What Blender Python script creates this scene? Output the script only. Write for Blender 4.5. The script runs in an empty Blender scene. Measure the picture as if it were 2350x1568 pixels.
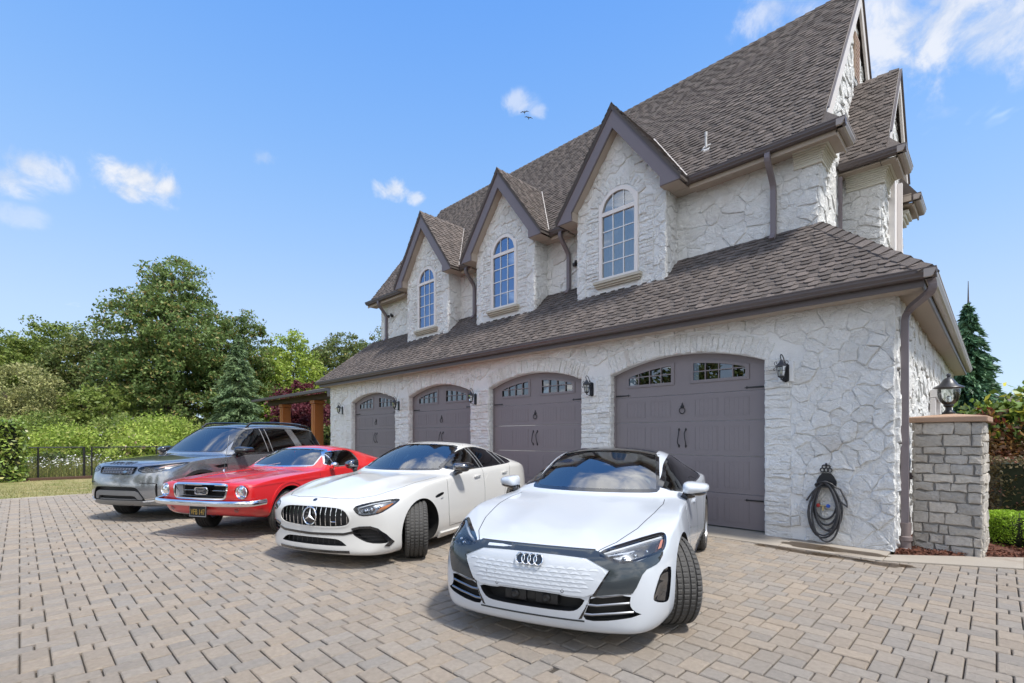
import bpy, bmesh, math, random
import numpy as np
from mathutils import Vector, Matrix, Euler, geometry
from mathutils.bvhtree import BVHTree
R = math.radians
rnd = random.Random(7)
nrng = np.random.default_rng(11)
sc = bpy.context.scene
COL = sc.collection

# ------------------------------------------------------------ camera
cam_d = bpy.data.cameras.new('camera')
cam = bpy.data.objects.new('camera', cam_d); COL.objects.link(cam)
cam.location = (0, 0, 1.5)
cam.rotation_euler = (R(90), 0, R(44.77))
cam_d.sensor_width = 36.0
cam_d.lens = 36.0 * 1121 / 2350
cam_d.shift_y = (1005 - 784) / 2350
cam_d.clip_end = 3000
sc.camera = cam
sc.cycles.use_denoising = True
sc.cycles.max_bounces = 6
sc.cycles.transparent_max_bounces = 12
sc.cycles.caustics_reflective = False
sc.cycles.caustics_refractive = False
sc.view_settings.view_transform = 'Standard'
sc.view_settings.look = 'None'
sc.view_settings.gamma = 1.0
EXPO, SKY = 1.35, 0.10
sc.view_settings.exposure = EXPO

# ------------------------------------------------------------ sun + sky
SUN_EL, SUN_XY = 62.0, (1.0, 0.05)
_l = math.hypot(*SUN_XY)
SUN = Vector((SUN_XY[0]/_l*math.cos(R(SUN_EL)), SUN_XY[1]/_l*math.cos(R(SUN_EL)), math.sin(R(SUN_EL))))
sun_d = bpy.data.lights.new('sun', 'SUN'); sun_d.energy = 1.9; sun_d.angle = R(6.0); sun_d.color = (1, .955, .88)
sun = bpy.data.objects.new('sun', sun_d); COL.objects.link(sun)
sun.rotation_euler = SUN.to_track_quat('Z', 'Y').to_euler()
sun.location = (20, 0, 40)

class G:
    """tiny node-graph helper"""
    def __init__(s, tree): s.t = tree
    def n(s, typ, _out=None, **kw):
        nd = s.t.nodes.new('ShaderNode' + typ)
        ins = kw.pop('i', {})
        for k, v in kw.items(): setattr(nd, k, v)
        for k, v in ins.items():
            sock = nd.inputs[k]
            if isinstance(v, bpy.types.NodeSocket): s.t.links.new(v, sock)
            else: sock.default_value = v
        return nd if _out is None else nd.outputs[_out]
    def m(s, op, a, b=0.0, c=None):
        i = {0: a, 1: b}
        if c is not None: i[2] = c
        return s.n('Math', 0, operation=op, i=i)
    def vm(s, op, a, b=(0, 0, 0), out=0): return s.n('VectorMath', out, operation=op, i={0: a, 1: b})
    def mix(s, f, a, b, bt='MIX'):
        nd = s.t.nodes.new('ShaderNodeMix'); nd.data_type = 'RGBA'; nd.blend_type = bt
        for k, v in ((0, f), (6, a), (7, b)):
            if isinstance(v, bpy.types.NodeSocket): s.t.links.new(v, nd.inputs[k])
            else: nd.inputs[k].default_value = v if k == 0 else (*v[:3], 1)
        return nd.outputs[2]
    def ss(s, v, lo, hi):
        nd = s.n('MapRange', i={'Value': v, 'From Min': lo, 'From Max': hi}); nd.interpolation_type = 'SMOOTHSTEP'
        return nd.outputs[0]
    def noise(s, vec, scale, detail=4, rough=.55, dist=0, out=0):
        return s.n('TexNoise', out, i={'Vector': vec, 'Scale': scale, 'Detail': detail, 'Roughness': rough, 'Distortion': dist})

def cdir(x, y):
    """direction of a point in the sky given by the photograph's picture position"""
    a = R(44.77); f = (-math.sin(a), math.cos(a)); r = (f[1], -f[0]); u = (x-1175)/1121; w = (1005-y)/1121
    return Vector((r[0]*u+f[0], r[1]*u+f[1], w)).normalized()

world = bpy.data.worlds.new('World'); sc.world = world; world.use_nodes = True
g = G(world.node_tree); world.node_tree.nodes.clear()
sky = g.n('TexSky', sky_type='NISHITA', sun_disc=False, sun_elevation=R(SUN_EL), sun_rotation=math.atan2(SUN.x, SUN.y),
          altitude=0, air_density=1.0, dust_density=0.25, ozone_density=2.2)
gen = g.n('TexCoord', 'Generated')
sep = g.n('SeparateXYZ', i={0: gen})
den = g.m('ADD', g.m('MAXIMUM', sep.outputs[2], 0.0), 0.22)
uv = g.vm('SCALE', gen); 
_s = uv.node; g.t.links.new(g.m('DIVIDE', 1.0, den), _s.inputs['Scale'])
base_n = g.noise(uv, 1.2, 6, .6, .3)
# broad cumulus field over the part of the sky that the windscreens mirror
fwd = cdir(1175, 900)
back = g.vm('DOT_PRODUCT', gen, tuple(fwd), 'Value')
cover = g.m('MAXIMUM', g.ss(back, 0.12, -0.32), g.ss(sep.outputs[2], .66, .78))
field = base_n
thr = g.m('ADD', 0.70, g.m('MULTIPLY', cover, -0.262))
mask = g.ss(g.m('SUBTRACT', field, thr), 0.0, 0.12)
edge = g.noise(gen, 15.0, 6, .62, .3)
mask2 = None
# single clouds seen in the picture: x, y, angular size, density
for (x, y, rad, dens) in ((2150, 35, .13, .9), (2290, 55, .11, .8), (2050, 15, .07, .7), (1790, 20, .06, .6), (1860, 40, .05, .5),
                          (320, 408, .056, 1.0), (385, 432, .040, 1.0), (300, 440, .03, .9), (60, 375, .045, .8), (5, 405, .04, .7), (120, 400, .02, .6),
                          (900, 436, .034, .8), (955, 455, .022, .7), (1190, 238, .030, .55), (1235, 258, .018, .45), (600, 365, .028, .35), (40, 495, .03, .32)):
    d = cdir(x, y)
    dv = g.vm('MULTIPLY', g.vm('SUBTRACT', gen, tuple(d)), (1, 1, 1.75))
    dist = g.vm('LENGTH', dv, (0, 0, 0), 'Value')
    blob = g.m('MAXIMUM', g.m('SUBTRACT', 1.0, g.m('DIVIDE', dist, rad*1.5)), 0.0)
    v = g.m('ADD', g.m('SUBTRACT', blob, .52), g.m('MULTIPLY', g.m('SUBTRACT', edge, .47), 2.3))
    mk = g.m('MULTIPLY', g.ss(v, -.22, 0.50), g.m('MULTIPLY', g.ss(blob, 0.0, .45), dens))
    mask2 = mk if mask2 is None else g.m('MAXIMUM', mask2, mk)
shade = g.ss(g.noise(uv, 2.6, 4, .6), .36, .62)
K = 1.0/(2**EXPO*SKY)
lin = lambda r, gg, b, k=1.0: tuple(k*K*(((c/255+.055)/1.055)**2.4) for c in (r, gg, b))
ccol = g.mix(shade, lin(226, 230, 238, 1.3), lin(253, 253, 253, 2.3))
z = sep.outputs[2]
ramp = g.n('ValToRGB', i={0: z}); cr_ = ramp.color_ramp; cr_.interpolation = 'B_SPLINE'
l1 = lambda r, gg, b: (*[((c/255+.055)/1.055)**2.4 for c in (r, gg, b)], 1)
stops = ((0.0, (214, 230, 250)), (.20, (194, 218, 250)), (.34, (164, 204, 252)), (.50, (136, 188, 252)), (.68, (106, 168, 250)), (1.0, (84, 150, 244)))
cr_.elements[0].position = 0; cr_.elements[0].color = l1(*stops[0][1]); cr_.elements[1].position = 1; cr_.elements[1].color = l1(*stops[-1][1])
for p_, c_ in stops[1:-1]: e_ = cr_.elements.new(p_); e_.color = l1(*c_)
grad = g.mix(1.0, ramp.outputs[0], (K, K, K), 'MULTIPLY')
skyc = g.mix(.86, g.mix(1.0, sky.outputs[0], (.8, 1.0, 1.2), 'MULTIPLY'), grad)
skyc = g.mix(g.m('MULTIPLY', mask, .94), skyc, ccol)
skyc = g.mix(g.m('MULTIPLY', mask2, .92), skyc, g.mix(g.ss(edge, .40, .62), lin(222, 230, 244), lin(250, 251, 254)))
bg = g.n('Background', i={0: skyc, 1: SKY})
world.cycles.sampling_method = 'MANUAL'; world.cycles.sample_map_resolution = 512
out = g.n('OutputWorld', i={0: bg.outputs[0]})

# ------------------------------------------------------------ helpers
def tag(o, label=None, cat=None, group=None, kind=None):
    if label: o['label'] = label
    if cat: o['category'] = cat
    if group: o['group'] = group
    if kind: o['kind'] = kind
    return o
def empty(name, loc=(0, 0, 0), rz=0.0, parent=None):
    o = bpy.data.objects.new(name, None); COL.objects.link(o); o.location = loc; o.rotation_euler = (0, 0, rz)
    o.empty_display_size = .2
    if parent: o.parent = parent
    return o
def link(name, me, parent=None, mats=None):
    if mats:
        for m in (mats if isinstance(mats, (list, tuple)) else [mats]): me.materials.append(m)
    o = bpy.data.objects.new(name, me); COL.objects.link(o)
    if parent: o.parent = parent
    return o
def npmesh(name, v, f, smooth=False):
    """fast mesh from numpy arrays, every face the same corner count"""
    v = np.asarray(v, np.float32).reshape(-1, 3); f = np.asarray(f, np.int32)
    me = bpy.data.meshes.new(name)
    me.vertices.add(len(v)); me.vertices.foreach_set('co', v.ravel())
    k = f.shape[1]
    me.loops.add(f.size); me.loops.foreach_set('vertex_index', f.ravel())
    me.polygons.add(len(f)); me.polygons.foreach_set('loop_start', np.arange(0, f.size, k, dtype=np.int32))
    me.polygons.foreach_set('loop_total', np.full(len(f), k, np.int32))
    if smooth: me.polygons.foreach_set('use_smooth', np.ones(len(f), bool))
    me.update(calc_edges=True)
    return me
def clip_poly(p, n, d):
    """keep the part of convex polygon p where n.x <= d"""
    out = []
    for i in range(len(p)):
        a, b = p[i], p[(i+1) % len(p)]
        da = n[0]*a[0]+n[1]*a[1]-d; db = n[0]*b[0]+n[1]*b[1]-d
        if da <= 0: out.append(a)
        if (da < 0 < db) or (db < 0 < da):
            t = da/(da-db); out.append((a[0]+(b[0]-a[0])*t, a[1]+(b[1]-a[1])*t))
    return out
def poly_area(p): return .5*sum(p[i][0]*p[(i+1) % len(p)][1]-p[(i+1) % len(p)][0]*p[i][1] for i in range(len(p)))
def inset_poly(p, d):
    """inset a convex ccw polygon"""
    q = list(p); n = len(p)
    for i in range(n):
        a, b = p[i], p[(i+1) % n]; ex, ey = b[0]-a[0], b[1]-a[1]; L = math.hypot(ex, ey)
        if L < 1e-6: continue
        nx, ny = ey/L, -ex/L
        q = clip_poly(q, (nx, ny), nx*a[0]+ny*a[1]-d)
        if len(q) < 3: return []
    return q

class MB:
    """collects shapes into one mesh"""
    def __init__(s): s.v = []; s.f = []; s.mi = []; s.M = None
    def add(s, v, f, mi=0):
        o = len(s.v)
        if s.M is not None: v = [tuple(s.M @ Vector(p)) for p in v]
        s.v += [tuple(p) for p in v]; s.f += [tuple(i+o for i in q) for q in f]; s.mi += [mi]*len(f); return s
    def box(s, a, b, mi=0, bev=0.0):
        (x0, y0, z0), (x1, y1, z1) = a, b
        if x0 > x1: x0, x1 = x1, x0
        if y0 > y1: y0, y1 = y1, y0
        if z0 > z1: z0, z1 = z1, z0
        if bev <= 0:
            v = [(x0, y0, z0), (x1, y0, z0), (x1, y1, z0), (x0, y1, z0), (x0, y0, z1), (x1, y0, z1), (x1, y1, z1), (x0, y1, z1)]
            f = [(3, 2, 1, 0), (4, 5, 6, 7), (0, 1, 5, 4), (1, 2, 6, 5), (2, 3, 7, 6), (3, 0, 4, 7)]
            return s.add(v, f, mi)
        bm = bmesh.new(); bmesh.ops.create_cube(bm, size=1)
        for q in bm.verts: q.co = Vector((x0+(q.co.x+.5)*(x1-x0), y0+(q.co.y+.5)*(y1-y0), z0+(q.co.z+.5)*(z1-z0)))
        bmesh.ops.bevel(bm, geom=list(bm.edges), offset=bev, segments=2, profile=.5, affect='EDGES')
        bm.verts.index_update()
        s.add([q.co[:] for q in bm.verts], [[q.index for q in f.verts] for f in bm.faces], mi); bm.free(); return s
    def prism(s, poly, place, t0, t1, mi=0):
        """poly: ccw 2-d outline, place(u, v, t) -> point; extruded from t0 to t1"""
        n = len(poly)
        v = [place(p[0], p[1], t0) for p in poly]+[place(p[0], p[1], t1) for p in poly]
        f = [tuple(range(n))[::-1], tuple(range(n, 2*n))]+[(i, (i+1) % n, n+(i+1) % n, n+i) for i in range(n)]
        return s.add(v, f, mi)
    def tube(s, pts, rad, n=8, mi=0, cap=True, closed=False):
        pts = [Vector(p) for p in pts]; k = len(pts); rad = rad if hasattr(rad, '__len__') else [rad]*k
        v = []; f = []; up = None
        for i, p in enumerate(pts):
            if closed: t = pts[(i+1) % k]-pts[i-1]
            else: t = pts[min(i+1, k-1)]-pts[max(i-1, 0)]
            t = t.normalized() if t.length > 1e-9 else Vector((0, 0, 1))
            if up is None: up = t.orthogonal().normalized()
            up = (up-t*up.dot(t)); up = up.normalized() if up.length > 1e-6 else t.orthogonal().normalized()
            w = t.cross(up)
            for j in range(n):
                a = 2*math.pi*j/n; v.append(tuple(p+(up*math.cos(a)+w*math.sin(a))*rad[i]))
        kk = k if closed else k-1
        for i in range(kk):
            for j in range(n):
                a = i*n+j; b = i*n+(j+1) % n; c = ((i+1) % k)*n+(j+1) % n; d = ((i+1) % k)*n+j
                f.append((a, b, c, d))
        if cap and not closed: f.append(tuple(range(n))[::-1]); f.append(tuple(range((k-1)*n, k*n)))
        return s.add(v, f, mi)
    def lathe(s, prof, n=24, mi=0, org=(0, 0, 0), axis='z', seg=None):
        """prof: list of (r, h)"""
        v = []; f = []; m = len(prof)
        for i in range(n):
            a = 2*math.pi*i/n; c, q = math.cos(a), math.sin(a)
            for (r, h) in prof:
                p = (r*c, r*q, h) if axis == 'z' else ((r*c, h, r*q) if axis == 'y' else (h, r*c, r*q))
                v.append((p[0]+org[0], p[1]+org[1], p[2]+org[2]))
        for i in range(n):
            for j in range(m-1):
                a, b = i*m+j, ((i+1) % n)*m+j
                q = (a, b, b+1, a+1)
                f.append(q if axis == 'z' else q[::-1])
        return s.add(v, f, mi)
    def ball(s, c, r, mi=0, n=12, m=8, sc=(1, 1, 1)):
        prof = [(math.sin(math.pi*j/m)*r, -math.cos(math.pi*j/m)*r) for j in range(m+1)]
        o = len(s.v); s.lathe(prof, n, mi)
        for i in range(o, len(s.v)):
            p = s.v[i]; s.v[i] = (p[0]*sc[0]+c[0], p[1]*sc[1]+c[1], p[2]*sc[2]+c[2])
        return s
    def build(s, name, mats, parent=None, smooth=False, ang=35, clean=False):
        me = bpy.data.meshes.new(name); me.from_pydata(s.v, [], s.f)
        ml = mats if isinstance(mats, (list, tuple)) else [mats]
        for m in ml: me.materials.append(m)
        if len(ml) > 1: me.polygons.foreach_set('material_index', s.mi)
        if clean:
            bm = bmesh.new(); bm.from_mesh(me); bmesh.ops.remove_doubles(bm, verts=bm.verts, dist=1e-5); bmesh.ops.recalc_face_normals(bm, faces=bm.faces); bm.to_mesh(me); bm.free()
        if smooth:
            me.polygons.foreach_set('use_smooth', [True]*len(me.polygons)); me.set_sharp_from_angle(angle=R(ang))
        me.update()
        o = bpy.data.objects.new(name, me); COL.objects.link(o)
        if parent: o.parent = parent
        return o
def copy_tree(o, parent=None):
    c = o.copy(); COL.objects.link(c); c.parent = parent
    for ch in list(o.children): copy_tree(ch, c)
    return c

# ------------------------------------------------------------ materials
def pm(name, col, rough=.6, metal=0., col2=None, nscale=6., nvar=0., ivar=0., bump=0., bscale=40., coat=0., spec=.5, bdetail=5, dirt=None, voro=0., hs=0.):
    """procedural surface: noise-varied colour, per-piece variation, fine relief"""
    m = bpy.data.materials.new(name); m.use_nodes = True; t = m.node_tree; t.nodes.clear(); q = G(t)
    geo = q.n('NewGeometry'); pos = geo.outputs['Position']
    c = None
    if ivar or hs or (col2 and ivar):
        oi = q.n('ObjectInfo').outputs['Random']
        rr = q.m('FRACT', q.m('ADD', geo.outputs['Random Per Island'], q.m('MULTIPLY', oi, 7.31)))
    nz = q.noise(pos, nscale, 6, .6)
    if col2 is not None:
        if ivar: fac = q.m('ADD', q.m('MULTIPLY', rr, .75), q.m('MULTIPLY', nz, .25))
        else: fac = q.ss(nz, .35, .65)
        c = q.mix(fac, col, col2)
    else:
        rgb = q.n('RGB'); rgb.outputs[0].default_value = (*col, 1); c = rgb.outputs[0]
    if nvar or ivar:
        v = 1.0
        if nvar: v = q.m('ADD', 1-nvar*.5, q.m('MULTIPLY', nz, nvar))
        if ivar:
            r2 = q.m('FRACT', q.m('MULTIPLY', rr, 37.7))
            iv = q.m('ADD', 1-ivar*.5, q.m('MULTIPLY', r2, ivar)); v = q.m('MULTIPLY', v, iv) if nvar else iv
        hv = q.n('HueSaturation', i={'Value': v, 'Color': c}); c = hv.outputs[0]
        if hs:
            q.t.links.new(q.m('ADD', .5-hs*.5, q.m('MULTIPLY', q.m('FRACT', q.m('MULTIPLY', rr, 91.3)), hs)), hv.inputs['Hue'])
    if dirt:
        dcol, amt, dsc = dirt
        dn = q.ss(q.noise(pos, dsc, 7, .65), .52, .72)
        c = q.mix(q.m('MULTIPLY', dn, amt), c, dcol)
    b = q.n('BsdfPrincipled', i={'Base Color': c, 'Roughness': rough, 'Metallic': metal, 'Coat Weight': coat, 'Coat Roughness': .03, 'Specular IOR Level': spec})
    if bump:
        bn = q.noise(pos, bscale, bdetail, .62)
        if voro:
            vn = q.n('TexVoronoi', 0, i={'Vector': pos, 'Scale': voro}); bn = q.m('ADD', bn, q.m('MULTIPLY', vn, .7))
        bp = q.n('Bump', i={'Height': bn, 'Strength': min(1, bump), 'Distance': .02}); t.links.new(bp.outputs[0], b.inputs['Normal'])
    q.n('OutputMaterial', i={0: b.outputs[0]})
    return m
def glass_mat(name, tint, ior=1.5, gloss=1.0, rough=.0, fres=None):
    m = bpy.data.materials.new(name); m.use_nodes = True; t = m.node_tree; t.nodes.clear(); q = G(t)
    gc = gloss if hasattr(gloss, '__len__') else (gloss,)*3
    tr = q.n('BsdfTransparent', i={0: (*tint, 1)}); gl = q.n('BsdfGlossy', i={0: (*gc, 1), 'Roughness': rough})
    fr = q.n('Fresnel', 0, i={'IOR': ior})
    mx = q.n('MixShader', i={0: fr, 1: tr.outputs[0], 2: gl.outputs[0]})
    q.n('OutputMaterial', i={0: mx.outputs[0]})
    return m
def leaf_mat(name, c1, c2, c3=None, trans=.35, rough=.5, spec=.3):
    """leaves: colour varies leaf by leaf and clump by clump, a share of the light passes through"""
    m = bpy.data.materials.new(name); m.use_nodes = True; t = m.node_tree; t.nodes.clear(); q = G(t)
    geo = q.n('NewGeometry'); rr = geo.outputs['Random Per Island']
    nz = q.ss(q.noise(geo.outputs['Position'], .9, 4, .6), .34, .66)
    c = q.mix(nz, c1, c2)
    if c3: c = q.mix(q.ss(q.m('FRACT', q.m('MULTIPLY', rr, 17.3)), .80, .98), c, c3)
    hv = q.n('HueSaturation', i={'Value': q.m('ADD', .62, q.m('MULTIPLY', rr, .76)), 'Color': c}); c = hv.outputs[0]
    b = q.n('BsdfPrincipled', i={'Base Color': c, 'Roughness': rough, 'Specular IOR Level': spec})
    tl = q.n('BsdfTranslucent', i={0: c})
    mx = q.n('MixShader', i={0: trans, 1: b.outputs[0], 2: tl.outputs[0]})
    q.n('OutputMaterial', i={0: mx.outputs[0]})
    return m

M = {}
M['stone'] = pm('white_painted_stone', (.78, .785, .78), .85, nscale=3.0, nvar=.16, ivar=.11, bump=.9, bscale=22, bdetail=9, dirt=((.42, .38, .31), .4, 2.6))
def stone_mat(name, col, col2, amt=1.0):
    m = bpy.data.materials.new(name); m.use_nodes = True; t = m.node_tree; t.nodes.clear(); q = G(t)
    geo = q.n('NewGeometry'); pos = geo.outputs['Position']; oi = q.n('ObjectInfo').outputs['Random']
    rr = q.m('FRACT', q.m('ADD', geo.outputs['Random Per Island'], q.m('MULTIPLY', oi, 7.31)))
    big = q.noise(pos, 1.3, 4, .6); mid = q.noise(pos, 9.0, 8, .68, .6); fine = q.noise(pos, 38., 8, .7)
    c = q.mix(q.m('MULTIPLY', q.ss(rr, .55, 1.0), .8), col, col2)
    c = q.mix(q.m('MULTIPLY', q.ss(mid, .52, .76), .30), c, (.50, .48, .44))
    c = q.mix(q.m('MULTIPLY', q.ss(fine, .58, .80), .30), c, (.44, .42, .39))
    c = q.mix(q.m('MULTIPLY', q.ss(big, .52, .72), .25), c, (.52, .47, .39))
    c = q.mix(q.m('MULTIPLY', q.ss(rr, .988, .99), .2), c, (.42, .33, .26))
    b = q.n('BsdfPrincipled', i={'Base Color': c, 'Roughness': .88, 'Specular IOR Level': .2})
    ridge = q.m('ABSOLUTE', q.m('SUBTRACT', q.noise(pos, 6.5, 6, .62, .8), .5))
    h = q.m('ADD', q.m('MULTIPLY', mid, 1.0), q.m('ADD', q.m('MULTIPLY', fine, .32), q.m('MULTIPLY', ridge, -.9)))
    bp = q.n('Bump', i={'Height': h, 'Strength': 1.0, 'Distance': .062*amt}); t.links.new(bp.outputs[0], b.inputs['Normal'])
    q.n('OutputMaterial', i={0: b.outputs[0]}); return m
M['stone'] = stone_mat('white_painted_stone', (.83, .83, .815), (.75, .745, .725))
M['mortar'] = pm('painted_mortar', (.74, .745, .74), .9, nscale=8, nvar=.16, bump=.7, bscale=60)
M['shingle'] = pm('asphalt_shingle', (.108, .095, .089), .93, col2=(.160, .134, .121), nscale=2.4, nvar=.22, ivar=.42, bump=.5, bscale=260, spec=.15)
M['trim'] = pm('brown_trim_paint', (.180, .152, .162), .5, nscale=3, nvar=.1, bump=.05, bscale=30)
M['gutter'] = pm('brown_gutter_metal', (.098, .078, .074), .42, nscale=2, nvar=.12)
M['soffit'] = pm('beige_soffit_paint', (.40, .335, .275), .7, nscale=5, nvar=.12, bump=.1, bscale=20)
M['door'] = pm('taupe_door_paint', (.200, .176, .184), .48, nscale=2, nvar=.06, bump=.06, bscale=70)
M['black'] = pm('black_iron', (.012, .012, .014), .45, nscale=20, nvar=.2)
M['frame'] = pm('cream_window_frame', (.76, .715, .685), .5, nscale=5, nvar=.06)
M['muntin'] = pm('white_muntin', (.74, .75, .76), .45)
M['sillstone'] = pm('cast_stone_sill', (.50, .46, .38), .85, nscale=8, nvar=.25, bump=.3, bscale=60)
M['cornice'] = pm('cast_stone_cornice', (.62, .60, .52), .8, nscale=6, nvar=.18, bump=.15, bscale=50)
M['pane'] = glass_mat('coated_window_glass', (.40, .50, .62), 4.2, (.50, .68, 1.0))
M['pane2'] = glass_mat('clear_window_glass', (.90, .93, .93), 3.4)
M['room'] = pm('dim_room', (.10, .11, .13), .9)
M['curtain'] = pm('pale_curtain', (.75, .78, .78), .9, nscale=14, nvar=.3)
M['concrete'] = pm('concrete', (.33, .29, .24), .85, nscale=1.8, nvar=.3, bump=.35, bscale=90, dirt=((.17, .125, .085), .7, 1.1))
M['paver'] = pm('concrete_paver', (.305, .280, .252), .9, col2=(.385, .315, .245), nscale=26., nvar=.5, ivar=.16, bump=1.0, bscale=130, spec=.2, bdetail=8)
M['sand'] = pm('joint_sand', (.052, .043, .034), .95, nscale=3, nvar=.4)
M['mulch'] = pm('bark_mulch', (.085, .030, .016), .95, nscale=30, nvar=.8, bump=1, bscale=60, col2=(.13, .05, .03))
M['soil'] = pm('soil', (.10, .075, .05), .95, nscale=10, nvar=.4, bump=.5, bscale=40)
M['lawn'] = pm('dry_lawn', (.20, .20, .065), .95, nscale=1.6, nvar=.4, col2=(.29, .245, .11), bump=.4, bscale=80)
M['chrome'] = pm('chrome', (.82, .83, .85), .06, 1.0)
M['steel'] = pm('galvanised_steel', (.55, .56, .57), .45, .8)
M['wood'] = pm('stained_cedar', (.40, .125, .024), .45, nscale=3, nvar=.4, bump=.15, bscale=30, coat=.2)
M['bark'] = pm('bark', (.09, .07, .055), .95, nscale=5, nvar=.5, bump=.8, bscale=20)
# ============================================================ GROUND
FW = (-math.sin(R(44.77)), math.cos(R(44.77))); RT = (FW[1], -FW[0])      # view axis on the ground, used only to leave out what no view can reach
ground = MB()
ground.add([(-400, -400, -.06), (400, -400, -.06), (400, 400, -.06), (-400, 400, -.06)], [(0, 1, 2, 3)])
g_o = ground.build('ground', pm('meadow_ground', (.09, .10, .035), .95, nscale=.5, nvar=.5, col2=(.15, .13, .06))); tag(g_o, kind='structure')
EDGE_X = -17.07; APRON_Y = 7.395
drive = MB()
drive.add([(EDGE_X, -40, -.022), (30, -40, -.022), (30, 7.9, -.022), (EDGE_X, 7.9, -.022)], [(0, 1, 2, 3)])
driveway = drive.build('driveway', M['sand']); tag(driveway, kind='structure')

# paver pattern: pairs of large pavers beside stacks of slim ones, long bars bridging half a column
U, W = .0690, .150
def pattern(i0, i1, j0, j1):
    """rectangles (u0, v0, u1, v1); u across the columns, v along them"""
    out = []
    for i in range(i0, i1):
        u = i*2*W; ph = 0 if i % 2 == 0 else 4*U
        for j in range(j0, j1):
            v = j*8*U+ph
            out += [(u, v, u+W, v+3*U), (u, v+3*U, u+W, v+6*U)]
            # column of four slim rows to the right of this pair; its gap row reaches half under this pair's column,
            # and the row level with the next column's gap reaches half under that one
            b0 = u+W
            vs = [v+6*U, v, v+2*U, v+4*U]
            out.append((u+W/2, vs[0], b0+W, vs[0]+2*U))
            out.append((b0, vs[1], b0+W, vs[1]+2*U))
            out.append((b0, vs[2], b0+W*1.5, vs[2]+2*U))
            out.append((b0, vs[3], b0+W, vs[3]+2*U))
    return out
SX, SY = 0.35, 0.0          # the two laying directions meet along a diagonal mitre through this point
sn = (math.sqrt(.5), math.sqrt(.5))
cells = []
for side in (0, 1):
    for (u0, v0, u1, v1) in pattern(-38, 72, -40, 48):
        if side == 0: p = [(v0-12, u0), (v1-12, u0), (v1-12, u1), (v0-12, u1)]          # bars along Y
        else: p = [(u0-6, v0), (u1-6, v0), (u1-6, v1), (u0-6, v1)]                       # bars along X
        cx = sum(q[0] for q in p)/4; cy = sum(q[1] for q in p)/4
        dep = cx*FW[0]+cy*FW[1]; lat = cx*RT[0]+cy*RT[1]
        if dep < -.3 or dep > 24 or abs(lat) > 1.35*dep+2.2: continue
        sd = sn[0]*(cx-SX)+sn[1]*(cy-SY)          # the two laying directions lap raggedly along the mitre
        if (side == 0 and sd > .05) or (side == 1 and sd < -.05): continue
        sink = .005 if side == 1 and sd < .2 else 0
        if cx < -.985: p = clip_poly(p, (0, 1), APRON_Y-.004)
        if len(p) < 3: continue
        if cx < EDGE_X-.3: continue
        p = clip_poly(p, (-1, 0), -EDGE_X)
        if len(p) < 3: continue
        # the slanted kerb right of the garage corner
        if cx >= -.985:
            k = (8.045-7.395)/(.22+.985); nl = math.hypot(k, 1); p = clip_poly(p, (-k/nl, 1/nl), (7.395+.985*k)/nl-.004) if len(p) > 2 else p
        if len(p) < 3 or abs(poly_area(p)) < 1.5e-4: continue
        cells.append((dep*dep+lat*lat, p, sink))
cells.sort(key=lambda c: c[0])
def paver_geo(p, z, tilt):
    if poly_area(p) < 0: p = p[::-1]
    a = inset_poly(p, .0046); b = inset_poly(p, .0115)
    if len(a) != len(b) or len(a) < 3: a = b if len(b) > 2 else p; b = a
    n = len(a); cx, cy = p[0]
    f = lambda q, dz: (q[0], q[1], z+dz+(q[0]-cx)*tilt[0]+(q[1]-cy)*tilt[1])
    v = [f(q, -.03) for q in a]+[f(q, -.0075) for q in a]+[f(q, 0) for q in b]
    fc = [(i, (i+1) % n, n+(i+1) % n, n+i) for i in range(n)]+[(n+i, n+(i+1) % n, 2*n+(i+1) % n, 2*n+i) for i in range(n)]+[tuple(range(2*n, 3*n))]
    return v, fc
rest = MB(); npv = 0
for d2, p, sink in cells:
    z = rnd.uniform(-.0025, .0025)-sink; tilt = (rnd.gauss(0, .007), rnd.gauss(0, .007))
    v, fc = paver_geo(p, z, tilt)
    dep = p[0][0]*FW[0]+p[0][1]*FW[1]; lat = p[0][0]*RT[0]+p[0][1]*RT[1]
    if npv < 300 and dep > 2.85 and abs(lat) < 1.08*dep:
        me = bpy.data.meshes.new('paver'); me.from_pydata(v, [], fc); link('paver', me, driveway, M['paver']); npv += 1
    else: rest.add(v, fc)
o = rest.build('pavers', M['paver'], driveway); tag(o, kind='stuff')

# concrete apron slabs along the garage, border course at the lawn, slanted kerb to the right
apron = empty('apron', (0, 0, 0)); tag(apron, kind='structure')
xs = [-17.4, -14.6, -12.0, -9.2, -6.4, -3.9, -2.15, -.985]
for a, b in zip(xs, xs[1:]):
    MB().box((a+.004, APRON_Y, -.05), (b-.004, 8.3, .008), bev=.006).build('concrete_slab', M['concrete'], apron)
kerb = MB()
q0 = [(-.977, 7.395), (.22, 8.045), (.24, 8.79), (-.977, 7.80)]
kerb.prism(q0, lambda u, v, t: (u, v, t), -.05, .012)
kerb.prism([(.228, 8.05), (6, 11.16), (6, 12.2), (.248, 8.795)], lambda u, v, t: (u, v, t), -.05, .010)
kerb.build('kerb_slab', M['concrete'], apron)
bord = empty('border_course', (0, 0, 0)); tag(bord, kind='structure')
y = -14.0
while y < 12:
    L = .61
    MB().box((EDGE_X-.22, y+.004, -.05), (EDGE_X-.004, y+L-.004, .004+rnd.uniform(-.003, .003)), bev=.006).build('border_slab', M['concrete'], bord); y += L
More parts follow.
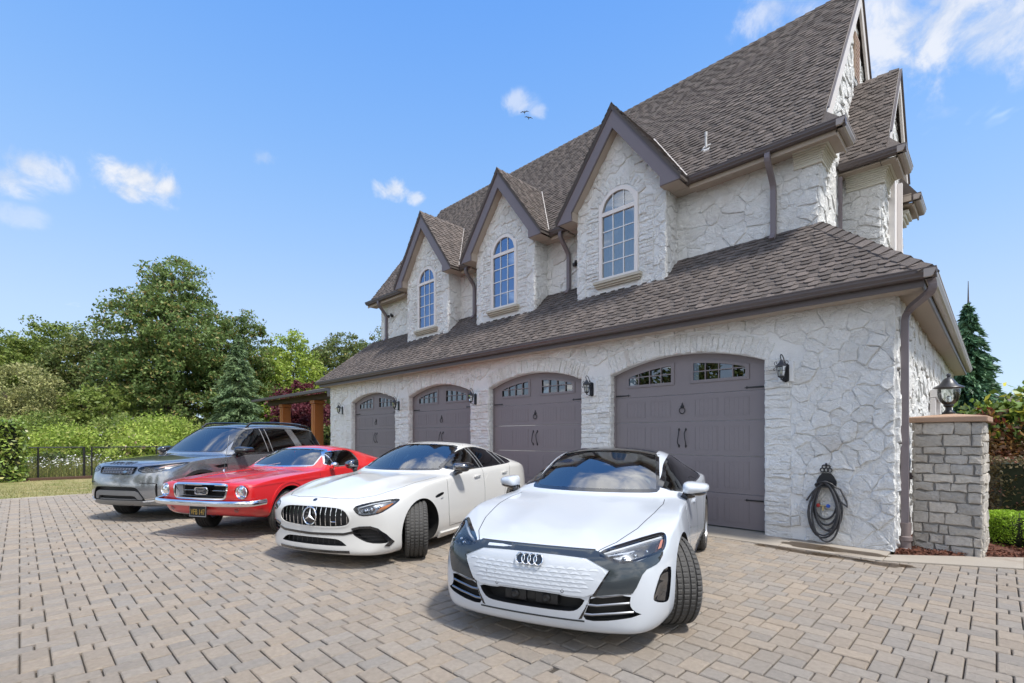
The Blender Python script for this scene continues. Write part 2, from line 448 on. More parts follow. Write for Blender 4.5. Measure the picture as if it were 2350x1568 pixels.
# lawn strip and timber edging
lawn = MB(); nx, ny = 14, 40
vv = []; ff = []
for i in range(nx+1):
    for j in range(ny+1):
        x = EDGE_X-.22-(6.2)*i/nx; yy = -14+26*j/ny
        vv.append((x, yy, -.01+.03*math.sin(x*1.3+yy*.7)*(i/nx)+.02*i/nx))
for i in range(nx):
    for j in range(ny): a = i*(ny+1)+j; ff.append((a, a+1, a+ny+2, a+ny+1))
lawn.add(vv, ff); lw = lawn.build('lawn', M['lawn'], smooth=True, ang=80); tag(lw, kind='structure')
N = 42000
px = EDGE_X-.24-nrng.random(N)*6.0; py = -9+nrng.random(N)*20
hh = .025+.045*nrng.random(N); an = nrng.random(N)*6.283; w = .006
pz = -.012+.03*np.sin(px*1.3+py*.7)*((EDGE_X-.22-px)/6.2)
base = np.stack([px, py, pz], -1); dx = np.stack([np.cos(an)*w, np.sin(an)*w, 0*an], -1); tip = base+np.stack([nrng.normal(0, .018, N), nrng.normal(0, .018, N), hh], -1)
vv = np.stack([base-dx, base+dx, tip], 1).reshape(-1, 3); ff = np.arange(3*N).reshape(-1, 3)
M['blade'] = leaf_mat('lawn_blades', (.21, .22, .06), (.32, .28, .12), (.12, .17, .04), .25)
gr = link('grass', npmesh('grass', vv, ff), None, M['blade']); tag(gr, 'short dry grass of the lawn strip beside the driveway', 'grass', kind='stuff')
# mulch bed by the pillar
bed = MB(); vv = []; ff = []; nx, ny = 40, 40
for i in range(nx+1):
    for j in range(ny+1):
        x = -.93+8.0*(i/nx)**1.6; yb = (7.80+(x+.977)*.813) if x < .24 else 8.795+(x-.248)*.59
        y = yb+5.5*(j/ny)**1.5
        vv.append((x, y, -.02+.045*min(1, j/4)+.035*math.sin(x*9+y*5)*min(1, j/4)*.4+rnd.uniform(0, .02)*min(1, j/2)))
for i in range(nx):
    for j in range(ny): a = i*(ny+1)+j; ff.append((a, a+ny+1, a+ny+2, a+1))
bed.add(vv, ff); bd = bed.build('garden_bed', M['mulch'], smooth=True, ang=70); tag(bd, kind='structure')
N = 5200
px = -.90+nrng.random(N)**1.5*4.5; py = np.where(px < .24, 7.80+(px+.977)*.813, 8.795+(px-.248)*.59)+.03+nrng.random(N)**1.3*2.2
c = np.stack([px, py, .03+.02*nrng.random(N)], -1)
a = nrng.normal(size=(N, 3)); a[:, 2] *= .5; a /= np.linalg.norm(a, axis=1)[:, None]; b = np.cross(a, nrng.normal(size=(N, 3))); b /= np.linalg.norm(b, axis=1)[:, None]
l = (.012+.028*nrng.random(N))[:, None]; w = (.004+.006*nrng.random(N))[:, None]
vv = np.stack([c-a*l-b*w, c+a*l-b*w, c+a*l+b*w, c-a*l+b*w], 1).reshape(-1, 3)
o = link('bark_chips', npmesh('bark_chips', vv, np.arange(4*N).reshape(-1, 4)), None, pm('bark_chip', (.16, .055, .028), .9, col2=(.07, .025, .015), ivar=.5)); tag(o, 'reddish bark chips strewn over the planting bed', 'mulch', kind='stuff')

# damp patch under the hose: a thin film of water with an irregular rim
wm = bpy.data.materials.new('water_film'); wm.use_nodes = True; wm.node_tree.nodes.clear(); q = G(wm.node_tree)
fl = q.n('MixShader', i={0: .18, 1: q.n('BsdfTransparent', i={0: (.52, .47, .41, 1)}).outputs[0], 2: q.n('BsdfGlossy', i={'Roughness': .12}).outputs[0]}); q.n('OutputMaterial', i={0: fl.outputs[0]})
def film(cx, cy, rx, ry, z, rot=0.0):
    n = 36; P = []
    for k in range(n):
        a = 2*math.pi*k/n; r = 1+.16*math.sin(3*a+cx*7)+.10*math.sin(5*a+cy*3)+.06*math.sin(9*a+1); x, y = rx*r*math.cos(a), ry*r*math.sin(a)
        P.append((cx+x*math.cos(rot)-y*math.sin(rot), cy+x*math.sin(rot)+y*math.cos(rot), z))
    o = MB().add(P, [tuple(range(n))]).build('puddle', wm); return tag(o, kind='structure')
film(-1.62, 7.66, .62, .17, .0125); film(-1.75, 7.25, .70, .10, .0075, -.03); film(-.95, 7.22, .30, .11, .0075, .15)
# ============================================================ HOUSE
house = empty('house', (-9.2, 8.07, 0))
tag(house, 'white stone garage house with steep brown shingle roofs and three gabled dormers', 'house')
def hp(o):                                   # parent to the house keeping world coordinates
    o.parent = house; o.matrix_parent_inverse = house.matrix_basis.inverted(); return o
house_inv = Matrix.Translation(Vector((9.2, -8.07, 0)))
def part(mb, name, mats, parent=None, **k):
    o = mb.build(name, mats, None, **k)
    if parent is None: o.parent = house; o.matrix_parent_inverse = house_inv
    else: o.parent = parent
    return o
FY, XR, XL = 8.07, -.943, -17.4
EAVE, GY, GXR, GXL = 3.544, 7.633, -.504, -17.8
UY, UXR, UXL = 9.19, -2.06, -15.75
UEAVE, UGY, UGXR, UGXL = 6.371, 8.747, -1.62, -16.15
RY, RZ, SL = 11.93, 10.6, 1.33
DOORS = [-14.41, -10.885, -7.405, -3.925]; DH, SPR, APX = 1.40, 2.70, 2.96
AR = (DH**2+(APX-SPR)**2)/(2*(APX-SPR)); AZ = APX-AR
DORM = [-12.28, -8.93, -5.55]; DYW, DHW = 8.72, 1.05
arcz = lambda dx, off=0.0: AZ+math.sqrt(max(0, (AR+off)**2-dx*dx))
CAMP = Vector((0, 0, 1.5))

M['rake'] = pm('cream_rake_glare', (.66, .61, .57), .55, nscale=4, nvar=.1)  # cream puts sun and sky glare into the rake board colour; flashing shares it
M['gutter_lit'] = pm('sunlit_gutter', (.36, .31, .28), .35, nscale=3, nvar=.15)  # lit copy of the gutter brown: sunlight painted into the runs facing the sun
# ---- stonework -------------------------------------------------------
STONES = []       # (screen size, mesh data, wall object)
def stone_geo(poly, place, depth, rough=.006, pillow=.017):
    if poly_area(poly) < 0: poly = poly[::-1]
    # irregular outline: nudge corners, split long edges
    q = []; A_ = math.sqrt(abs(poly_area(poly)))
    for i in range(len(poly)):
        a, b = poly[i], poly[(i+1) % len(poly)]
        L = math.hypot(b[0]-a[0], b[1]-a[1]); j = min(.022, .10*A_)
        if L < .03: continue
        q.append((a[0]+rnd.uniform(-j, j)*.5, a[1]+rnd.uniform(-j, j)*.5))
        if L > .09:
            for t in ((.5,) if L < .2 else (.33, .67)):
                t += rnd.uniform(-.1, .1); q.append((a[0]+(b[0]-a[0])*t+rnd.uniform(-j, j), a[1]+(b[1]-a[1])*t+rnd.uniform(-j, j)))
    if len(q) < 3: q = list(poly)
    cx = sum(p[0] for p in q)/len(q); cy = sum(p[1] for p in q)/len(q); n = len(q)
    def ring(k, off, t, j):
        out = []
        for p in q:
            dx, dy = p[0]-cx, p[1]-cy; L = math.hypot(dx, dy)+1e-6; s = max(.15, 1-off/L)*k
            out.append(place(cx+dx*s+rnd.uniform(-j, j), cy+dy*s+rnd.uniform(-j, j), t+(rnd.uniform(-rough, rough) if t > 0 else 0)))
        return out
    tx, ty = rnd.uniform(-.02, .02), rnd.uniform(-.02, .02); lean = rnd.uniform(-.01, .085); swing = rnd.uniform(-.035, .035)
    base_place = place; place = lambda u, v, t: base_place(u, v, t if t <= 0 else max(.002, t-lean*(v-cy)+swing*(u-cx)))
    v = ring(1, -.002, -.01, .001)+ring(1, .003, depth*.62, .002)+ring(1, pillow, depth, .004)+[place(cx+tx, cy+ty, depth+rnd.uniform(-.004, .010))]
    f = []
    for k in (0, n):
        f += [(k+i, k+(i+1) % n, k+n+(i+1) % n, k+n+i) for i in range(n)]
    f += [(2*n+i, 2*n+(i+1) % n, 3*n) for i in range(n)]
    return v, f
def voronoi(u0, u1, v0, v1, su, sv, drop=.28, jit=.42):
    pts = {}
    nu, nv = int((u1-u0)/su)+5, int((v1-v0)/sv)+5
    for i in range(-2, nu):
        for j in range(-2, nv):
            if rnd.random() < drop and (i+j) % 2: continue
            pts[(i, j)] = (u0+(i+.5+rnd.uniform(-jit, jit)+(.5 if j % 2 else 0))*su, v0+(j+.5+rnd.uniform(-jit, jit))*sv)
    cells = []
    for (i, j), p in pts.items():
        if not (u0-su < p[0] < u1+su and v0-sv < p[1] < v1+sv): continue
        poly = [(p[0]-3*su, p[1]-3*sv), (p[0]+3*su, p[1]-3*sv), (p[0]+3*su, p[1]+3*sv), (p[0]-3*su, p[1]+3*sv)]
        for a in range(-3, 4):
            for b in range(-3, 4):
                if (a, b) == (0, 0): continue
                o = pts.get((i+a, j+b))
                if o is None: continue
                nx, ny = o[0]-p[0], o[1]-p[1]; poly = clip_poly(poly, (nx, ny), (nx*(o[0]+p[0])+ny*(o[1]+p[1]))/2)
                if len(poly) < 3: break
            if len(poly) < 3: break
        for n_, d_ in (((-1, 0), -u0), ((1, 0), u1), ((0, -1), -v0), ((0, 1), v1)):
            if len(poly) > 2: poly = clip_poly(poly, n_, d_)
        if len(poly) > 2 and abs(poly_area(poly)) > .0025: cells.append(poly)
    return cells
def cent(p): return sum(q[0] for q in p)/len(p), sum(q[1] for q in p)/len(p)
def lay(polys, place, wall, dmin=.016, dmax=.040, rough=.006):
    for p in polys:
        if len(p) < 3 or abs(poly_area(p)) < .0012: continue
        v, f = stone_geo(p, place, rnd.uniform(dmin, dmax), rough)
        c = cent(p); w = Vector(place(c[0], c[1], 0)); STONES.append((abs(poly_area(p))/(w-CAMP).length_squared, v, f, wall))
def ledge_rows(u0, u1, v0, v1, nmin=1, nmax=3, hmin=.05, hmax=.13):
    out = []; v = v0
    while v < v1-.02:
        h = min(rnd.uniform(hmin, hmax), v1-v)
        if v1-(v+h) < .03: h = v1-v
        n = rnd.randint(nmin, nmax); cuts = sorted([u0]+[u0+(u1-u0)*(k+rnd.uniform(-.25, .25))/n for k in range(1, n)]+[u1])
        for a, b in zip(cuts, cuts[1:]): out.append([(a, v), (b, v), (b, v+h), (a, v+h)])
        v += h
    return out
def clip_convex(p, hull):
    for i in range(len(hull)):
        a, b = hull[i], hull[(i+1) % len(hull)]; nx, ny = b[1]-a[1], a[0]-b[0]
        p = clip_poly(p, (nx, ny), nx*a[0]+ny*a[1])
        if len(p) < 3: return []
    return p

# garage front wall: piers and arched headers
WT = 3.40
wallm = MB()
edges = [XL]+sum([[c-DH, c+DH] for c in DOORS], [])+[XR]
for a, b in zip(edges[0::2], edges[1::2]): wallm.box((a, FY, 0), (b, FY+.35, WT))
for c in DOORS:
    n = 14
    for k in range(n):
        x0, x1 = -DH+2*DH*k/n, -DH+2*DH*(k+1)/n
        wallm.prism([(c+x0, arcz(x0)), (c+x1, arcz(x1)), (c+x1, WT), (c+x0, WT)], lambda u, v, t: (u, t, v), FY+.35, FY)
gwall = part(wallm, 'wall', M['mortar'])
front = lambda u, v, t: (u, FY-t, v)
polys = []
BAND = .34
zones = [(DOORS[0]-DH-.34, DOORS[0]-DH)]+[(DOORS[k]+DH, DOORS[k+1]-DH) for k in range(3)]+[(DOORS[3]+DH, DOORS[3]+DH+.36)]
for k, (a, b) in enumerate(zones):
    polys += ledge_rows(a+.003, b-.003, 0.0, SPR, 1 if k in (0, 4) else 2, 1 if k in (0, 4) else 3)
for c in DOORS:                                   # soldier arch
    a = -(DH+.02)/AR
    while a < (DH+.02)/AR:
        da = rnd.uniform(.055, .115)/AR; r1 = AR+rnd.uniform(BAND-.06, BAND); r0 = AR+.004
        polys.append([(c+math.sin(a)*r0, AZ+math.cos(a)*r0), (c+math.sin(a)*r1, AZ+math.cos(a)*r1), (c+math.sin(a+da)*r1, AZ+math.cos(a+da)*r1), (c+math.sin(a+da)*r0, AZ+math.cos(a+da)*r0)]); a += da
for p in voronoi(XL, XR, 0, WT, .245, .17):
    x, z = cent(p); ok = True
    for c in DOORS:
        if abs(x-c) < DH+.16 and math.hypot(x-c, z-AZ) < AR+BAND-.02: ok = False
        elif abs(x-c) < DH+.5 and z > SPR-.1:
            d = math.hypot(x-c, z-AZ); nx, nz = (x-c)/d, (z-AZ)/d; p = clip_poly(p, (-nx, -nz), -(nx*c+nz*AZ+AR+BAND+.004)) if len(p) > 2 else p
    for (a, b) in zones:
        if a-.01 < x < b+.01 and z < SPR: ok = False
        elif z < SPR and x > b and len(p) > 2: p = clip_poly(p, (-1, 0), -b-.003) if x-b < 1.2 else p
        elif z < SPR and x < a and len(p) > 2: p = clip_poly(p, (1, 0), a-.003) if a-x < 1.2 else p
        elif a < x < b and len(p) > 2: p = clip_poly(p, (0, -1), -SPR-.003)
    if ok and len(p) > 2: polys.append(p)
lay(polys, front, gwall, .006, .032, .006)
for c in DOORS:                                   # stones on the jambs and under the arches
    for sx in (-1, 1):
        x = c+sx*DH
        lay(ledge_rows(FY+.004, FY+.145, 0, SPR, 1, 1, .07, .14), (lambda u, v, t, x=x, sx=sx: (x-sx*t, u, v)), gwall, .008, .016, .002)
# right-hand side wall
sw = MB().box((XR-.35, FY+.36, 0), (XR, 19.3, WT)); swall = part(sw, 'wall', M['mortar'])
sp = voronoi(FY+.02, 19.2, 0, WT, .30, .24)
lay(sp, lambda u, v, t: (XR+t, u, v), swall, .02, .055, .012)
bw = MB().box((XL, FY+.36, 0), (XL+.3, 19.3, WT)).box((XL+.31, 19.0, 0), (XR-.36, 19.3, WT)); part(bw, 'wall', M['mortar'])
# service door frame seen edge-on along the side wall
sd = MB()
for yy in (12.1, 13.2): sd.box((XR+.05, yy, 0), (XR+.13, yy+.14, 2.25))
sd.box((XR+.05, 12.1, 2.26), (XR+.16, 13.34, 2.40)); part(sd, 'side_door_frame', M['frame'])

# upper wall
uw = MB().box((UXL, UY, 3.4), (UXR, UY+.3, 6.28)); uwall = part(uw, 'wall', M['mortar'])
up = [p for p in voronoi(UXL, UXR, 4.7, 6.26, .29, .23)]
up = [p for p in up if not any(abs(cent(p)[0]-c) < DHW-.1 for c in DORM)]
lay(up, lambda u, v, t: (u, UY-t, v), uwall, .006, .024)
# main gable end
ge = MB(); hull = [(UY+.31, 3.4), (14.6, 3.4), (14.6, 6.6), (RY, RZ-.25), (UY+.31, RZ-.25-SL*(RY-UY-.31))]
ge.prism(hull, lambda u, v, t: (t, u, v), UXR-.25, UXR)
gable = part(ge, 'gable_wall', M['mortar'])
hull2 = [(UY, 4.8), (14.6, 4.8), (14.6, 6.6), (RY, RZ-.3), (UY, RZ-.3-SL*(RY-UY))]
lay([q for q in (clip_convex(p, hull2) for p in voronoi(UY, 14.6, 4.8, RZ, .30, .24)) if q], lambda u, v, t: (UXR+t, u, v), gable, .015, .045, .010)
ge = MB(); ge.prism([(UY+.3, 3.4), (14.6, 3.4), (14.6, 6.6), (RY, RZ-.25), (UY+.3, RZ-.25-SL*(RY-UY-.3))], lambda u, v, t: (t, u, v), UXL, UXL+.25); part(ge, 'gable_wall', M['mortar'])
# gable bay
BYF, BXW, BRZ, BGY, BGX, BRX = 10.70, -1.45, 8.60, 10.27, -1.06, -1.33
bay = MB(); bay.box((UXR+.01, BYF, 3.6), (BXW, BYF+.25, 6.28)); bay.prism([(BYF+.26, 3.6), (13.2, 3.6), (13.2, 6.7), (RY, BRZ-.2), (BYF+.26, BRZ-.2-SL*(RY-BYF-.26))], lambda u, v, t: (t, u, v), BXW-.2, BXW)
bayw = part(bay, 'bay_wall', M['mortar'])
lay(voronoi(UXR+.02, BXW, 4.4, 6.25, .25, .22), lambda u, v, t: (u, BYF-t, v), bayw, .012, .032)
hull3 = [(BYF, 4.2), (13.2, 4.2), (13.2, 6.7), (RY, BRZ-.25), (BYF, BRZ-.25-SL*(RY-BYF))]
lay([q for q in (clip_convex(p, hull3) for p in voronoi(BYF, 13.2, 4.2, BRZ, .28, .22)) if q and not (11.45 < cent(q)[0] < 12.5 and cent(q)[1] < 6.9)], lambda u, v, t: (BXW+t, u, v), bayw, .02, .05, .012)
bf = MB()
for yy in (11.45, 12.42): bf.box((BXW+.01, yy, 4.4), (BXW+.11, yy+.09, 6.6))
bf.box((BXW+.01, 11.55, 4.4), (BXW+.03, 12.41, 6.6)); part(bf, 'bay_window', M['frame'])

# ---- dormers ---------------------------------------------------------
DZB = 4.50; WHW, WB, WSP, WAP = .42, 4.84, 6.27, 6.64
WR = (WHW**2+(WAP-WSP)**2)/(2*(WAP-WSP)); WZ = WAP-WR
warc = lambda dx, off=0: WZ+math.sqrt(max(0, (WR+off)**2-dx*dx))
FAS = 8.48; DAPX = 8.27; DFH = 1.44
def dormer(c, idx):
    d = MB()
    gz = lambda dx: 8.02-SL*abs(dx)
    fr = lambda u, v, t: (c+u, t, v)
    d.prism([(-DHW, DZB), (-WHW, DZB), (-WHW, 7.0), (-DHW, gz(DHW))], fr, DYW+.25, DYW)
    d.prism([(WHW, DZB), (DHW, DZB), (DHW, gz(DHW)), (WHW, 7.0)], fr, DYW+.25, DYW)
    d.prism([(-WHW, DZB), (WHW, DZB), (WHW, WB), (-WHW, WB)], fr, DYW+.25, DYW)
    n = 10
    for k in range(n):
        x0, x1 = -WHW+2*WHW*k/n, -WHW+2*WHW*(k+1)/n
        d.prism([(x0, warc(x0)), (x1, warc(x1)), (x1, 7.0), (x0, 7.0)], fr, DYW+.25, DYW)
    d.prism([(-DHW, 7.0-.001), (DHW, 7.0-.001), (0, gz(0))], fr, DYW+.24, DYW+.001) if False else d.prism([(-.766, 7.0), (.766, 7.0), (0, 8.02)], fr, DYW+.25, DYW)
    for s in (-1, 1): d.box((c+s*DHW, DYW+.26, DZB), (c+s*(DHW-.2), UY, 6.5))
    dw = part(d, 'dormer_wall', M['mortar'])
    P = ledge_rows(-.80, -WHW-.06, 4.72, 6.35, 1, 2)+ledge_rows(WHW+.06, .80, 4.72, 6.35, 1, 2)
    a = -(WHW+.10)/WR
    while a < (WHW+.08)/WR:
        da = rnd.uniform(.05, .08)/WR; r0, r1 = WR+.07, WR+rnd.uniform(.24, .34)
        P.append([(math.sin(a)*r0, WZ+math.cos(a)*r0), (math.sin(a)*r1, WZ+math.cos(a)*r1), (math.sin(a+da)*r1, WZ+math.cos(a+da)*r1), (math.sin(a+da)*r0, WZ+math.cos(a+da)*r0)]); a += da
    hull = [(-DHW, DZB), (DHW, DZB), (DHW, 6.6), (0, 7.98), (-DHW, 6.6)]
    for p in voronoi(-DHW, DHW, DZB, 8.0, .24, .19):
        x, z = cent(p)
        if z > 6.5 and math.hypot(x, z-WZ) < WR+.34: continue
        if abs(x) < .80 and 4.72 < z < 6.35: continue
        if abs(x) < .55 and z < 6.7: continue
        if abs(x) > .8 and z < 6.4: p = clip_poly(p, (-1, 0) if x > 0 else (1, 0), -.803)
        if len(p) > 2: p = clip_convex(p, hull)
        if p: P.append(p)
    lay(P, lambda u, v, t: (c+u, DYW-t, v), dw, .007, .026, .005)
    for s in (-1, 1):
        lay(voronoi(DYW, UY, DZB, 6.4, .26, .22), lambda u, v, t: (c+s*(DHW+t), u, v), dw, .007, .026, .005)
    # window: frame, muntins, panes, sill
    w = MB()
    ring = lambda o: [(-WHW-o, WB-o)]+[(WHW+o, WB-o)]+[(x, warc(min(WHW, abs(x)), o) if abs(x) <= WHW else warc(WHW, o)) for x in [WHW+o-2*(WHW+o)*k/14 for k in range(15)]]
    A, B = ring(.045), ring(-.035); nn = len(A)
    v = [(c+p[0], DYW-.035, p[1]) for p in A]+[(c+p[0], DYW-.035, p[1]) for p in B]+[(c+p[0], DYW+.08, p[1]) for p in A]+[(c+p[0], DYW+.08, p[1]) for p in B]
    f = []
    for i in range(nn):
        j = (i+1) % nn; f += [(i, j, nn+j, nn+i), (nn+i, nn+j, 3*nn+j, 3*nn+i), (j, i, 2*nn+i, 2*nn+j)]
    w.add(v, f); w.box((c-WHW+.036, DYW-.03, 6.17), (c+WHW-.036, DYW+.03, 6.25))
    win = part(w, 'window', M['frame'], smooth=True, ang=30)
    ih = WHW-.036; x3 = [-ih+2*ih*k/3 for k in range(4)]; z4 = [WB+.035+(6.17-WB-.035)*k/4 for k in range(5)]
    mu = MB()
    for x in x3[1:3]: mu.box((c+x-.010, DYW-.012, WB+.036), (c+x+.010, DYW+.012, 6.169)); mu.box((c+x-.010, DYW-.012, 6.251), (c+x+.010, DYW+.012, warc(x, -.036)))
    for z in z4[1:4]: mu.box((c-ih, DYW-.009, z-.010), (c+ih, DYW+.009, z+.010))
    part(mu, 'muntins', M['muntin'], win)
    for i in range(3):
        for j in range(4):
            t = rnd.uniform(-.002, .002); s = rnd.uniform(-.002, .002)
            MB().add([(c+x3[i], DYW+.004+t, z4[j]), (c+x3[i+1], DYW+.004-t, z4[j]), (c+x3[i+1], DYW+.004-t+s, z4[j+1]), (c+x3[i], DYW+.004+t+s, z4[j+1])], [(0, 1, 2, 3)]).build('pane', M['pane2' if idx == 2 else 'pane'], win)
        xs = [x3[i]+(x3[i+1]-x3[i])*k/4 for k in range(5)]
        MB().add([(c+x3[i], DYW+.004, 6.251), (c+x3[i+1], DYW+.004, 6.251)]+[(c+x, DYW+.004, warc(x, -.036)) for x in xs[::-1]], [tuple(range(7))]).build('pane', M['pane2' if idx == 2 else 'pane'], win)
    sill = MB(); sill.box((c-.56, DYW-.12, 4.745), (c+.56, DYW-.005, 4.80)).box((c-.54, DYW-.09, 4.70), (c+.54, DYW-.005, 4.742)).box((c-.52, DYW-.06, 4.665), (c+.52, DYW-.005, 4.697))
    sl = sill.build('sill', M['sillstone'], win)
    rm = MB().box((c-DHW+.21, DYW+.60, DZB), (c+DHW-.21, DYW+.63, 7.2)); rm.build('room_back', M['room'], win)
    cu = MB()
    spans = ((-.42, .42),) if idx == 2 else ((-.42, -.14),) if idx == 1 else ((-.42, -.22),)
    for a, b in spans:
        n = 24; vv = []; ff = []
        for k in range(n+1):
            x = a+(b-a)*k/n; yy = DYW+.20+.03*math.sin(k*1.9)
            vv += [(c+x, yy, WB-.1), (c+x, yy, 6.15 if idx != 2 else 6.62)]
        ff = [(2*k, 2*k+2, 2*k+3, 2*k+1) for k in range(n)]; cu.add(vv, ff)
    cu.build('curtain', M['curtain'], win, smooth=True, ang=80)
    # gable roof, barge boards and soffit
    rf = MB()
    yb = UGY+(DAPX-UEAVE)/SL+.05
    for s in (-1, 1):
        v = [(c, FAS-.03, DAPX), (c+s*(DFH+.03), FAS-.03, DAPX-SL*(DFH+.03)), (c+s*(DFH+.03), UGY+.02, DAPX-SL*(DFH+.03)), (c, yb, DAPX)]
        v += [(p[0], p[1], p[2]-.06) for p in v]
        f = [(0, 1, 2, 3), (7, 6, 5, 4), (0, 4, 5, 1), (1, 5, 6, 2), (2, 6, 7, 3), (3, 7, 4, 0)]
        rf.add(v, f)
    roof = part(rf, 'dormer_roof', M['shingle'])
    for s in (-1, 1):
        bb = MB(); P = [(0, DAPX-.075), (0, DAPX-.46), (s*DHW, DAPX-.46-SL*DHW), (s*DHW, 6.24), (s*DFH, 6.24), (s*DFH, DAPX-.075-SL*DFH)]
        if s > 0: P = P[::-1]
        bb.prism(P, lambda u, v, t: (c+u, t, v), FAS+.04, FAS)
        part(bb, 'barge_board', M['trim'])
        dr = MB(); P = [(0, DAPX-.01), (0, DAPX-.10), (s*(DFH+.02), DAPX-.10-SL*(DFH+.02)), (s*(DFH+.02), DAPX-.01-SL*(DFH+.02))]
        if s > 0: P = P[::-1]
        dr.prism(P, lambda u, v, t: (c+u, t, v), FAS+.012, FAS-.022); part(dr, 'drip_edge', M['gutter'])
        so = MB(); so.box((c+s*(DHW+.002), DYW+.2, 6.245), (c+s*DFH, UY, 6.285)); PQ = [(s*(DHW-.02), 6.245), (s*(DFH-.032), 6.245), (s*(DFH-.032), 6.25), (s*(DHW-.02), 6.44)]; so.prism(PQ if s > 0 else PQ[::-1], lambda u, v, t: (c+u, t, v), DYW+.19, FAS+.042); so.box((c+s*(DFH-.03), FAS+.041, 6.286), (c+s*DFH, UGY+.1, 6.36))
        part(so, 'soffit', M['soffit'])
    ri = MB()
    for s in (-1, 1):
        ri.add([(c, FAS+.05, DAPX-.46), (c+s*DHW, FAS+.05, DAPX-.46-SL*DHW), (c+s*DHW, DYW-.01, DAPX-.46-SL*DHW), (c, DYW-.01, DAPX-.46)], [(0, 1, 2, 3)])
    part(ri, 'rake_soffit', M['soffit'])
    return roof
droofs = [dormer(c, i) for i, c in enumerate(DORM)]

# ---- roofs -----------------------------------------------------------
SH = []
def shingles(place, hull, roof, exp_=.112, wmin=.085, wmax=.175):
    s0 = min(p[0] for p in hull); s1 = max(p[0] for p in hull); t1 = max(p[1] for p in hull)
    row = 0; t = min(p[1] for p in hull)
    while t < t1:
        s = s0-rnd.uniform(0, .3); tooth = rnd.random() < .5
        while s < s1:
            w = rnd.uniform(wmin, wmax)
            low = .034+rnd.uniform(-.006, .006) if tooth else 0
            th = .016 if tooth else .007
            poly = [(s+.002, t-low), (s+w-.002, t-low), (s+w-.002, t+exp_+.01), (s+.002, t+exp_+.01)]
            if low: poly = [(s+.002+rnd.uniform(0, .02), t-low), (s+w-.002-rnd.uniform(0, .02), t-low), (s+w+.012, t), (s+w-.002, t+exp_+.01), (s+.002, t+exp_+.01), (s-.012, t)]
            p = clip_convex(poly, hull); s += w; tooth = not tooth
            if len(p) < 3: continue
            n = len(p); hgt = lambda q: th+.012-(q[1]-t)/exp_*th
            v = [place(q[0], q[1], -.004) for q in p]+[place(q[0], q[1], hgt(q)) for q in p]
            f = [tuple(range(n, 2*n))]+[(i, (i+1) % n, n+(i+1) % n, n+i) for i in range(n)]
            c = Vector(v[0]); SH.append((abs(poly_area(p))/(c-CAMP).length_squared, v, f, roof))
        t += exp_; row += 1
def slope_place(x0, y0, z0, sd, td, nrm):
    return lambda s, t, e: tuple(x0+0 if False else (x0, y0, z0)[k]+sd[k]*s+td[k]*t+nrm[k]*e for k in range(3))
LSL = .98
lr = MB()
TL = (UY+.02-GY-.05)
def slab(mb, pts, th):
    n = len(pts); mb.add(list(pts)+[(p[0], p[1], p[2]-th) for p in pts], [tuple(range(n)), tuple(range(n, 2*n))[::-1]]+[(i, n+i, n+(i+1) % n, (i+1) % n) for i in range(n)])
RX0 = .06   # roof edge sits a little inside the gutter line
ly0, lz0 = GY+RX0, EAVE-.01
up_z = lz0+LSL*(UY-ly0)
slab(lr, [(GXL+RX0, ly0, lz0), (GXR-RX0, ly0, lz0), (UXR+.0, UY, up_z), (GXL+RX0+(UY-ly0), UY, up_z)], .05)
dXr = (GXR-RX0)-UXR
slab(lr, [(GXR-RX0, ly0+.002, lz0), (GXR-RX0, 19.6, lz0), (UXR, 19.6, up_z), (UXR, UY, up_z)], .05)
slab(lr, [(GXL+RX0, 19.6, lz0), (GXL+RX0, ly0+.002, lz0), (GXL+RX0+(UY-ly0), UY, up_z), (UXL, 19.6, up_z)], .05)
lroof = part(lr, 'lower_roof', M['shingle'])
k = 1/math.hypot(1, LSL); td = (0, k, LSL*k); nr = (0, -LSL*k, k); tmax = (UY-ly0)/k
shingles(slope_place(0, ly0, lz0, (1, 0, 0), td, nr), [(GXL+RX0, 0), (GXR-RX0, 0), (UXR, tmax), (GXL+RX0+(UY-ly0), tmax)], lroof)
dd = (up_z-lz0)/dXr; k2 = 1/math.hypot(1, dd)
shingles(slope_place(GXR-RX0, 0, lz0, (0, 1, 0), (-k2, 0, dd*k2), (dd*k2, 0, k2)), [(ly0, 0), (14.2, 0), (14.2, dXr/k2), (UY, dXr/k2)], lroof)
mr = MB(); mx0, mx1 = UXL-.10, UXR+.11
my0, mz0 = UGY+RX0, UEAVE-.01
slab(mr, [(mx0, my0, mz0), (mx1, my0, mz0), (mx1, RY, RZ), (mx0, RY, RZ)], .07)
slab(mr, [(mx0, RY+.001, RZ), (mx1, RY+.001, RZ), (mx1, 2*RY-my0, mz0), (mx0, 2*RY-my0, mz0)], .07)
mroof = part(mr, 'main_roof', M['shingle'])
ms = (RZ-mz0)/(RY-my0); k = 1/math.hypot(1, ms); tmx = (RY-my0)/k
shingles(slope_place(0, my0, mz0, (1, 0, 0), (0, k, ms*k), (0, -ms*k, k)), [(mx0, 0), (mx1, 0), (mx1, tmx), (mx0, tmx)], mroof)
br = MB(); bs = (BRZ-UEAVE)/(RY-BGY-.06); by0 = BGY+.06
slab(br, [(UXR, by0, UEAVE), (BRX, by0, UEAVE), (BRX, RY, BRZ), (UXR, RY, BRZ)], .06)
slab(br, [(UXR, RY+.001, BRZ), (BRX, RY+.001, BRZ), (BRX, 2*RY-by0, UEAVE), (UXR, 2*RY-by0, UEAVE)], .06)
broof = part(br, 'bay_roof', M['shingle']); k = 1/math.hypot(1, bs)
shingles(slope_place(0, by0, UEAVE, (1, 0, 0), (0, k, bs*k), (0, -bs*k, k)), [(UXR, 0), (BRX, 0), (BRX, (RY-by0)/k), (UXR, (RY-by0)/k)], broof)
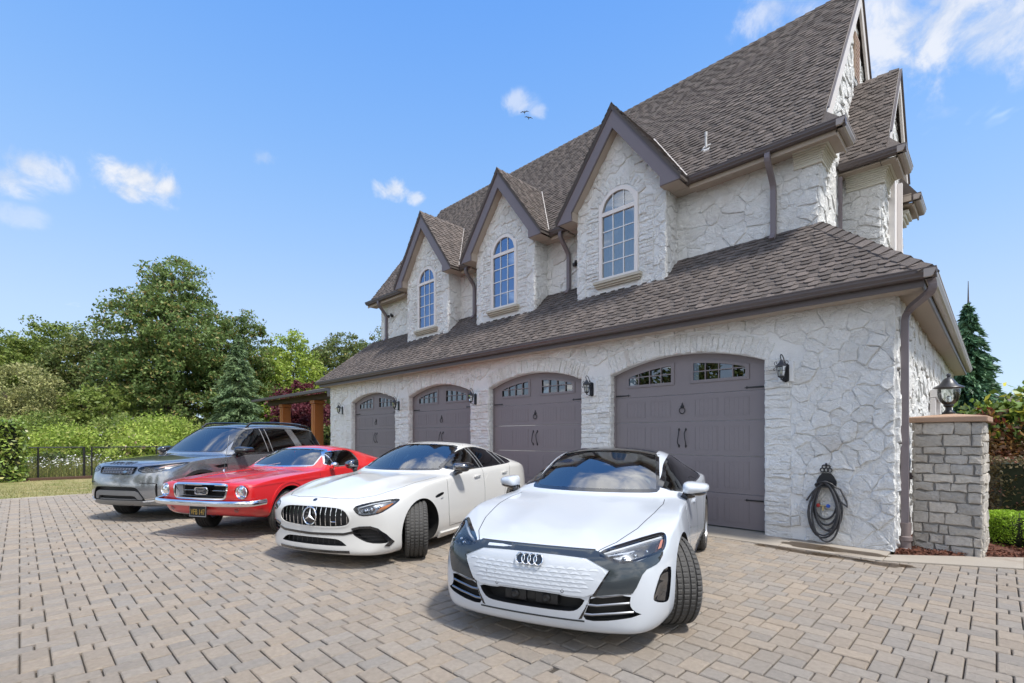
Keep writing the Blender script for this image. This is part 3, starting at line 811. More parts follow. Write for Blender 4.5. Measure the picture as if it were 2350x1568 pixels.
k = 1/math.hypot(1, SL)
for c, rf in zip(DORM, droofs):
    # each gable slope: s along the ridge, t from the eave upward
    L = (DFH+.03)/k; e0 = DAPX-SL*(DFH+.03); yb = UGY+(DAPX-UEAVE)/SL
    for s in (1, -1):
        hull = [(FAS-.03, 0), (UGY+.02, 0), (yb, L), (FAS-.03, L)]
        shingles(slope_place(c+s*(DFH+.03), 0, e0, (0, 1, 0), (-s*k, 0, SL*k), (s*SL*k, 0, k)), hull, rf)
# caps folded over hips and ridges
def caps(a, b, dl, dr, wid, roof, step=.19):
    a, b, n1, n2 = Vector(a), Vector(b), Vector(dl).normalized(), Vector(dr).normalized(); L = (b-a).length; d = (b-a).normalized(); up = (n1+n2).normalized()
    dl, dr = d.cross(n1).normalized(), d.cross(n2).normalized()
    if dl.dot(n2) > 0: dl = -dl
    if dr.dot(n1) > 0: dr = -dr
    t = 0
    while t < L-.02:
        e = min(L, t+step+.03); p, q = a+d*t, a+d*e
        pl, ql = up*.045, up*.022
        V = [p+dl*wid+pl, p+pl*1.15, p+dr*wid+pl, q+dr*wid+ql, q+ql*1.15, q+dl*wid+ql]
        V = V+[v-up*.02 for v in V]
        F = [(0, 1, 4, 5), (1, 2, 3, 4), (0, 6, 7, 1), (1, 7, 8, 2), (2, 8, 9, 3), (0, 5, 11, 6)]
        SH.append((.19*wid*1.4/(p-CAMP).length_squared, [tuple(v) for v in V], F, roof)); t += step
caps((GXR-RX0, ly0, lz0+.0), (UXR, UY, up_z), (0, -LSL, 1), (dd, 0, 1), .15, lroof)
caps((GXL+RX0, ly0, lz0), (GXL+RX0+(UY-ly0), UY, up_z), (0, -LSL, 1), (-1, 0, 1), .15, lroof)
caps((mx0, RY, RZ), (mx1, RY, RZ), (0, -ms, 1), (0, ms, 1), .13, mroof)
caps((UXR, RY, BRZ), (BRX, RY, BRZ), (0, -bs, 1), (0, bs, 1), .13, broof)
for c, rf in zip(DORM, droofs): caps((c, FAS-.03, DAPX), (c, UGY+(DAPX-UEAVE)/SL, DAPX), (-SL, 0, 1), (SL, 0, 1), .12, rf)
# valley flashing of the dormers
for c, rf in zip(DORM, droofs):
    va = MB()
    for s in (-1, 1):
        a = Vector((c+s*(DFH-.02), UGY+.06, DAPX-SL*(DFH-.02))); b = Vector((c, UGY+(DAPX-UEAVE)/SL, DAPX))
        o = Vector((s*.02, -.02, .03)); w = Vector((s*.012, 0, 0)); va.add([tuple(a+o-w), tuple(a+o+w), tuple(b+o+w), tuple(b+o-w)], [(0, 1, 2, 3)])
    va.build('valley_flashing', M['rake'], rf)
def scatter(items, name, many, mat):
    items.sort(key=lambda s: -s[0]); left = {}
    for i, (_, v, f, par) in enumerate(items):
        if i < 290:
            me = bpy.data.meshes.new(name); me.from_pydata(v, [], f); link(name, me, par, mat)
        else: left.setdefault(par.name, (par, MB()))[1].add(v, f)
    for par, mb in left.values(): o = mb.build(many, mat, par); tag(o, kind='stuff')
scatter(STONES, 'stone', 'stones', M['stone'])
scatter(SH, 'shingle', 'shingles', M['shingle'])

# ---- gutters, fascia, soffits, downspouts ------------------------------
GP = [(0, 0), (.0, -.012), (.008, -.02), (.008, -.05), (.028, -.085), (.028, -.098), (.05, -.115), (.12, -.115), (.12, -.02), (.11, -.01), (.11, 0)]
def gutter_run(pts, name='gutter', mat='gutter', close=True):
    """pts: corner points of the outer top edge; the trough lies to the left of the walking direction"""
    mb = MB(); n = len(GP); rows = []
    for i, p in enumerate(pts):
        p = Vector(p); ns = []
        if i > 0: d = (p-Vector(pts[i-1])).normalized(); ns.append(Vector((-d.y, d.x, 0)))
        if i < len(pts)-1: d = (Vector(pts[i+1])-p).normalized(); ns.append(Vector((-d.y, d.x, 0)))
        m = ns[0] if len(ns) == 1 else (ns[0]+ns[1])/(1+ns[0].dot(ns[1]))
        rows.append([tuple(p+m*a+Vector((0, 0, b))) for a, b in GP])
    v = sum(rows, []); f = []
    for i in range(len(pts)-1):
        for j in range(n): a = i*n+j; b = i*n+(j+1) % n; f.append((a, a+n, b+n, b))
    if close: f += [tuple(range(n)), tuple(range((len(pts)-1)*n, len(pts)*n))[::-1]]
    mb.add(v, f); return part(mb, name, M[mat], clean=True)
gutter_run([(GXL, 10.2, EAVE), (GXL, GY, EAVE), (GXR, GY, EAVE)]); gutter_run([(GXR+.002, GY+.004, EAVE), (GXR+.002, 19.75, EAVE)], mat='gutter_lit')
fa = MB()
fa.box((GXL+.122, GY+.125, EAVE-.20), (GXR-.122, GY+.15, EAVE-.03)); fa.box((GXR-.15, GY+.152, EAVE-.20), (GXR-.125, 19.7, EAVE-.03)); fa.box((GXL+.125, GY+.152, EAVE-.20), (GXL+.15, 10.2, EAVE-.03)); part(fa, 'fascia', M['gutter'])
so = MB(); zs = EAVE-.19
so.box((GXL+.15, GY+.152, zs), (GXR-.152, FY+.05, zs+.03)); so.box((XR-.05, FY+.052, zs), (GXR-.152, 19.7, zs+.03)); so.box((GXL+.15, FY+.052, zs), (XL+.05, 10.2, zs+.03)); part(so, 'soffit', M['soffit'])
# upper eaves between the dormers
segs = [(UGXL, DORM[0]-DFH-.0), (DORM[0]+DFH, DORM[1]-DFH), (DORM[1]+DFH, DORM[2]-DFH), (DORM[2]+DFH, UGXR)]
for i, (a, b) in enumerate(segs):
    if i == 3: (gutter_run([(a, UGY-.18, UEAVE), (a+.001, UGY, UEAVE), (b, UGY, UEAVE)]), gutter_run([(b+.002, UGY+.004, UEAVE), (b+.002, 9.55, UEAVE)], mat='gutter_lit'))
    elif i == 0: gutter_run([(a, 9.5, UEAVE), (a, UGY, UEAVE), (b, UGY, UEAVE)])
    else: gutter_run([(a, UGY, UEAVE), (b, UGY, UEAVE)])
    so = MB(); so.box((a+.02, UGY+.13, UEAVE-.15), (b-(.15 if i == 3 else .02), UY+.02, UEAVE-.12)); so.box((a+.01, UGY+.122, UEAVE-.19), (b-(.14 if i == 3 else .01), UGY+.145, UEAVE-.03)); part(so, 'soffit', M['soffit'])
# eave return boxes on the gable end: gutter, little hipped cap, soffit, cast-stone capital
def eave_return(xg, xw, y0, y1, name_front=False, flip=False):
    so = MB(); so.box((xw+.002, y0+.13, UEAVE-.155), (xg-.12, y1, UEAVE-.12)); so.box((xg-.145, y0+.13, UEAVE-.20), (xg-.122, y1, UEAVE-.03))
    ye = y1 if not flip else y0
    so.box((xw+.002, ye-.03 if not flip else ye, UEAVE-.118), (xg-.15, ye if not flip else ye+.03, UEAVE+.02)); part(so, 'soffit', M['soffit'])
    ca = MB(); h = .45
    A = [(xg-.05, y0+.05, UEAVE), (xg-.05, y1, UEAVE), (xw+.01, y1, UEAVE+h), (xw+.01, y0+.05 if flip else y0+.4, UEAVE+h)]
    ca.add(A+[(xw+.01, y0+.05, UEAVE)], [(0, 1, 2, 3), (0, 3, 4)]); o = part(ca, 'return_cap', M['shingle'])
eave_return(UGXR, UXR+.03, UGY, 9.55)
eave_return(BGX, BXW+.04, BGY, 11.29)
eave_return(BGX, BXW+.04, 12.55, 13.60, flip=True)
gutter_run([(UXR+.06, BGY, UEAVE), (BGX, BGY, UEAVE)]); gutter_run([(BGX+.002, BGY+.004, UEAVE), (BGX+.002, 11.29, UEAVE)], mat='gutter_lit')
gutter_run([(BXW+.02, 12.55, UEAVE), (BGX, 12.55, UEAVE)]); gutter_run([(BGX+.002, 12.554, UEAVE), (BGX+.002, 13.60, UEAVE)], mat='gutter_lit')
so = MB(); so.box((UXR+.03, BGY+.13, UEAVE-.15), (BXW+.03, BYF+.02, UEAVE-.12)); part(so, 'soffit', M['soffit'])
def capital(x0, y0, x1, y1, zt):
    mb = MB()
    for k, (o, h0, h1) in enumerate([(.02+.10*(q/7)**1.8+.012*(q in (0, 7)), .24-.033*q, .24-.033*(q+1)+.001) for q in range(7)]+[(.135, .0085+.0, .001)]):
        mb.box((x0-(o if x0 < x1-.6 else 0), y0-o, zt-h0), (x1+o, y1, zt-h1), bev=.01)
    return part(mb, 'capital', M['cornice'])
capital(UXR-.36, UY-.02, UXR+.03, UY+.5, UEAVE-.15)
capital(UXR+.10, BYF-.02, BXW+.03, BYF+.6, UEAVE-.15)
mb = MB()
for o, h0, h1 in ((.05, .27, .21), (.085, .208, .14), (.13, .138, .06)): mb.box((BXW, 12.75, UEAVE-.15-h0), (BXW+.05+o, 13.2+o, UEAVE-.15-h1), bev=.01)
part(mb, 'capital', M['cornice'])
# rake boards on the gable ends
for (x, y0, z0, y1, z1, w) in ((mx1, my0+.35, mz0+.35*ms, RY, RZ, .26), (BRX, by0+.35, UEAVE+.35*bs, RY, BRZ, .2)):
    for s in (1, -1):
        P = [(y0, z0-.02), (y0, z0-w-.16), (RY, z1-w-.16), (RY, z1-.02)]
        if s < 0: P = [(2*RY-a, b) for a, b in P][::-1]
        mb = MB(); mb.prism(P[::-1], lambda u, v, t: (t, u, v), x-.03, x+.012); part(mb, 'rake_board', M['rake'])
        P2 = [(y0, z0-.004), (y0, z0-.035), (RY, z1-.035), (RY, z1-.004)]
        if s < 0: P2 = [(2*RY-a, b) for a, b in P2][::-1]
        mb = MB(); mb.prism(P2[::-1], lambda u, v, t: (t, u, v), x+.0125, x+.045); part(mb, 'drip_edge', M['gutter'])
# gable vent with slats
ve = MB(); ve.box((UXR+.03, RY-.20, 8.7), (UXR+.07, RY-.16, 9.6)).box((UXR+.03, RY+.16, 8.7), (UXR+.07, RY+.20, 9.6)).box((UXR+.03, RY-.158, 8.7), (UXR+.07, RY+.158, 8.75)).box((UXR+.03, RY-.158, 9.55), (UXR+.07, RY+.158, 9.6))
gv = part(ve, 'gable_vent', pm('copper_vent', (.42, .30, .22), .6))
for i in range(9): MB().box((UXR+.04, RY-.156, 8.77+i*.085), (UXR+.075, RY+.156, 8.815+i*.085)).build('slat', pm('vent_slat', (.40, .27, .19), .6) if i == 0 else bpy.data.materials['vent_slat'], gv)
# downspouts
def downspout(pts, w=.036):
    mb = MB(); pts = [Vector(p) for p in pts]; n = len(pts)
    v = []; f = []
    for i, p in enumerate(pts):
        t = (pts[min(i+1, n-1)]-pts[max(i-1, 0)]).normalized()
        a = Vector((1, 0, 0)) if abs(t.x) < .8 else Vector((0, 1, 0)); a = (a-t*a.dot(t)).normalized(); b = t.cross(a)
        for sx, sy in ((-1, -1), (1, -1), (1, 1), (-1, 1)): v.append(tuple(p+a*w*sx+b*w*.8*sy))
    for i in range(n-1):
        for j in range(4): f.append((i*4+j, i*4+(j+1) % 4, i*4+4+(j+1) % 4, i*4+4+j))
    f += [(3, 2, 1, 0), tuple(range(4*n-4, 4*n))]
    mb.add(v, f); return part(mb, 'downspout', M['trim'], clean=True)
def curve(ps, n=6):
    out = []; ps = [Vector(p) for p in ps]; ps = [ps[0]]+ps+[ps[-1]]
    for i in range(1, len(ps)-2):
        for k in range(n):
            t = k/n; a, b, c, d = ps[i-1:i+3]; out.append(.5*((2*b)+(c-a)*t+(2*a-5*b+4*c-d)*t*t+(3*b-a-3*c+d)*t**3))
    return out+[ps[-2]]
zr = lambda y: lz0+LSL*(y-ly0)
for x in (-2.72, -7.16, -10.55, -15.30):
    yb_ = UY-.075
    downspout(curve([(x, UGY+.07, UEAVE-.11), (x, UGY+.07, UEAVE-.24), (x, yb_-.05, UEAVE-.50), (x, yb_, UEAVE-.62)], 4)+[(x, yb_, 5.6), (x, yb_, zr(yb_)+.08), (x, yb_-.09, zr(yb_-.1)+.05)], .042)
downspout([(UXR+.07, BGY+.10, UEAVE-.2), (UXR+.07, BGY+.10, 4.2)], .03)
cx_, cy_ = XR+.085, FY+.16
ds = curve([(GXR-.06, GY+.18, EAVE-.11), (GXR-.06, GY+.20, EAVE-.24), (cx_+.05, cy_-.02, EAVE-.36), (cx_, cy_, EAVE-.5)], 5)+[(cx_, cy_, 2.0), (cx_, cy_, .34)]
downspout(ds, .04)
ft = MB().lathe([(.001, 0), (.075, 0), (.075, .05), (.066, .06), (.066, .14), (.078, .15), (.078, .20), (.062, .21), (.062, .38), (.0, .38)], 16, org=(cx_, cy_, .0)); part(ft, 'drain_boot', pm('drain_boot', (.17, .135, .13), .6), smooth=True)
# vent pipe on the main roof
vt = my0+.75
vp = MB(); vx = -3.98; vy = my0+.52; vz = mz0+.52*ms
vp.tube([(vx, vy, vz-.05), (vx, vy, vz+.30)], .022, 10).tube([(vx, vy, vz+.25), (vx, vy, vz+.33)], .027, 10)
vp.add([(vx-.09, vy-.08, vz-.08*ms+.03), (vx+.09, vy-.08, vz-.08*ms+.03), (vx+.07, vy+.06, vz+.06*ms+.03), (vx-.07, vy+.06, vz+.06*ms+.03)], [(0, 1, 2, 3)]); part(vp, 'vent_pipe', pm('painted_vent', (.55, .54, .53), .5))

# ---- garage doors ------------------------------------------------------
DY = FY+.15
ZL = [.03, .585, 1.20, 1.785, 2.26]
def garage_door(c):
    b = MB()
    for z0, z1 in zip(ZL, ZL[1:]): b.box((c-DH+.012, DY, z0+.003), (c+DH-.012, DY+.05, z1-.003), bev=.004)
    n = 20; top = [(c+x, min(arcz(x)+.02, APX)) for x in [DH-.012-2*(DH-.012)*k/n for k in range(n+1)]]
    # top section built round two glazed openings
    wl, wr_ = (-1.09, -.18), (.18, 1.09); wz0 = 2.475
    wtop = lambda x: arcz(x)-.135
    cuts = sorted({-DH+.012, *wl, *wr_, DH-.012} | {-DH+.012+2*(DH-.012)*k/24 for k in range(25)})
    for x0, x1 in zip(cuts, cuts[1:]):
        xm = (x0+x1)/2; inw = wl[0] < xm < wl[1] or wr_[0] < xm < wr_[1]
        if inw:
            b.prism([(c+x0, ZL[4]+.003), (c+x1, ZL[4]+.003), (c+x1, wz0), (c+x0, wz0)], lambda u, v, t: (u, t, v), DY+.05, DY)
            b.prism([(c+x0, wtop(x0)), (c+x1, wtop(x1)), (c+x1, arcz(x1)+.03), (c+x0, arcz(x0)+.03)], lambda u, v, t: (u, t, v), DY+.05, DY)
        else: b.prism([(c+x0, ZL[4]+.003), (c+x1, ZL[4]+.003), (c+x1, arcz(x1)+.03), (c+x0, arcz(x0)+.03)], lambda u, v, t: (u, t, v), DY+.05, DY)
    # jamb stop strips
    for s in (-1, 1): b.box((c+s*(DH-.045), DY-.025, 0.02), (c+s*(DH-.004), DY-.002, SPR))
    d = part(b, 'garage_door', M['door'])
    cols = [(-1.12, -.72), (-.62, -.22), (.22, .62), (.72, 1.12)]
    for z0, z1 in zip(ZL[:4], ZL[1:]):
        for a, e in cols:
            p = MB(); w = (e-a)
            for (q0, q1, r0, r1) in ((a, e, z0+.085, z0+.097), (a, e, z1-.097, z1-.085), (a, a+.012, z0+.098, z1-.098), (e-.012, e, z0+.098, z1-.098)):
                p.box((c+q0, DY-.004, r0), (c+q1, DY-.001, r1))
            ns = 5
            for k in range(ns): p.box((c+a+.018+(w-.036)*k/ns+.003, DY-.0022, z0+.103), (c+a+.018+(w-.036)*(k+1)/ns-.003, DY-.0008, z1-.103))
            p.build('panel', M['door'], d)
    for a, e in (wl, wr_):
        f = MB(); k = 8
        for i in range(k):
            x0, x1 = a+(e-a)*i/k, a+(e-a)*(i+1)/k
            f.prism([(c+x0, wtop(x0)-.03), (c+x1, wtop(x1)-.03), (c+x1, wtop(x1)+.02), (c+x0, wtop(x0)+.02)], lambda u, v, t: (u, t, v), DY-.001, DY-.016)
        f.box((c+a-.03, DY-.016, wz0-.03), (c+e+.03, DY-.001, wz0+.018))
        for x in (a, e): f.box((c+x-.03, DY-.0165, wz0+.019), (c+x+.02 if x == a else c+x+.03, DY-.001, wtop(x)+.015))
        for i in range(1, 4): x = a+(e-a)*i/4; f.box((c+x-.008, DY-.013, wz0+.02), (c+x+.008, DY+.006, wtop(x)-.031))
        zm = wz0+(wtop(0)-wz0)*.47; f.box((c+a+.021, DY-.0125, zm-.008), (c+e-.031, DY+.006, zm+.008)); f.build('window_frame', M['door'], d)
        for i in range(4):
            x0, x1 = a+(e-a)*i/4, a+(e-a)*(i+1)/4
            for lo, hi0, hi1 in ((wz0, zm, zm), (zm, wtop(x0), wtop(x1))):
                t = rnd.uniform(-.004, .004); s = rnd.uniform(-.003, .003)
                MB().add([(c+x0, DY+.018+t, lo), (c+x1, DY+.018-t, lo), (c+x1, DY+.018-t+s, hi1), (c+x0, DY+.018+t+s, hi0)], [(0, 1, 2, 3)]).build('pane', M['gpane'], d)
        MB().box((c+a-.02, DY+.3, wz0-.05), (c+e+.02, DY+.32, 2.95)).build('dark_backing', M['room'], d)
    # iron work: pull handles, ring, strap hinges
    for s in (-1, 1):
        h = MB(); x = c+s*.062
        h.tube(curve([(x, DY-.012, 1.36), (x+s*.012, DY-.045, 1.42), (x, DY-.052, 1.50), (x-s*.010, DY-.045, 1.58), (x, DY-.012, 1.64)], 5), .0085, 6)
        for z in (1.355, 1.645): h.prism([(x-.018, z), (x, z-.03), (x+.018, z), (x, z+.03)], lambda u, v, t: (u, t, v), DY-.002, DY-.014)
        h.build('handle', M['black'], d, smooth=True)
        for z in (.50, 2.305):
            q = MB(); x0, x1 = c+s*(DH-.03), c+s*(DH-.36)
            P = [(x0, z-.014), (x1+s*.05, z-.010), (x1+s*.045, z-.024), (x1+s*.03, z-.008), (x1, z), (x1+s*.03, z+.008), (x1+s*.045, z+.024), (x1+s*.05, z+.010), (x0, z+.014)]
            q.prism(P if s < 0 else P[::-1], lambda u, v, t: (u, t, v), DY-.002, DY-.010); q.build('strap_hinge', M['black'], d)
    r = MB(); r.tube([(c+.05*math.cos(a), DY-.022, 1.98+.055*math.sin(a)) for a in [2*math.pi*k/20 for k in range(20)]], .0075, 6, closed=True)
    r.prism([(c-.022, 2.02), (c+.022, 2.02), (c+.03, 2.06), (c+.012, 2.075), (c, 2.12), (c-.012, 2.075), (c-.03, 2.06)], lambda u, v, t: (u, t, v), DY-.002, DY-.018); r.build('ring_pull', M['black'], d)
    return d
M['gpane'] = glass_mat('garage_glass', (.10, .11, .12), 2.4)
gdoors = [garage_door(c) for c in DOORS]
# ============================================================ CAR TOOLKIT
def paint(name, col, metal=0., rough=.32, flake=0.):
    m = bpy.data.materials.new(name); m.use_nodes = True; t = m.node_tree; t.nodes.clear(); q = G(t)
    geo = q.n('NewGeometry').outputs['Position']
    c = q.mix(q.m('MULTIPLY', q.noise(geo, 2.0, 3), .10), col, tuple(x*.8 for x in col))
    b = q.n('BsdfPrincipled', i={'Base Color': c, 'Roughness': rough, 'Metallic': metal, 'Coat Weight': 1.0, 'Coat Roughness': .025, 'Coat IOR': 1.55})
    orange = q.n('Bump', i={'Height': q.noise(geo, 55., 2), 'Strength': .012, 'Distance': .01}); t.links.new(orange.outputs[0], b.inputs['Coat Normal'])
    q.n('OutputMaterial', i={0: b.outputs[0]}); return m
M['tyre'] = pm('tyre_rubber', (.058, .056, .053), .78, nscale=9, nvar=.5, bump=.25, bscale=120, dirt=((.10, .085, .07), .35, 7))
M['well'] = pm('wheel_well', (.008, .008, .008), .95)
M['piano'] = pm('gloss_black', (.010, .010, .012), .08, coat=1)
M['plastic'] = pm('black_plastic', (.018, .018, .019), .5, nscale=20, nvar=.2)
M['shut'] = pm('shut_line', (.02, .02, .022), .8)
M['rim'] = pm('alloy_rim', (.34, .345, .36), .28, .9)
M['rimdark'] = pm('dark_rim', (.05, .05, .055), .3, .7)
M['chassis'] = pm('underbody', (.010, .010, .010), .9)
M['screen'] = glass_mat('windscreen_glass', (.72, .80, .80), 3.0)
M['tint'] = glass_mat('tinted_glass', (.035, .038, .042), 1.75)
M['clearside'] = glass_mat('side_glass', (.55, .68, .64), 1.6)
M['lens'] = glass_mat('lamp_lens', (.90, .92, .94), 1.5)
M['trimgrey'] = pm('grey_interior', (.34, .36, .34), .8)
M['trimdark'] = pm('dark_interior', (.03, .03, .032), .75)
M['lampwhite'] = pm('lamp_white', (.75, .77, .80), .25, .3)
M['lampbowl'] = pm('lamp_bowl', (.16, .17, .19), .25, .8)
M['lampchrome'] = pm('lamp_reflector', (.62, .64, .68), .12, 1.0)
M['amber'] = pm('amber_lens', (.62, .19, .01), .15, coat=.8)
M['redlens'] = pm('red_lens', (.35, .008, .010), .12, coat=.8)

def chaikin(p, n=2, closed=True):
    for _ in range(n):
        o = []
        for i in range(len(p) if closed else len(p)-1):
            a, b = p[i], p[(i+1) % len(p)]
            o += [(a[0]*.75+b[0]*.25, a[1]*.75+b[1]*.25), (a[0]*.25+b[0]*.75, a[1]*.25+b[1]*.75)]
        p = o if closed else [p[0]]+o+[p[-1]]
    return p
def inpoly(x, y, p):
    c = False; j = len(p)-1
    for i in range(len(p)):
        if (p[i][1] > y) != (p[j][1] > y) and x < (p[j][0]-p[i][0])*(y-p[i][1])/(p[j][1]-p[i][1])+p[i][0]: c = not c
        j = i
    return c
def resample(p, d, closed=True):
    o = []; n = len(p)
    for i in range(n if closed else n-1):
        a, b = p[i], p[(i+1) % n]; L = math.hypot(b[0]-a[0], b[1]-a[1]); k = max(1, int(round(L/d)))
        o += [(a[0]+(b[0]-a[0])*t/k, a[1]+(b[1]-a[1])*t/k) for t in range(k)]
    if not closed: o.append(p[-1])
    return o
def tri_region(poly, d):
    b = resample(poly, d); pts = [Vector(p) for p in b]; n = len(b)
    x0, x1 = min(p[0] for p in b), max(p[0] for p in b); y0, y1 = min(p[1] for p in b), max(p[1] for p in b)
    y = y0+d*.5; r = 0
    while y < y1:
        x = x0+d*(.5 if r % 2 else .1)
        while x < x1:
            if inpoly(x, y, b) and min((x-p[0])**2+(y-p[1])**2 for p in b) > (.45*d)**2: pts.append(Vector((x, y)))
            x += d
        y += d*.87; r += 1
    v, e, f, _, _, _ = geometry.delaunay_2d_cdt(pts, [(i, (i+1) % n) for i in range(n)], [], 1, 1e-7)
    f = [q for q in f if inpoly(sum(v[i][0] for i in q)/len(q), sum(v[i][1] for i in q)/len(q), b)]
    return [tuple(q) for q in v], [tuple(q) for q in f], n

DG = lambda: (bpy.context.view_layer.update(), bpy.context.evaluated_depsgraph_get())[1]
def applied(o, name):
    ev = o.evaluated_get(DG()); me = bpy.data.meshes.new_from_object(ev); me.name = name; return me

class Car:
    def __init__(s, name, rows, P, Q, RP, ws, pose, label, mats, creases=(), dome=None):
        s.root = empty(name, (pose[0], pose[1], 0), R(pose[2])); tag(s.root, label, 'car', 'cars parked on the paved forecourt')
        s.P, s.Q, s.m = P, Q, mats
        L = rows[-1][0]
        ip = lambda t, x: float(np.interp(x, [a for a, b in t], [b for a, b in t]))
        def disp(x, y, z):
            y = abs(y)
            f = max(0, 1-x/1.0); x2 = x+(ip(P, y)+ip(Q, z))*f
            r = max(0, 1-(L-x)/.8); x2 -= (ip(RP, y)+.10*max(0, (z-.75)))*r
            b = max(0, min((x-ws[0])/(ws[1]-ws[0]), 1, (ws[3]-x)/(ws[3]-ws[2]))); x2 += ws[4]*(y/.7)**2*b
            return (x2, y, z)
        V = []; F = []; nr = 24
        gk = (0, .35, .62, .85)
        for (x, zb, wb, zm, wm, zs, w_s, zc, wc, zt) in rows:
            half = [(g_*wb, zb) for g_ in gk]+[(wb, zb), (wb+.8*(wm-wb), zb+.35*(zm-zb)), (wm, zm), (.35*wm+.65*w_s+.006, zm+.70*(zs-zm)), (w_s, zs),
                    ((w_s+wc)/2+.022, (zs+zc)/2+.012), (wc, zc), (.55*wc, zc+.80*(zt-zc)), (0, zt)]
            if dome and dome[0] <= x <= dome[1]: half[11] = (half[11][0], half[11][1]+dome[2]); half[10] = (half[10][0], half[10][1]-dome[2]*.5)
            for (y, z) in half: p = disp(x, y, z); V.append((p[0], y, z))
            for (y, z) in half[11:0:-1]: p = disp(x, y, z); V.append((p[0], -y, z))
        for i in range(len(rows)-1):
            for j in range(nr): F.append((i*nr+j, i*nr+(j+1) % nr, (i+1)*nr+(j+1) % nr, (i+1)*nr+j))
        s.creases = []
        for end in (0, len(rows)-1):
            x, zb, wb, zm, wm, zs, w_s, zc, wc, zt = rows[end]; o = end*nr
            B = [o+k for k in (4, 3, 2, 1, 0)]+[o+24-k for k in (1, 2, 3, 4)]            # bottom row, y from + to -
            T = [o+k for k in (8, 9, 10, 11, 12)]+[o+24-k for k in (11, 10, 9, 8)]
            grid = [B]
            ytop = [V[i][1] for i in T]; ybot = [V[i][1] for i in B]
            for r in (5, 6, 7):
                y_, z_ = V[o+r][1], V[o+r][2]; row = [o+r]
                q = (r-4)/4
                for c in range(1, 8):
                    yy = (ybot[c]/ybot[0]*(1-q)+ytop[c]/ytop[0]*q)*y_
                    zz = z_+(V[T[c]][2]-V[T[0]][2])*q*q*.8
                    p = disp(x, yy, zz); V.append((p[0], yy, zz)); row.append(len(V)-1)
                row.append(o+24-r); grid.append(row)
            grid.append(T)
            for r in range(4):
                for c in range(8):
                    q = (grid[r][c], grid[r][c+1], grid[r+1][c+1], grid[r+1][c]); F.append(q if end == 0 else q[::-1])
        me = bpy.data.meshes.new('cage'); me.from_pydata(V, [], F)
        bm = bmesh.new(); bm.from_mesh(me); bmesh.ops.recalc_face_normals(bm, faces=bm.faces)
        cl = bm.edges.layers.float.new('crease_edge'); bm.verts.ensure_lookup_table()
        for (idx, val, x0, x1) in creases:
            for i in range(len(rows)-1):
                if x0 <= rows[i][0] <= x1:
                    for k in (idx, 24-idx):
                        e = bm.edges.get((bm.verts[i*nr+k], bm.verts[(i+1)*nr+k]))
                        if e: e[cl] = val
        bm.to_mesh(me); bm.free()
        o = bpy.data.objects.new('cage', me); COL.objects.link(o)
        md = o.modifiers.new('s', 'SUBSURF'); md.levels = 3; md.render_levels = 3
        s.base = applied(o, 'body'); bpy.data.objects.remove(o)
        s.base.materials.clear(); s.base.materials.append(mats['paint'])
        vs = [v.co.copy() for v in s.base.vertices]; s.bvh = BVHTree.FromPolygons(vs, [tuple(p.vertices) for p in s.base.polygons])
        s.cut1 = []; s.cut2 = []; s.cutc = []
    # --- projection of outlines onto the body surface
    def ray(s, u, v, view):
        if view == 'front': o, d = Vector((-2, u, v)), Vector((1, 0, 0))
        elif view == 'left': o, d = Vector((u, -3, v)), Vector((0, 1, 0))
        elif view == 'right': o, d = Vector((u, 3, v)), Vector((0, -1, 0))
        elif view == 'top': o, d = Vector((u, v, 4)), Vector((0, 0, -1))
        else: o, d = Vector((9, u, v)), Vector((-1, 0, 0))
        h = s.bvh.ray_cast(o, d)
        if h[0] is None and view in ('front', 'top', 'rear'):
            for k in range(1, 30):                       # just past the silhouette: slide inwards until the body is met
                o2 = o.copy(); o2.y = u*(1-.01*k) if view != 'top' else v*(1-.01*k)
                h = s.bvh.ray_cast(o2, d)
                if h[0] is not None: break
        if h[0] is None:
            if view in ('left', 'right'): q = Vector((u, o.y/3*.9, v))
            elif view == 'front': q = Vector((.3, u, v))
            elif view == 'top': q = Vector((u, v, .8))
            else: q = Vector((4.6, u, v))
            n = s.bvh.find_nearest(q); return n[0], n[1], d
        return h[0], h[1], d
    def patch(s, name, poly, view, mat, off=.003, res=.03, skirt=.014, parent=None, both=False, bulge=0.0):
        outs = []
        todo = [(poly, view)]
        if both: todo.append(([(u, v) for u, v in poly], 'right') if view == 'left' else ([(-u, v) for u, v in poly], view) if view in ('front', 'rear') else ([(u, -v) for u, v in poly], view))
        for pl, vw in todo:
            v, f, n = tri_region(pl, res); P = []; D = []
            for q in v:
                c, nn, d = s.ray(q[0], q[1], vw)
                if nn.dot(d) > 0: nn = -nn
                P.append(c+nn*off); D.append(d)
            nv = len(P)
            for q in range(n): P.append(P[q]+D[q]*skirt)
            fs = list(f); fs += [(i, (i+1) % n, nv+(i+1) % n, nv+i) for i in range(n)]
            mb = MB(); mb.add([tuple(p) for p in P], fs); o = mb.build(name, mat, parent or s.root, clean=True)
            me = o.data; me.polygons.foreach_set('use_smooth', [True]*len(me.polygons)); me.set_sharp_from_angle(angle=R(40))
            d0 = D[0]
            if sum(p.normal.dot(d0)*p.area for p in me.polygons if abs(p.normal.dot(d0)) > .2) > 0: me.flip_normals()
            outs.append(o)
        return outs if both else outs[0]
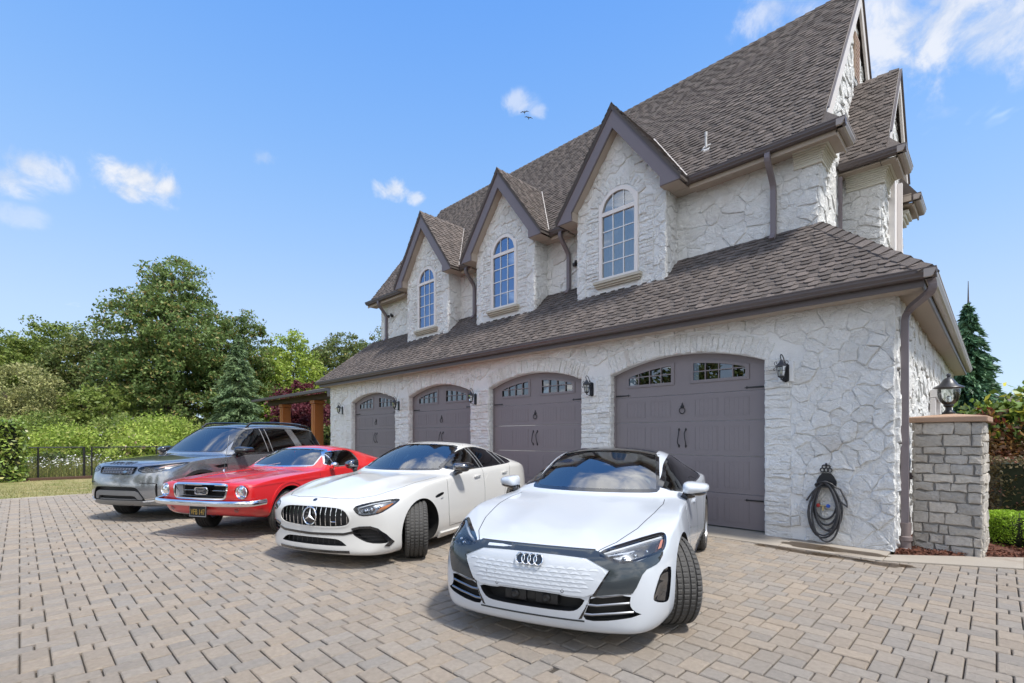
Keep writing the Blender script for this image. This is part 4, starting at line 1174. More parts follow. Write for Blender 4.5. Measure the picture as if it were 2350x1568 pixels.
    def line(s, name, pts, view, w, mat, off=.0015, closed=False, both=False, parent=None, h=0.0):
        outs = []; todo = [(pts, view)]
        if both: todo.append((pts, 'right') if view == 'left' else ([(-u, v) for u, v in pts], view) if view in ('front', 'rear') else ([(u, -v) for u, v in pts], view))
        for pl, vw in todo:
            p = resample(pl, .03, closed); n = len(p); V = []; F = []
            for i in range(n):
                a = p[(i-1) % n] if closed or i else p[0]; b = p[(i+1) % n] if closed or i < n-1 else p[-1]
                tx, ty = b[0]-a[0], b[1]-a[1]; L = math.hypot(tx, ty)+1e-9; nx, ny = -ty/L*w/2, tx/L*w/2
                for sg in (1, -1):
                    c, nn, d = s.ray(p[i][0]+nx*sg, p[i][1]+ny*sg, vw)
                    if nn.dot(d) > 0: nn = -nn
                    V.append(c+nn*(off+h)); V.append(c-nn*.004)
            for i in range(n if closed else n-1):
                a, b = 4*i, 4*((i+1) % n); F += [(a, b, b+2, a+2), (a, a+1, b+1, b), (a+2, b+2, b+3, a+3)]
            if not closed: F += [(0, 2, 3, 1), (4*n-4, 4*n-3, 4*n-1, 4*n-2)]
            outs.append(MB().add([tuple(q) for q in V], F).build(name, mat, parent or s.root, clean=True, smooth=True, ang=50))
        return outs if both else outs[0]
    def path3(s, pts, view, off=.006): 
        out = []
        for u, v in pts:
            c, nn, d = s.ray(u, v, view)
            if nn.dot(d) > 0: nn = -nn
            out.append(c+nn*off)
        return out
    # --- openings
    def recess(s, poly, view, depth, mat, both=False, second=False, out=.06):
        todo = [(poly, view)]
        if both: todo.append((poly, 'right') if view == 'left' else ([(-u, v) for u, v in poly], view) if view == 'front' else ([(u, -v) for u, v in poly], view))
        for pl, vw in todo:
            if poly_area(pl) < 0: pl = pl[::-1]
            v, f, n = tri_region(pl, .045); hit = [s.ray(q[0], q[1], vw) for q in v]; nv = len(v)
            V = [c-d*out for c, nn, d in hit]+[c+d*depth for c, nn, d in hit]
            F = [tuple(q) for q in f]+[tuple(i+nv for i in q[::-1]) for q in f]+[(i, i+nv, (i+1) % n+nv, (i+1) % n) for i in range(n)]
            (s.cut2 if second else s.cut1).append(([tuple(q) for q in V], F, mat))
    def well(s, x, r, z, depth=.30, rad=None, ymax=1.1, ymin=None):
        for sg in (-1, 1):
            n = 40; y0, y1 = sg*ymax, sg*(ymin if ymin else ymax-.1-depth); rr = rad or r
            V = [(x+rr*math.cos(2*math.pi*k/n), y, z+rr*math.sin(2*math.pi*k/n)) for y in (y0, y1) for k in range(n)]
            F = [tuple(range(n)), tuple(range(2*n-1, n-1, -1))]+[(k, n+k, n+(k+1) % n, (k+1) % n) for k in range(n)]
            s.cut1.append((V, F, M['well']))
    def cabin(s, x0, x1, yw, floor, drop=.045, mat=None, nx=46, ny=30):
        V = []; F = []; top = []; bot = []
        for i in range(nx+1):
            x = x0+(x1-x0)*i/nx
            for j in range(ny+1):
                y = -yw+2*yw*j/ny; h = s.bvh.ray_cast(Vector((x, y, 4)), Vector((0, 0, -1))); z = (h[0].z if h[0] else floor+.05)-drop
                V.append((x, y, max(z, floor+.03)))
        n1 = len(V); V += [(v[0], v[1], floor) for v in V]
        ix = lambda i, j: i*(ny+1)+j
        for i in range(nx):
            for j in range(ny):
                F.append((ix(i, j), ix(i+1, j), ix(i+1, j+1), ix(i, j+1))); F.append((n1+ix(i, j), n1+ix(i, j+1), n1+ix(i+1, j+1), n1+ix(i+1, j)))
        for i in range(nx):
            for j, fl in ((0, 1), (ny, 0)):
                q = (ix(i, j), ix(i+1, j), n1+ix(i+1, j), n1+ix(i, j)); F.append(q[::-1] if fl else q)
        for j in range(ny):
            for i, fl in ((0, 0), (nx, 1)):
                q = (ix(i, j), ix(i, j+1), n1+ix(i, j+1), n1+ix(i, j)); F.append(q[::-1] if fl else q)
        s.cutc = [(V, F, mat or M['trimdark'])]
    def finish(s):
        o = bpy.data.objects.new('body', s.base); COL.objects.link(o)
        for cuts in (s.cut1, s.cutc, s.cut2[:1], s.cut2[1:]):
            if not cuts: continue
            mb = MB(); ml = []
            for V, F, mt in cuts:
                if mt not in ml: ml.append(mt)
                mb.add(V, F, ml.index(mt))
            me = bpy.data.meshes.new('cutter'); me.from_pydata(mb.v, [], mb.f)
            for m in ml: me.materials.append(m)
            me.polygons.foreach_set('material_index', mb.mi)
            bm = bmesh.new(); bm.from_mesh(me); bmesh.ops.recalc_face_normals(bm, faces=bm.faces); bm.to_mesh(me); bm.free()
            c = bpy.data.objects.new('cutter', me); COL.objects.link(c)
            b = o.modifiers.new('b', 'BOOLEAN'); b.operation = 'DIFFERENCE'; b.object = c; b.solver = 'EXACT'; b.material_mode = 'TRANSFER'
            new = applied(o, 'body')
            if len(new.polygons) < 2000: b.use_self = True; b.use_hole_tolerant = True; new = applied(o, 'body')
            o.modifiers.clear(); o.data = new; bpy.data.objects.remove(c)
        me = o.data; me.polygons.foreach_set('use_smooth', [True]*len(me.polygons)); me.set_sharp_from_angle(angle=R(32))
        o.parent = s.root; s.body = o; return o
    # --- common parts
    def wheel(s, x, y, r, w, steer, rimmat, spokes=10, rimr=None, name='wheel'):
        sg = -1 if y < 0 else 1
        h = bpy.data.objects.new(name, None); COL.objects.link(h); h.parent = s.root; h.location = (x, y, r); h.rotation_euler = (0, 0, R(steer))
        rr = rimr or r*.72; hw = w/2
        prof = [(rr-.01, -hw*.80), (rr+.012, -hw*.92), (r*.90, -hw*1.0), (r-.022, -hw*.95), (r-.006, -hw*.84)]
        gro = [-.56, -.20, .20, .56]
        for gx in gro: prof += [(r-.0008, hw*gx-.0095), (r-.012, hw*gx-.0065), (r-.012, hw*gx+.0065), (r-.0008, hw*gx+.0095)]
        prof += [(r-.006, hw*.84), (r-.022, hw*.95), (r*.90, hw*1.0), (rr+.012, hw*.92), (rr-.01, hw*.80)]
        n = 216; V = []; F = []; m = len(prof)
        for i in range(n):
            a = 2*math.pi*i/n; cut = (i % 4 == 0)
            for j, (rad, yy) in enumerate(prof):
                if cut and (3 <= j <= 5 or m-6 <= j <= m-4): rad -= .009
                elif (i % 4 == 2) and (8 <= j <= 9 or 12 <= j <= 13 or 16 <= j <= 17): rad -= .005
                V.append((rad*math.cos(a), yy, rad*math.sin(a)))
        for i in range(n):
            for j in range(m-1): a, b = i*m+j, ((i+1) % n)*m+j; F.append((a, a+1, b+1, b))
        MB().add(V, F).build('tyre', M['tyre'], h, smooth=True, ang=28)
        rm = MB(); yo = sg*hw
        rm.lathe([(rr-.004, -hw*.78), (rr-.03, -hw*.5), (rr-.035, hw*.5), (rr-.004, hw*.78)], 48, axis='y')
        rm.lathe([(rr+.006, yo*.95), (rr-.012, yo*.97), (rr-.018, yo*.80)], 48, axis='y')
        rm.lathe([(0.0001, yo*.72), (.045, yo*.72), (.062, yo*.60), (.062, yo*.2)], 24, axis='y')
        for k in range(spokes):
            a = 2*math.pi*k/spokes; c, q = math.cos(a), math.sin(a)
            def pt(rad, t, yy): return (c*rad-q*t, yy, q*rad+c*t)
            v = []
            for rad, t, yy in ((.04, .022, yo*.68), (rr*.6, .014, yo*.72), (rr-.012, .024, yo*.86)):
                v += [pt(rad, -t, yy), pt(rad, t, yy), pt(rad, t*.7, yy-sg*.03), pt(rad, -t*.7, yy-sg*.03)]
            f = []
            for i in range(2):
                for j in range(4): f.append((i*4+j, i*4+(j+1) % 4, i*4+4+(j+1) % 4, i*4+4+j))
            rm.add(v, f)
        rm.build('rim', rimmat, h, smooth=True, ang=35, clean=True)
        MB().lathe([(.0001, yo*.1), (rr*.62, yo*.1), (rr*.62, yo*.0), (.0001, 0)], 36, axis='y').build('brake_disc', M['steel'], h)
        return h
    def wheels(s, xf, xr, yt, r, w, steer, rimmat, spokes=10, **k):
        for x, st in ((xf, steer), (xr, 0)):
            for sg in (-1, 1): s.wheel(x, sg*yt, r, w, st, rimmat, spokes, **k)
    def seats(s, x, zf, mat, wheel_side=-1, dash=(1.6, .9), zw=None, back=True, gap=.38):
        for yy in (-gap, gap):
            b = MB(); b.box((x, yy-.24, zf), (x+.50, yy+.24, zf+.16), bev=.05); b.box((x+.42, yy-.23, zf+.10), (x+.58, yy+.23, zf+.62), bev=.06); b.box((x+.50, yy-.13, zf+.64), (x+.60, yy+.13, zf+.82), bev=.04)
            b.build('seat', mat, s.root, smooth=True, ang=50)
        if back:
            b = MB(); b.box((x+1.05, -.58, zf), (x+1.45, .58, zf+.14), bev=.05); b.box((x+1.38, -.58, zf+.1), (x+1.52, .58, zf+.55), bev=.05); b.build('rear_seat', mat, s.root, smooth=True, ang=50)
    def steering(s, x, y, z, r=.185, tilt=62, mat=None, shroud=True):
        t = MB(); a = R(tilt); e1 = Vector((0, 1, 0)); e2 = Vector((math.cos(a)*-1, 0, math.sin(a)))*-1; e2 = Vector((math.cos(a), 0, math.sin(a)))
        c = Vector((x, y, z)); P = [c+e1*r*math.cos(q)+e2*r*math.sin(q) for q in [2*math.pi*k/36 for k in range(36)]]
        t.tube(P, .015, 8, closed=True)
        for q in (0, math.pi, -math.pi/2): t.tube([c, c+e1*r*math.cos(q)+e2*r*math.sin(q)], .012, 6)
        t.ball(c, .055, sc=(.6, 1, 1)); t.build('steering_wheel', mat or M['trimdark'], s.root, smooth=True)
    def text(s, body, view, cu, cv, size, mat, width=None, off=.002, depth=.004, name='lettering', spacing=1.0, sx=1.0, mirror=False):
        cv_ = bpy.data.curves.new('t', 'FONT'); cv_.body = body; cv_.size = size; cv_.align_x = 'CENTER'; cv_.align_y = 'CENTER'; cv_.space_character = spacing; cv_.resolution_u = 2
        o = bpy.data.objects.new('t', cv_); COL.objects.link(o); me = applied(o, name); bpy.data.objects.remove(o)
        n = len(me.vertices); P = []
        for v in me.vertices:
            u = -v.co.x*sx if view == 'front' else v.co.x*sx       # seen from the front the car's +y lies on the left
            c, nn, d = s.ray(cu+u, cv+v.co.y, view)
            if nn.dot(d) > 0: nn = -nn
            P.append((c+nn*(off+depth), c+nn*off*.0))
        V = [tuple(p[0]) for p in P]+[tuple(p[1]) for p in P]
        F = [tuple(p.vertices) for p in me.polygons]; cnt = {}
        for f in F:
            for i in range(len(f)): e = (f[i], f[(i+1) % len(f)]); cnt[e] = 1
        F2 = list(F)+[(a, b, n+b, n+a) for (a, b) in cnt if (b, a) not in cnt]
        return MB().add(V, F2).build(name, mat, s.root, clean=False)
    def mirror(s, x, y, z, paintm, lowm, size=(.11, .13, .075), stalk=None, foot=None, taper=.5):
        """door mirror: a shell that narrows forward and outward, glass on the rear face, a foot on the door"""
        for sg in (-1, 1):
            n, m_ = 18, 10; V = []; F = []
            a, b, c = size
            for j in range(m_+1):
                t = j/m_; xx = -a+2*a*t; k = math.sqrt(max(0.0, 1-(1-min(1, t*1.25))**2.2)) if t < .8 else 1.0
                for i in range(n):
                    q = 2*math.pi*i/n; cy, cz = math.cos(q), math.sin(q)
                    py = math.copysign(abs(cy)**.62, cy)*b*(.40+.60*k); pz = math.copysign(abs(cz)**.62, cz)*c*(.30+.70*k)*(1.0 if cz > 0 else .85)
                    pz *= (1-taper*.45*(py/b)) if True else 1
                    V.append((x+xx+.05*(py/b), sg*(y+py), z+pz))
            for j in range(m_):
                for i in range(n):
                    q = (j*n+i, j*n+(i+1) % n, (j+1)*n+(i+1) % n, (j+1)*n+i); F.append(q)
            F.append(tuple(range(n))); 
            sh = MB().add(V, F).build('mirror', paintm, s.root, smooth=True, ang=60, clean=True)
            gl = [V[m_*n+i] for i in range(n)]; MB().add([(p[0]-.006, p[1], p[2]) for p in gl], [tuple(range(n))]).build('mirror_glass', M['chrome'], sh)
            lw = MB(); o0 = [(p[0]*1.0+.0, p[1], p[2]) for p in V]
            lw.tube([(x+.02, sg*(y-b*.2), z-c*.75), (x+.0, sg*(y-b*.75), z-c*1.15), foot and (foot[0], sg*foot[1], foot[2]) or (x-.02, sg*(y-b-.06), z-c*1.35)], [.045, .04, .035], 10)
            lw.ball((x+.02, sg*(y-b*.02), z-c*.62), .1, sc=(size[0]*.85/.1, size[1]*.86/.1, .035/.1)); lw.build('mirror_foot', lowm, sh, smooth=True)
# ============================================================ CARS
M['salmon'] = pm('salmon_lens', (.62, .25, .16), .2, coat=.6)
def mirp(p): return [(-a, b) for a, b in p]
def sym(half):
    """closed outline from the y>=0 half, listed from the top centre clockwise to the bottom centre"""
    return half+[(-a, b) for a, b in half[::-1] if abs(a) > 1e-6]
# ---------------------------------------------------------------- white electric coupe
def white_coupe():
    rows = [(0.00,.17,.74,.42,.81,.665,.75,.708,.42,.716),(.06,.145,.80,.42,.87,.695,.81,.728,.45,.736),(.20,.135,.85,.42,.925,.742,.865,.764,.50,.772),
            (.45,.135,.87,.45,.962,.802,.905,.800,.52,.806),(.80,.135,.87,.50,.990,.860,.925,.842,.54,.848),(1.15,.135,.86,.52,.985,.890,.92,.885,.58,.892),
            (1.42,.135,.86,.50,.965,.905,.91,.925,.70,.940),(1.47,.135,.86,.50,.962,.908,.91,.935,.74,.962),(1.85,.135,.86,.48,.955,.920,.91,1.135,.70,1.195),
            (2.25,.135,.86,.48,.955,.930,.91,1.285,.64,1.352),(2.45,.135,.86,.48,.955,.935,.91,1.325,.615,1.392),(2.80,.135,.86,.48,.957,.940,.91,1.340,.60,1.408),
            (3.30,.135,.86,.48,.965,.955,.92,1.29,.59,1.370),(3.70,.135,.87,.50,.990,.985,.94,1.195,.585,1.285),(4.10,.15,.87,.52,.992,.990,.935,1.08,.60,1.175),
            (4.50,.18,.85,.55,.965,.975,.90,.995,.66,1.055),(4.80,.22,.80,.55,.91,.955,.85,.965,.62,.985),(4.95,.26,.74,.55,.83,.92,.77,.93,.5,.94)]
    P = [(0,0),(.3,.012),(.5,.04),(.65,.085),(.75,.14),(.85,.24),(.93,.36),(.98,.5)]; Q = [(.1,.05),(.2,.02),(.35,0),(.5,0),(.6,.02),(.7,.07),(.78,.14),(.85,.2)]
    pt = paint('pearl_white_paint', (.54, .575, .62), 0, .38)
    C = Car('parked_car', rows, P, Q, [(0,0),(.5,.05),(.8,.2),(1,.4)], (1.15,1.42,2.3,2.9,.17), (-2.36,2.54,110),
            'pearly white low sports sedan with a black roof and closed white grille panel', {'paint': pt}, [(8,.45,.2,4.6),(10,.25,1.4,4.6),(11,.4,.2,1.3)], (.2,1.3,.008))
    AX, BX, TR, WR_ = .96, 3.85, .835, .350
    C.well(AX, .388, WR_, ymax=1.1, ymin=.62); C.well(BX, .388, WR_, ymax=1.1, ymin=.66)
    C.cabin(1.50, 4.0, .80, .42, mat=M['trimgrey'])
    hl = chaikin([(.475,.690),(.515,.718),(.68,.757),(.80,.780),(.838,.783),(.862,.77),(.868,.735),(.864,.70),(.855,.688),(.78,.678),(.71,.660),(.65,.650),(.61,.650),(.54,.672)],1)
    C.recess(hl, 'front', .055, M['lampbowl'], both=True)
    low = chaikin([(.41,.405),(.385,.355),(.345,.315),(.28,.302),(0,.300),(-.28,.302),(-.345,.315),(-.385,.355),(-.41,.405),(-.26,.405),(-.22,.418),(.22,.418),(.26,.405)],1)
    C.recess(low, 'front', .10, M['plastic'])
    slat = chaikin([(.445,.425),(.70,.445),(.690,.375),(.715,.330),(.775,.298),(.48,.250),(.385,.262),(.420,.340)],1)
    C.recess(slat, 'front', .09, M['plastic'], both=True)
    cur = chaikin([(.908,.575),(.865,.565),(.84,.47),(.825,.40),(.835,.375),(.890,.335),(.905,.345),(.912,.42),(.914,.52)],1)
    C.recess(cur, 'front', .045, M['piano'], both=True)
    ws = chaikin(sym([(0,1.366),(.30,1.36),(.51,1.335),(.555,1.295),(.650,1.0),(.635,.985),(.40,.985),(0,.985)]),1)
    C.recess(ws, 'front', .20, M['piano'], second=True)
    sw = chaikin([(1.66,.965),(1.95,1.10),(2.25,1.225),(2.55,1.288),(2.90,1.298),(3.30,1.245),(3.62,1.15),(3.78,1.06),(3.70,1.005),(2.8,.975)],2)
    C.recess(sw, 'left', .13, M['piano'], both=True, second=True)
    C.finish()
    C.patch('windscreen', ws, 'front', M['screen'], -.004, .06, 0)
    C.line('windscreen_surround', ws, 'front', .030, M['piano'], .001, closed=True)
    C.patch('side_window', sw, 'left', M['tint'], -.003, .06, 0, both=True); C.line('window_seal', sw, 'left', .016, M['piano'], .002, closed=True, both=True)
    roof = chaikin([(2.36,.50),(2.42,.53),(3.0,.50),(3.6,.47),(3.62,0),(3.6,-.47),(3.0,-.50),(2.42,-.53),(2.36,-.50),(2.32,0)],1)
    C.patch('black_roof', roof, 'top', M['piano'], .003, .06, .01)
    # nose: dark mask with lamps, white grille shield, openings
    dk = pm('graphite_gloss', (.055, .066, .075), .15, .45, coat=.5)
    band = [(.0,.716),(.25,.717),(.448,.712),(.50,.700),(.56,.664),(.64,.643),(.73,.655),(.79,.672),(.862,.683),(.862,.66),(.85,.63),(.835,.618),(.785,.600),(.762,.57),(.730,.49),(.708,.452),(.60,.445),(.475,.428),(.565,.595),(.40,.668),(.2,.674),(0,.676)]
    C.patch('mask', sym(band), 'front', dk, .004, .03, .03)
    arm = [(.565,.597),(.470,.425),(.418,.335),(.385,.290),(.34,.262),(.48,.248),(.385,.262),(.418,.340),(.445,.428),(.475,.432),(.56,.58)]
    arm = [(.575,.597),(.49,.430),(.44,.425),(.415,.340),(.383,.264),(.36,.258),(.40,.33),(.452,.425),(.556,.597)]
    C.patch('grille_edge', arm, 'front', M['piano'], .003, .02, .03, both=True)
    lip = [(-.40,.252),(.40,.252),(.40,.240),(-.40,.240)]
    C.patch('chin_trim', lip, 'front', dk, .003, .03, .02)
    sh = chaikin(sym([(0,.672),(.22,.670),(.392,.662),(.547,.590),(.515,.53),(.447,.418),(.26,.418),(.215,.432),(0,.432)]),1)
    shield = C.patch('grille_panel', sh, 'front', pt, .010, .022, .03)
    # embossed scales on the shield
    sc_ = MB(); r0 = 0
    for j in range(6):
        z = .450+j*.028; wmax = .43+(z-.43)*.62
        n = 13
        for i in range(n):
            y = -wmax+.03+(2*wmax-.06)*(i+(.5 if j % 2 else 0))/n
            if abs(y) > wmax-.035: continue
            P3 = C.path3([(y-.033, z), (y-.018, z+.012), (y, z+.016), (y+.018, z+.012), (y+.033, z)], 'front', .0103)
            Pb = C.path3([(y-.033, z-.002), (y-.014, z-.001), (y, z), (y+.014, z-.001), (y+.033, z-.002)], 'front', .0122)
            sc_.add([tuple(p) for p in P3+Pb], [(0,1,6,5),(1,2,7,6),(2,3,8,7),(3,4,9,8)])
    sc_.build('scale_relief', pt, shield, smooth=True, ang=80)
    C.line('cover_outline', [(.275,.56),(.335,.56),(.342,.553),(.342,.482),(.335,.475),(.275,.475),(.268,.482),(.268,.553)], 'front', .002, M['steel'], .0115, closed=True)
    for y in (-.25, .25): C.line('sensor', [(y+.010*math.cos(a), .442+.010*math.sin(a)) for a in [k*.6283 for k in range(10)]], 'front', .003, M['shut'], .0115, closed=True)
    # rings
    for k in range(4):
        y = .0690-.046*k; cz = .628
        ring = MB(); ring.tube(C.path3([(y+.033*math.cos(a), cz+.033*math.sin(a)) for a in [2*math.pi*i/32 for i in range(32)]], 'front', .026), .0050, 8, closed=True); ring.build('ring_emblem', M['chrome'], C.root, smooth=True)
        C.patch('emblem_ground', [(y+.029*math.cos(a), cz+.029*math.sin(a)) for a in [2*math.pi*i/20 for i in range(20)]], 'front', pm('emblem_navy', (.02,.03,.05), .3) if k == 0 else bpy.data.materials['emblem_navy'], .016+.0008*k, .02, .01)
    # headlamps
    for sg in (-1, 1):
        f = lambda p: [(sg*a, b) for a, b in p]
        lamp = C.patch('headlight', f(hl), 'front', M['lens'], .001, .03, 0)
        C.line('lamp_edge', f(hl), 'front', .012, M['piano'], .004, closed=True, parent=lamp)
        d = MB(); d.tube(C.path3(f([(.50,.70),(.62,.730),(.74,.754),(.84,.770)]), 'front', -.018), .014, 6); d.build('daylight_bar', M['lampwhite'], lamp, smooth=True)
        d = MB(); d.tube(C.path3(f([(.52,.690),(.66,.716),(.84,.738)]), 'front', -.028), .010, 6); d.build('chrome_bar', M['lampchrome'], lamp, smooth=True)
        d = MB()
        for a, b in ((.65,.688),(.715,.702),(.78,.714)): p = C.path3(f([(a,b)]), 'front', -.035)[0]; d.ball(p, .017)
        d.build('projector', M['lampchrome'], lamp, smooth=True)
        C.patch('side_marker', f([(.838,.705),(.856,.71),(.856,.757),(.842,.755)]), 'front', M['salmon'], -.010, .02, .004, parent=lamp)
        for z0, y0, y1, z1 in ((.428,.462,.700,.446),(.366,.425,.690,.384),(.300,.392,.715,.322)):
            b = MB(); b.tube([p for p in C.path3(f([(y0-.012,z0-.004),(y0+.06,z0-.006),((y0+y1)/2+.05,(z0+z1)/2+.002),(y1,z1)]), 'front', -.006)], .0085, 6); b.build('grille_blade', pm('satin_blade', (.30,.31,.33), .3, .8) if 'satin_blade' not in bpy.data.materials else bpy.data.materials['satin_blade'], C.root, smooth=True)
    b = MB()
    for yy in (-.12, .12): b.box((.05, yy-.085, .325), (.10, yy+.085, .405), bev=.01); b.lathe([(.0001,.035),(.02,.03),(.032,.04),(.036,.055)], 20, org=(0, yy, .368), axis='x')
    b.box((.06, -.035, .335), (.10, .035, .40), bev=.008); b.build('sensor_unit', M['plastic'], C.root, smooth=True)
    # shut lines, handles, mirrors
    hood = [(.118,.455),(.30,.56),(.60,.655),(1.0,.72),(1.35,.745),(1.56,.73)]
    C.line('hood_line', hood, 'top', .006, M['shut'], .001, both=True); C.line('hood_line', [(-.448,.7165),(-.2,.7195),(0,.720),(.2,.7195),(.448,.7165)], 'front', .006, M['shut'], .002)
    for pl in ([(1.52,.90),(1.50,.7),(1.50,.45),(1.56,.27),(2.5,.25)], [(2.62,.96),(2.64,.7),(2.62,.4),(2.60,.25)], [(3.60,.98),(3.55,.80),(3.40,.60),(3.36,.45)]):
        C.line('door_line', pl, 'left', .006, M['shut'], .001, both=True)
    door = chaikin([(1.535,.89),(2.60,.925),(2.615,.6),(2.59,.265),(1.57,.285),(1.515,.45),(1.515,.7)],1)
    dr = C.patch('door', door, 'left', pt, .0015, .06, .004, both=True)
    for d_, vw in zip(dr, ('left', 'right')): C.patch('door_handle', chaikin([(2.28,.815),(2.50,.825),(2.50,.85),(2.28,.842)],1), vw, pt, .022, .03, .022, parent=d_)
    C.line('sill_blade', [(1.45,.20),(2.4,.185),(3.35,.20)], 'left', .09, M['piano'], .012, both=True)
    C.mirror(1.78, .985, 1.015, pt, M['piano'], (.095, .118, .060), foot=(1.74, .885, .925))
    C.wheels(AX, BX, TR, WR_, .275, 30, M['rim'], 10)
    C.seats(2.05, .42, M['trimgrey']); C.steering(1.98, -.37, .93, mat=pm('grey_leather', (.24,.26,.25), .7))
    b = MB(); b.box((1.62,-.72,.62),(1.98,.72,.905),bev=.04); b.box((1.72,-.58,.88),(1.95,-.18,.955),bev=.03); b.build('dashboard', M['trimgrey'], C.root, smooth=True)
    C.patch('windscreen_sticker', [(.20,1.285),(.36,1.28),(.365,1.245),(.205,1.25)], 'front', pm('paper_sticker', (.55,.70,.72), .6), -.012, .03, 0)
    b = MB(); b.box((.75,-.66,.15),(4.5,.66,.42)); b.build('underbody', M['chassis'], C.root)
    return C
# ---------------------------------------------------------------- white fastback with upright grille bars
def white_fastback():
    rows = [(0,.18,.74,.45,.83,.715,.76,.775,.42,.790),(.06,.15,.80,.45,.88,.742,.82,.800,.45,.815),(.20,.14,.86,.46,.93,.785,.87,.828,.48,.845),(.45,.14,.88,.48,.962,.840,.905,.866,.52,.888),
            (.85,.14,.87,.52,.985,.900,.92,.914,.55,.940),(1.20,.14,.86,.52,.972,.930,.915,.952,.58,.978),(1.50,.14,.86,.50,.952,.950,.90,.982,.70,1.002),(1.55,.14,.86,.50,.95,.953,.90,.992,.74,1.022),
            (1.95,.14,.86,.50,.95,.968,.905,1.19,.70,1.255),(2.35,.14,.86,.50,.95,.978,.905,1.345,.635,1.412),(2.55,.14,.86,.50,.95,.982,.905,1.378,.61,1.445),(2.90,.14,.86,.50,.952,.988,.908,1.388,.595,1.458),
            (3.40,.14,.86,.50,.962,1.0,.915,1.335,.59,1.418),(3.85,.14,.87,.52,.988,1.015,.93,1.235,.59,1.325),(4.25,.15,.87,.54,.985,1.02,.925,1.13,.60,1.21),(4.65,.18,.84,.55,.95,1.0,.885,1.04,.64,1.09),(4.90,.23,.79,.55,.89,.965,.83,.985,.6,1.0),(5.03,.28,.72,.55,.82,.93,.76,.94,.5,.95)]
    P = [(0,0),(.3,.015),(.5,.05),(.65,.1),(.75,.16),(.85,.26),(.93,.40),(.98,.5)]; Q = [(.1,.04),(.2,.02),(.3,.03),(.4,.05),(.5,.03),(.65,0),(.72,.03),(.8,.12),(.88,.22)]
    pt = paint('polar_white_paint', (.63, .625, .60), 0, .38)
    C = Car('parked_car', rows, P, Q, [(0,0),(.5,.05),(.8,.2),(1,.4)], (1.25,1.50,2.4,3.0,.17), (-5.65,2.35,112),
            'creamy white fastback sedan with a wide grille of upright chrome bars and a round star', {'paint': pt}, [(8,.35,.2,4.6),(10,.25,1.5,4.6),(11,.6,.4,1.4)], (.4,1.3,.016))
    AX, BX, TR, WR_ = .92, 3.87, .845, .352
    C.well(AX, .388, WR_, ymax=1.1, ymin=.60); C.well(BX, .388, WR_, ymax=1.1, ymin=.64); C.cabin(1.58, 4.05, .80, .42, mat=M['trimdark'])
    gr = chaikin(sym([(0,.712),(.25,.711),(.39,.703),(.47,.675),(.51,.63),(.535,.575),(.525,.53),(.47,.492),(.30,.476),(0,.470)]),2)
    C.recess(gr, 'front', .075, M['plastic'])
    hl = chaikin([(.548,.708),(.66,.748),(.76,.768),(.84,.776),(.876,.770),(.870,.73),(.850,.685),(.815,.640),(.74,.622),(.65,.618),(.60,.65)],1)
    C.recess(hl, 'front', .055, M['lampbowl'], both=True)
    inl = chaikin([(.55,.455),(.63,.478),(.73,.478),(.78,.452),(.83,.38),(.86,.300),(.845,.285),(.72,.305),(.64,.345),(.55,.405)],1)
    C.recess(inl, 'front', .09, M['plastic'], both=True)
    lg = chaikin(sym([(0,.352),(.33,.350),(.41,.335),(.48,.285),(.49,.272),(.25,.268),(0,.268)]),1)
    C.recess(lg, 'front', .08, M['plastic'])
    ws = chaikin([(0,1.045),(.40,1.045),(.66,1.045),(.675,1.06),(.585,1.335),(.54,1.378),(.30,1.402),(0,1.41),(-.30,1.402),(-.54,1.378),(-.585,1.335),(-.675,1.06),(-.66,1.045),(-.40,1.045)],1)
    C.recess(ws, 'front', .20, M['piano'], second=True)
    sw = chaikin([(1.74,1.025),(2.05,1.165),(2.35,1.285),(2.65,1.342),(3.0,1.345),(3.4,1.29),(3.75,1.19),(3.98,1.085),(3.85,1.055),(2.9,1.03)],2)
    C.recess(sw, 'left', .13, M['piano'], both=True, second=True)
    vent = chaikin([(1.22,.74),(1.46,.775),(1.47,.735),(1.25,.70)],2); C.recess(vent, 'left', .03, M['plastic'], both=True)
    C.finish()
    C.patch('windscreen', ws, 'front', M['screen'], -.004, .06, 0); C.line('windscreen_surround', ws, 'front', .028, M['piano'], .001, closed=True)
    C.patch('side_window', sw, 'left', M['tint'], -.003, .06, 0, both=True); C.line('window_seal', sw, 'left', .016, M['piano'], .002, closed=True, both=True)
    for a, b in (((2.68,1.03),(2.60,1.335)), ((2.78,1.03),(2.70,1.34)), ((3.48,1.05),(3.38,1.29)), ((3.66,1.05),(3.60,1.235))): C.line('window_post', [a, b], 'left', .012, M['steel'], .003, both=True)
    C.patch('sunroof', chaikin([(2.62,.42),(2.62,-.42),(3.15,-.42),(3.15,.42)],2), 'top', M['piano'], .003, .06, .01)
    grl = C.line('grille_surround', gr, 'front', .018, pt, .004, closed=True)
    for k in range(15):
        y = -.49+.07*k
        if abs(y) < .02: continue
        zt = .705-.05*max(0, abs(y)-.38)/.1; zb = .482+.02*max(0, abs(y)-.3)/.1
        b = MB(); 
        if abs(y) < .09:
            for za, ze in ((zt, .70), ): pass
        pts = [(y, zb+.004), (y, zb+(zt-zb)*.33), (y, zb+(zt-zb)*.66), (y, zt-.004)]
        b.tube(C.path3(pts, 'front', -.012), .0065, 6); b.build('grille_bar', M['chrome'], C.root, smooth=True)
    MB().tube(C.path3([(-.35,.537),(-.28,.535)], 'front', -.012), .005, 6).build('grille_badge', M['chrome'], C.root)
    st = MB(); st.tube(C.path3([(.098*math.cos(a), .594+.098*math.sin(a)) for a in [2*math.pi*i/40 for i in range(40)]], 'front', .010), .008, 8, closed=True)
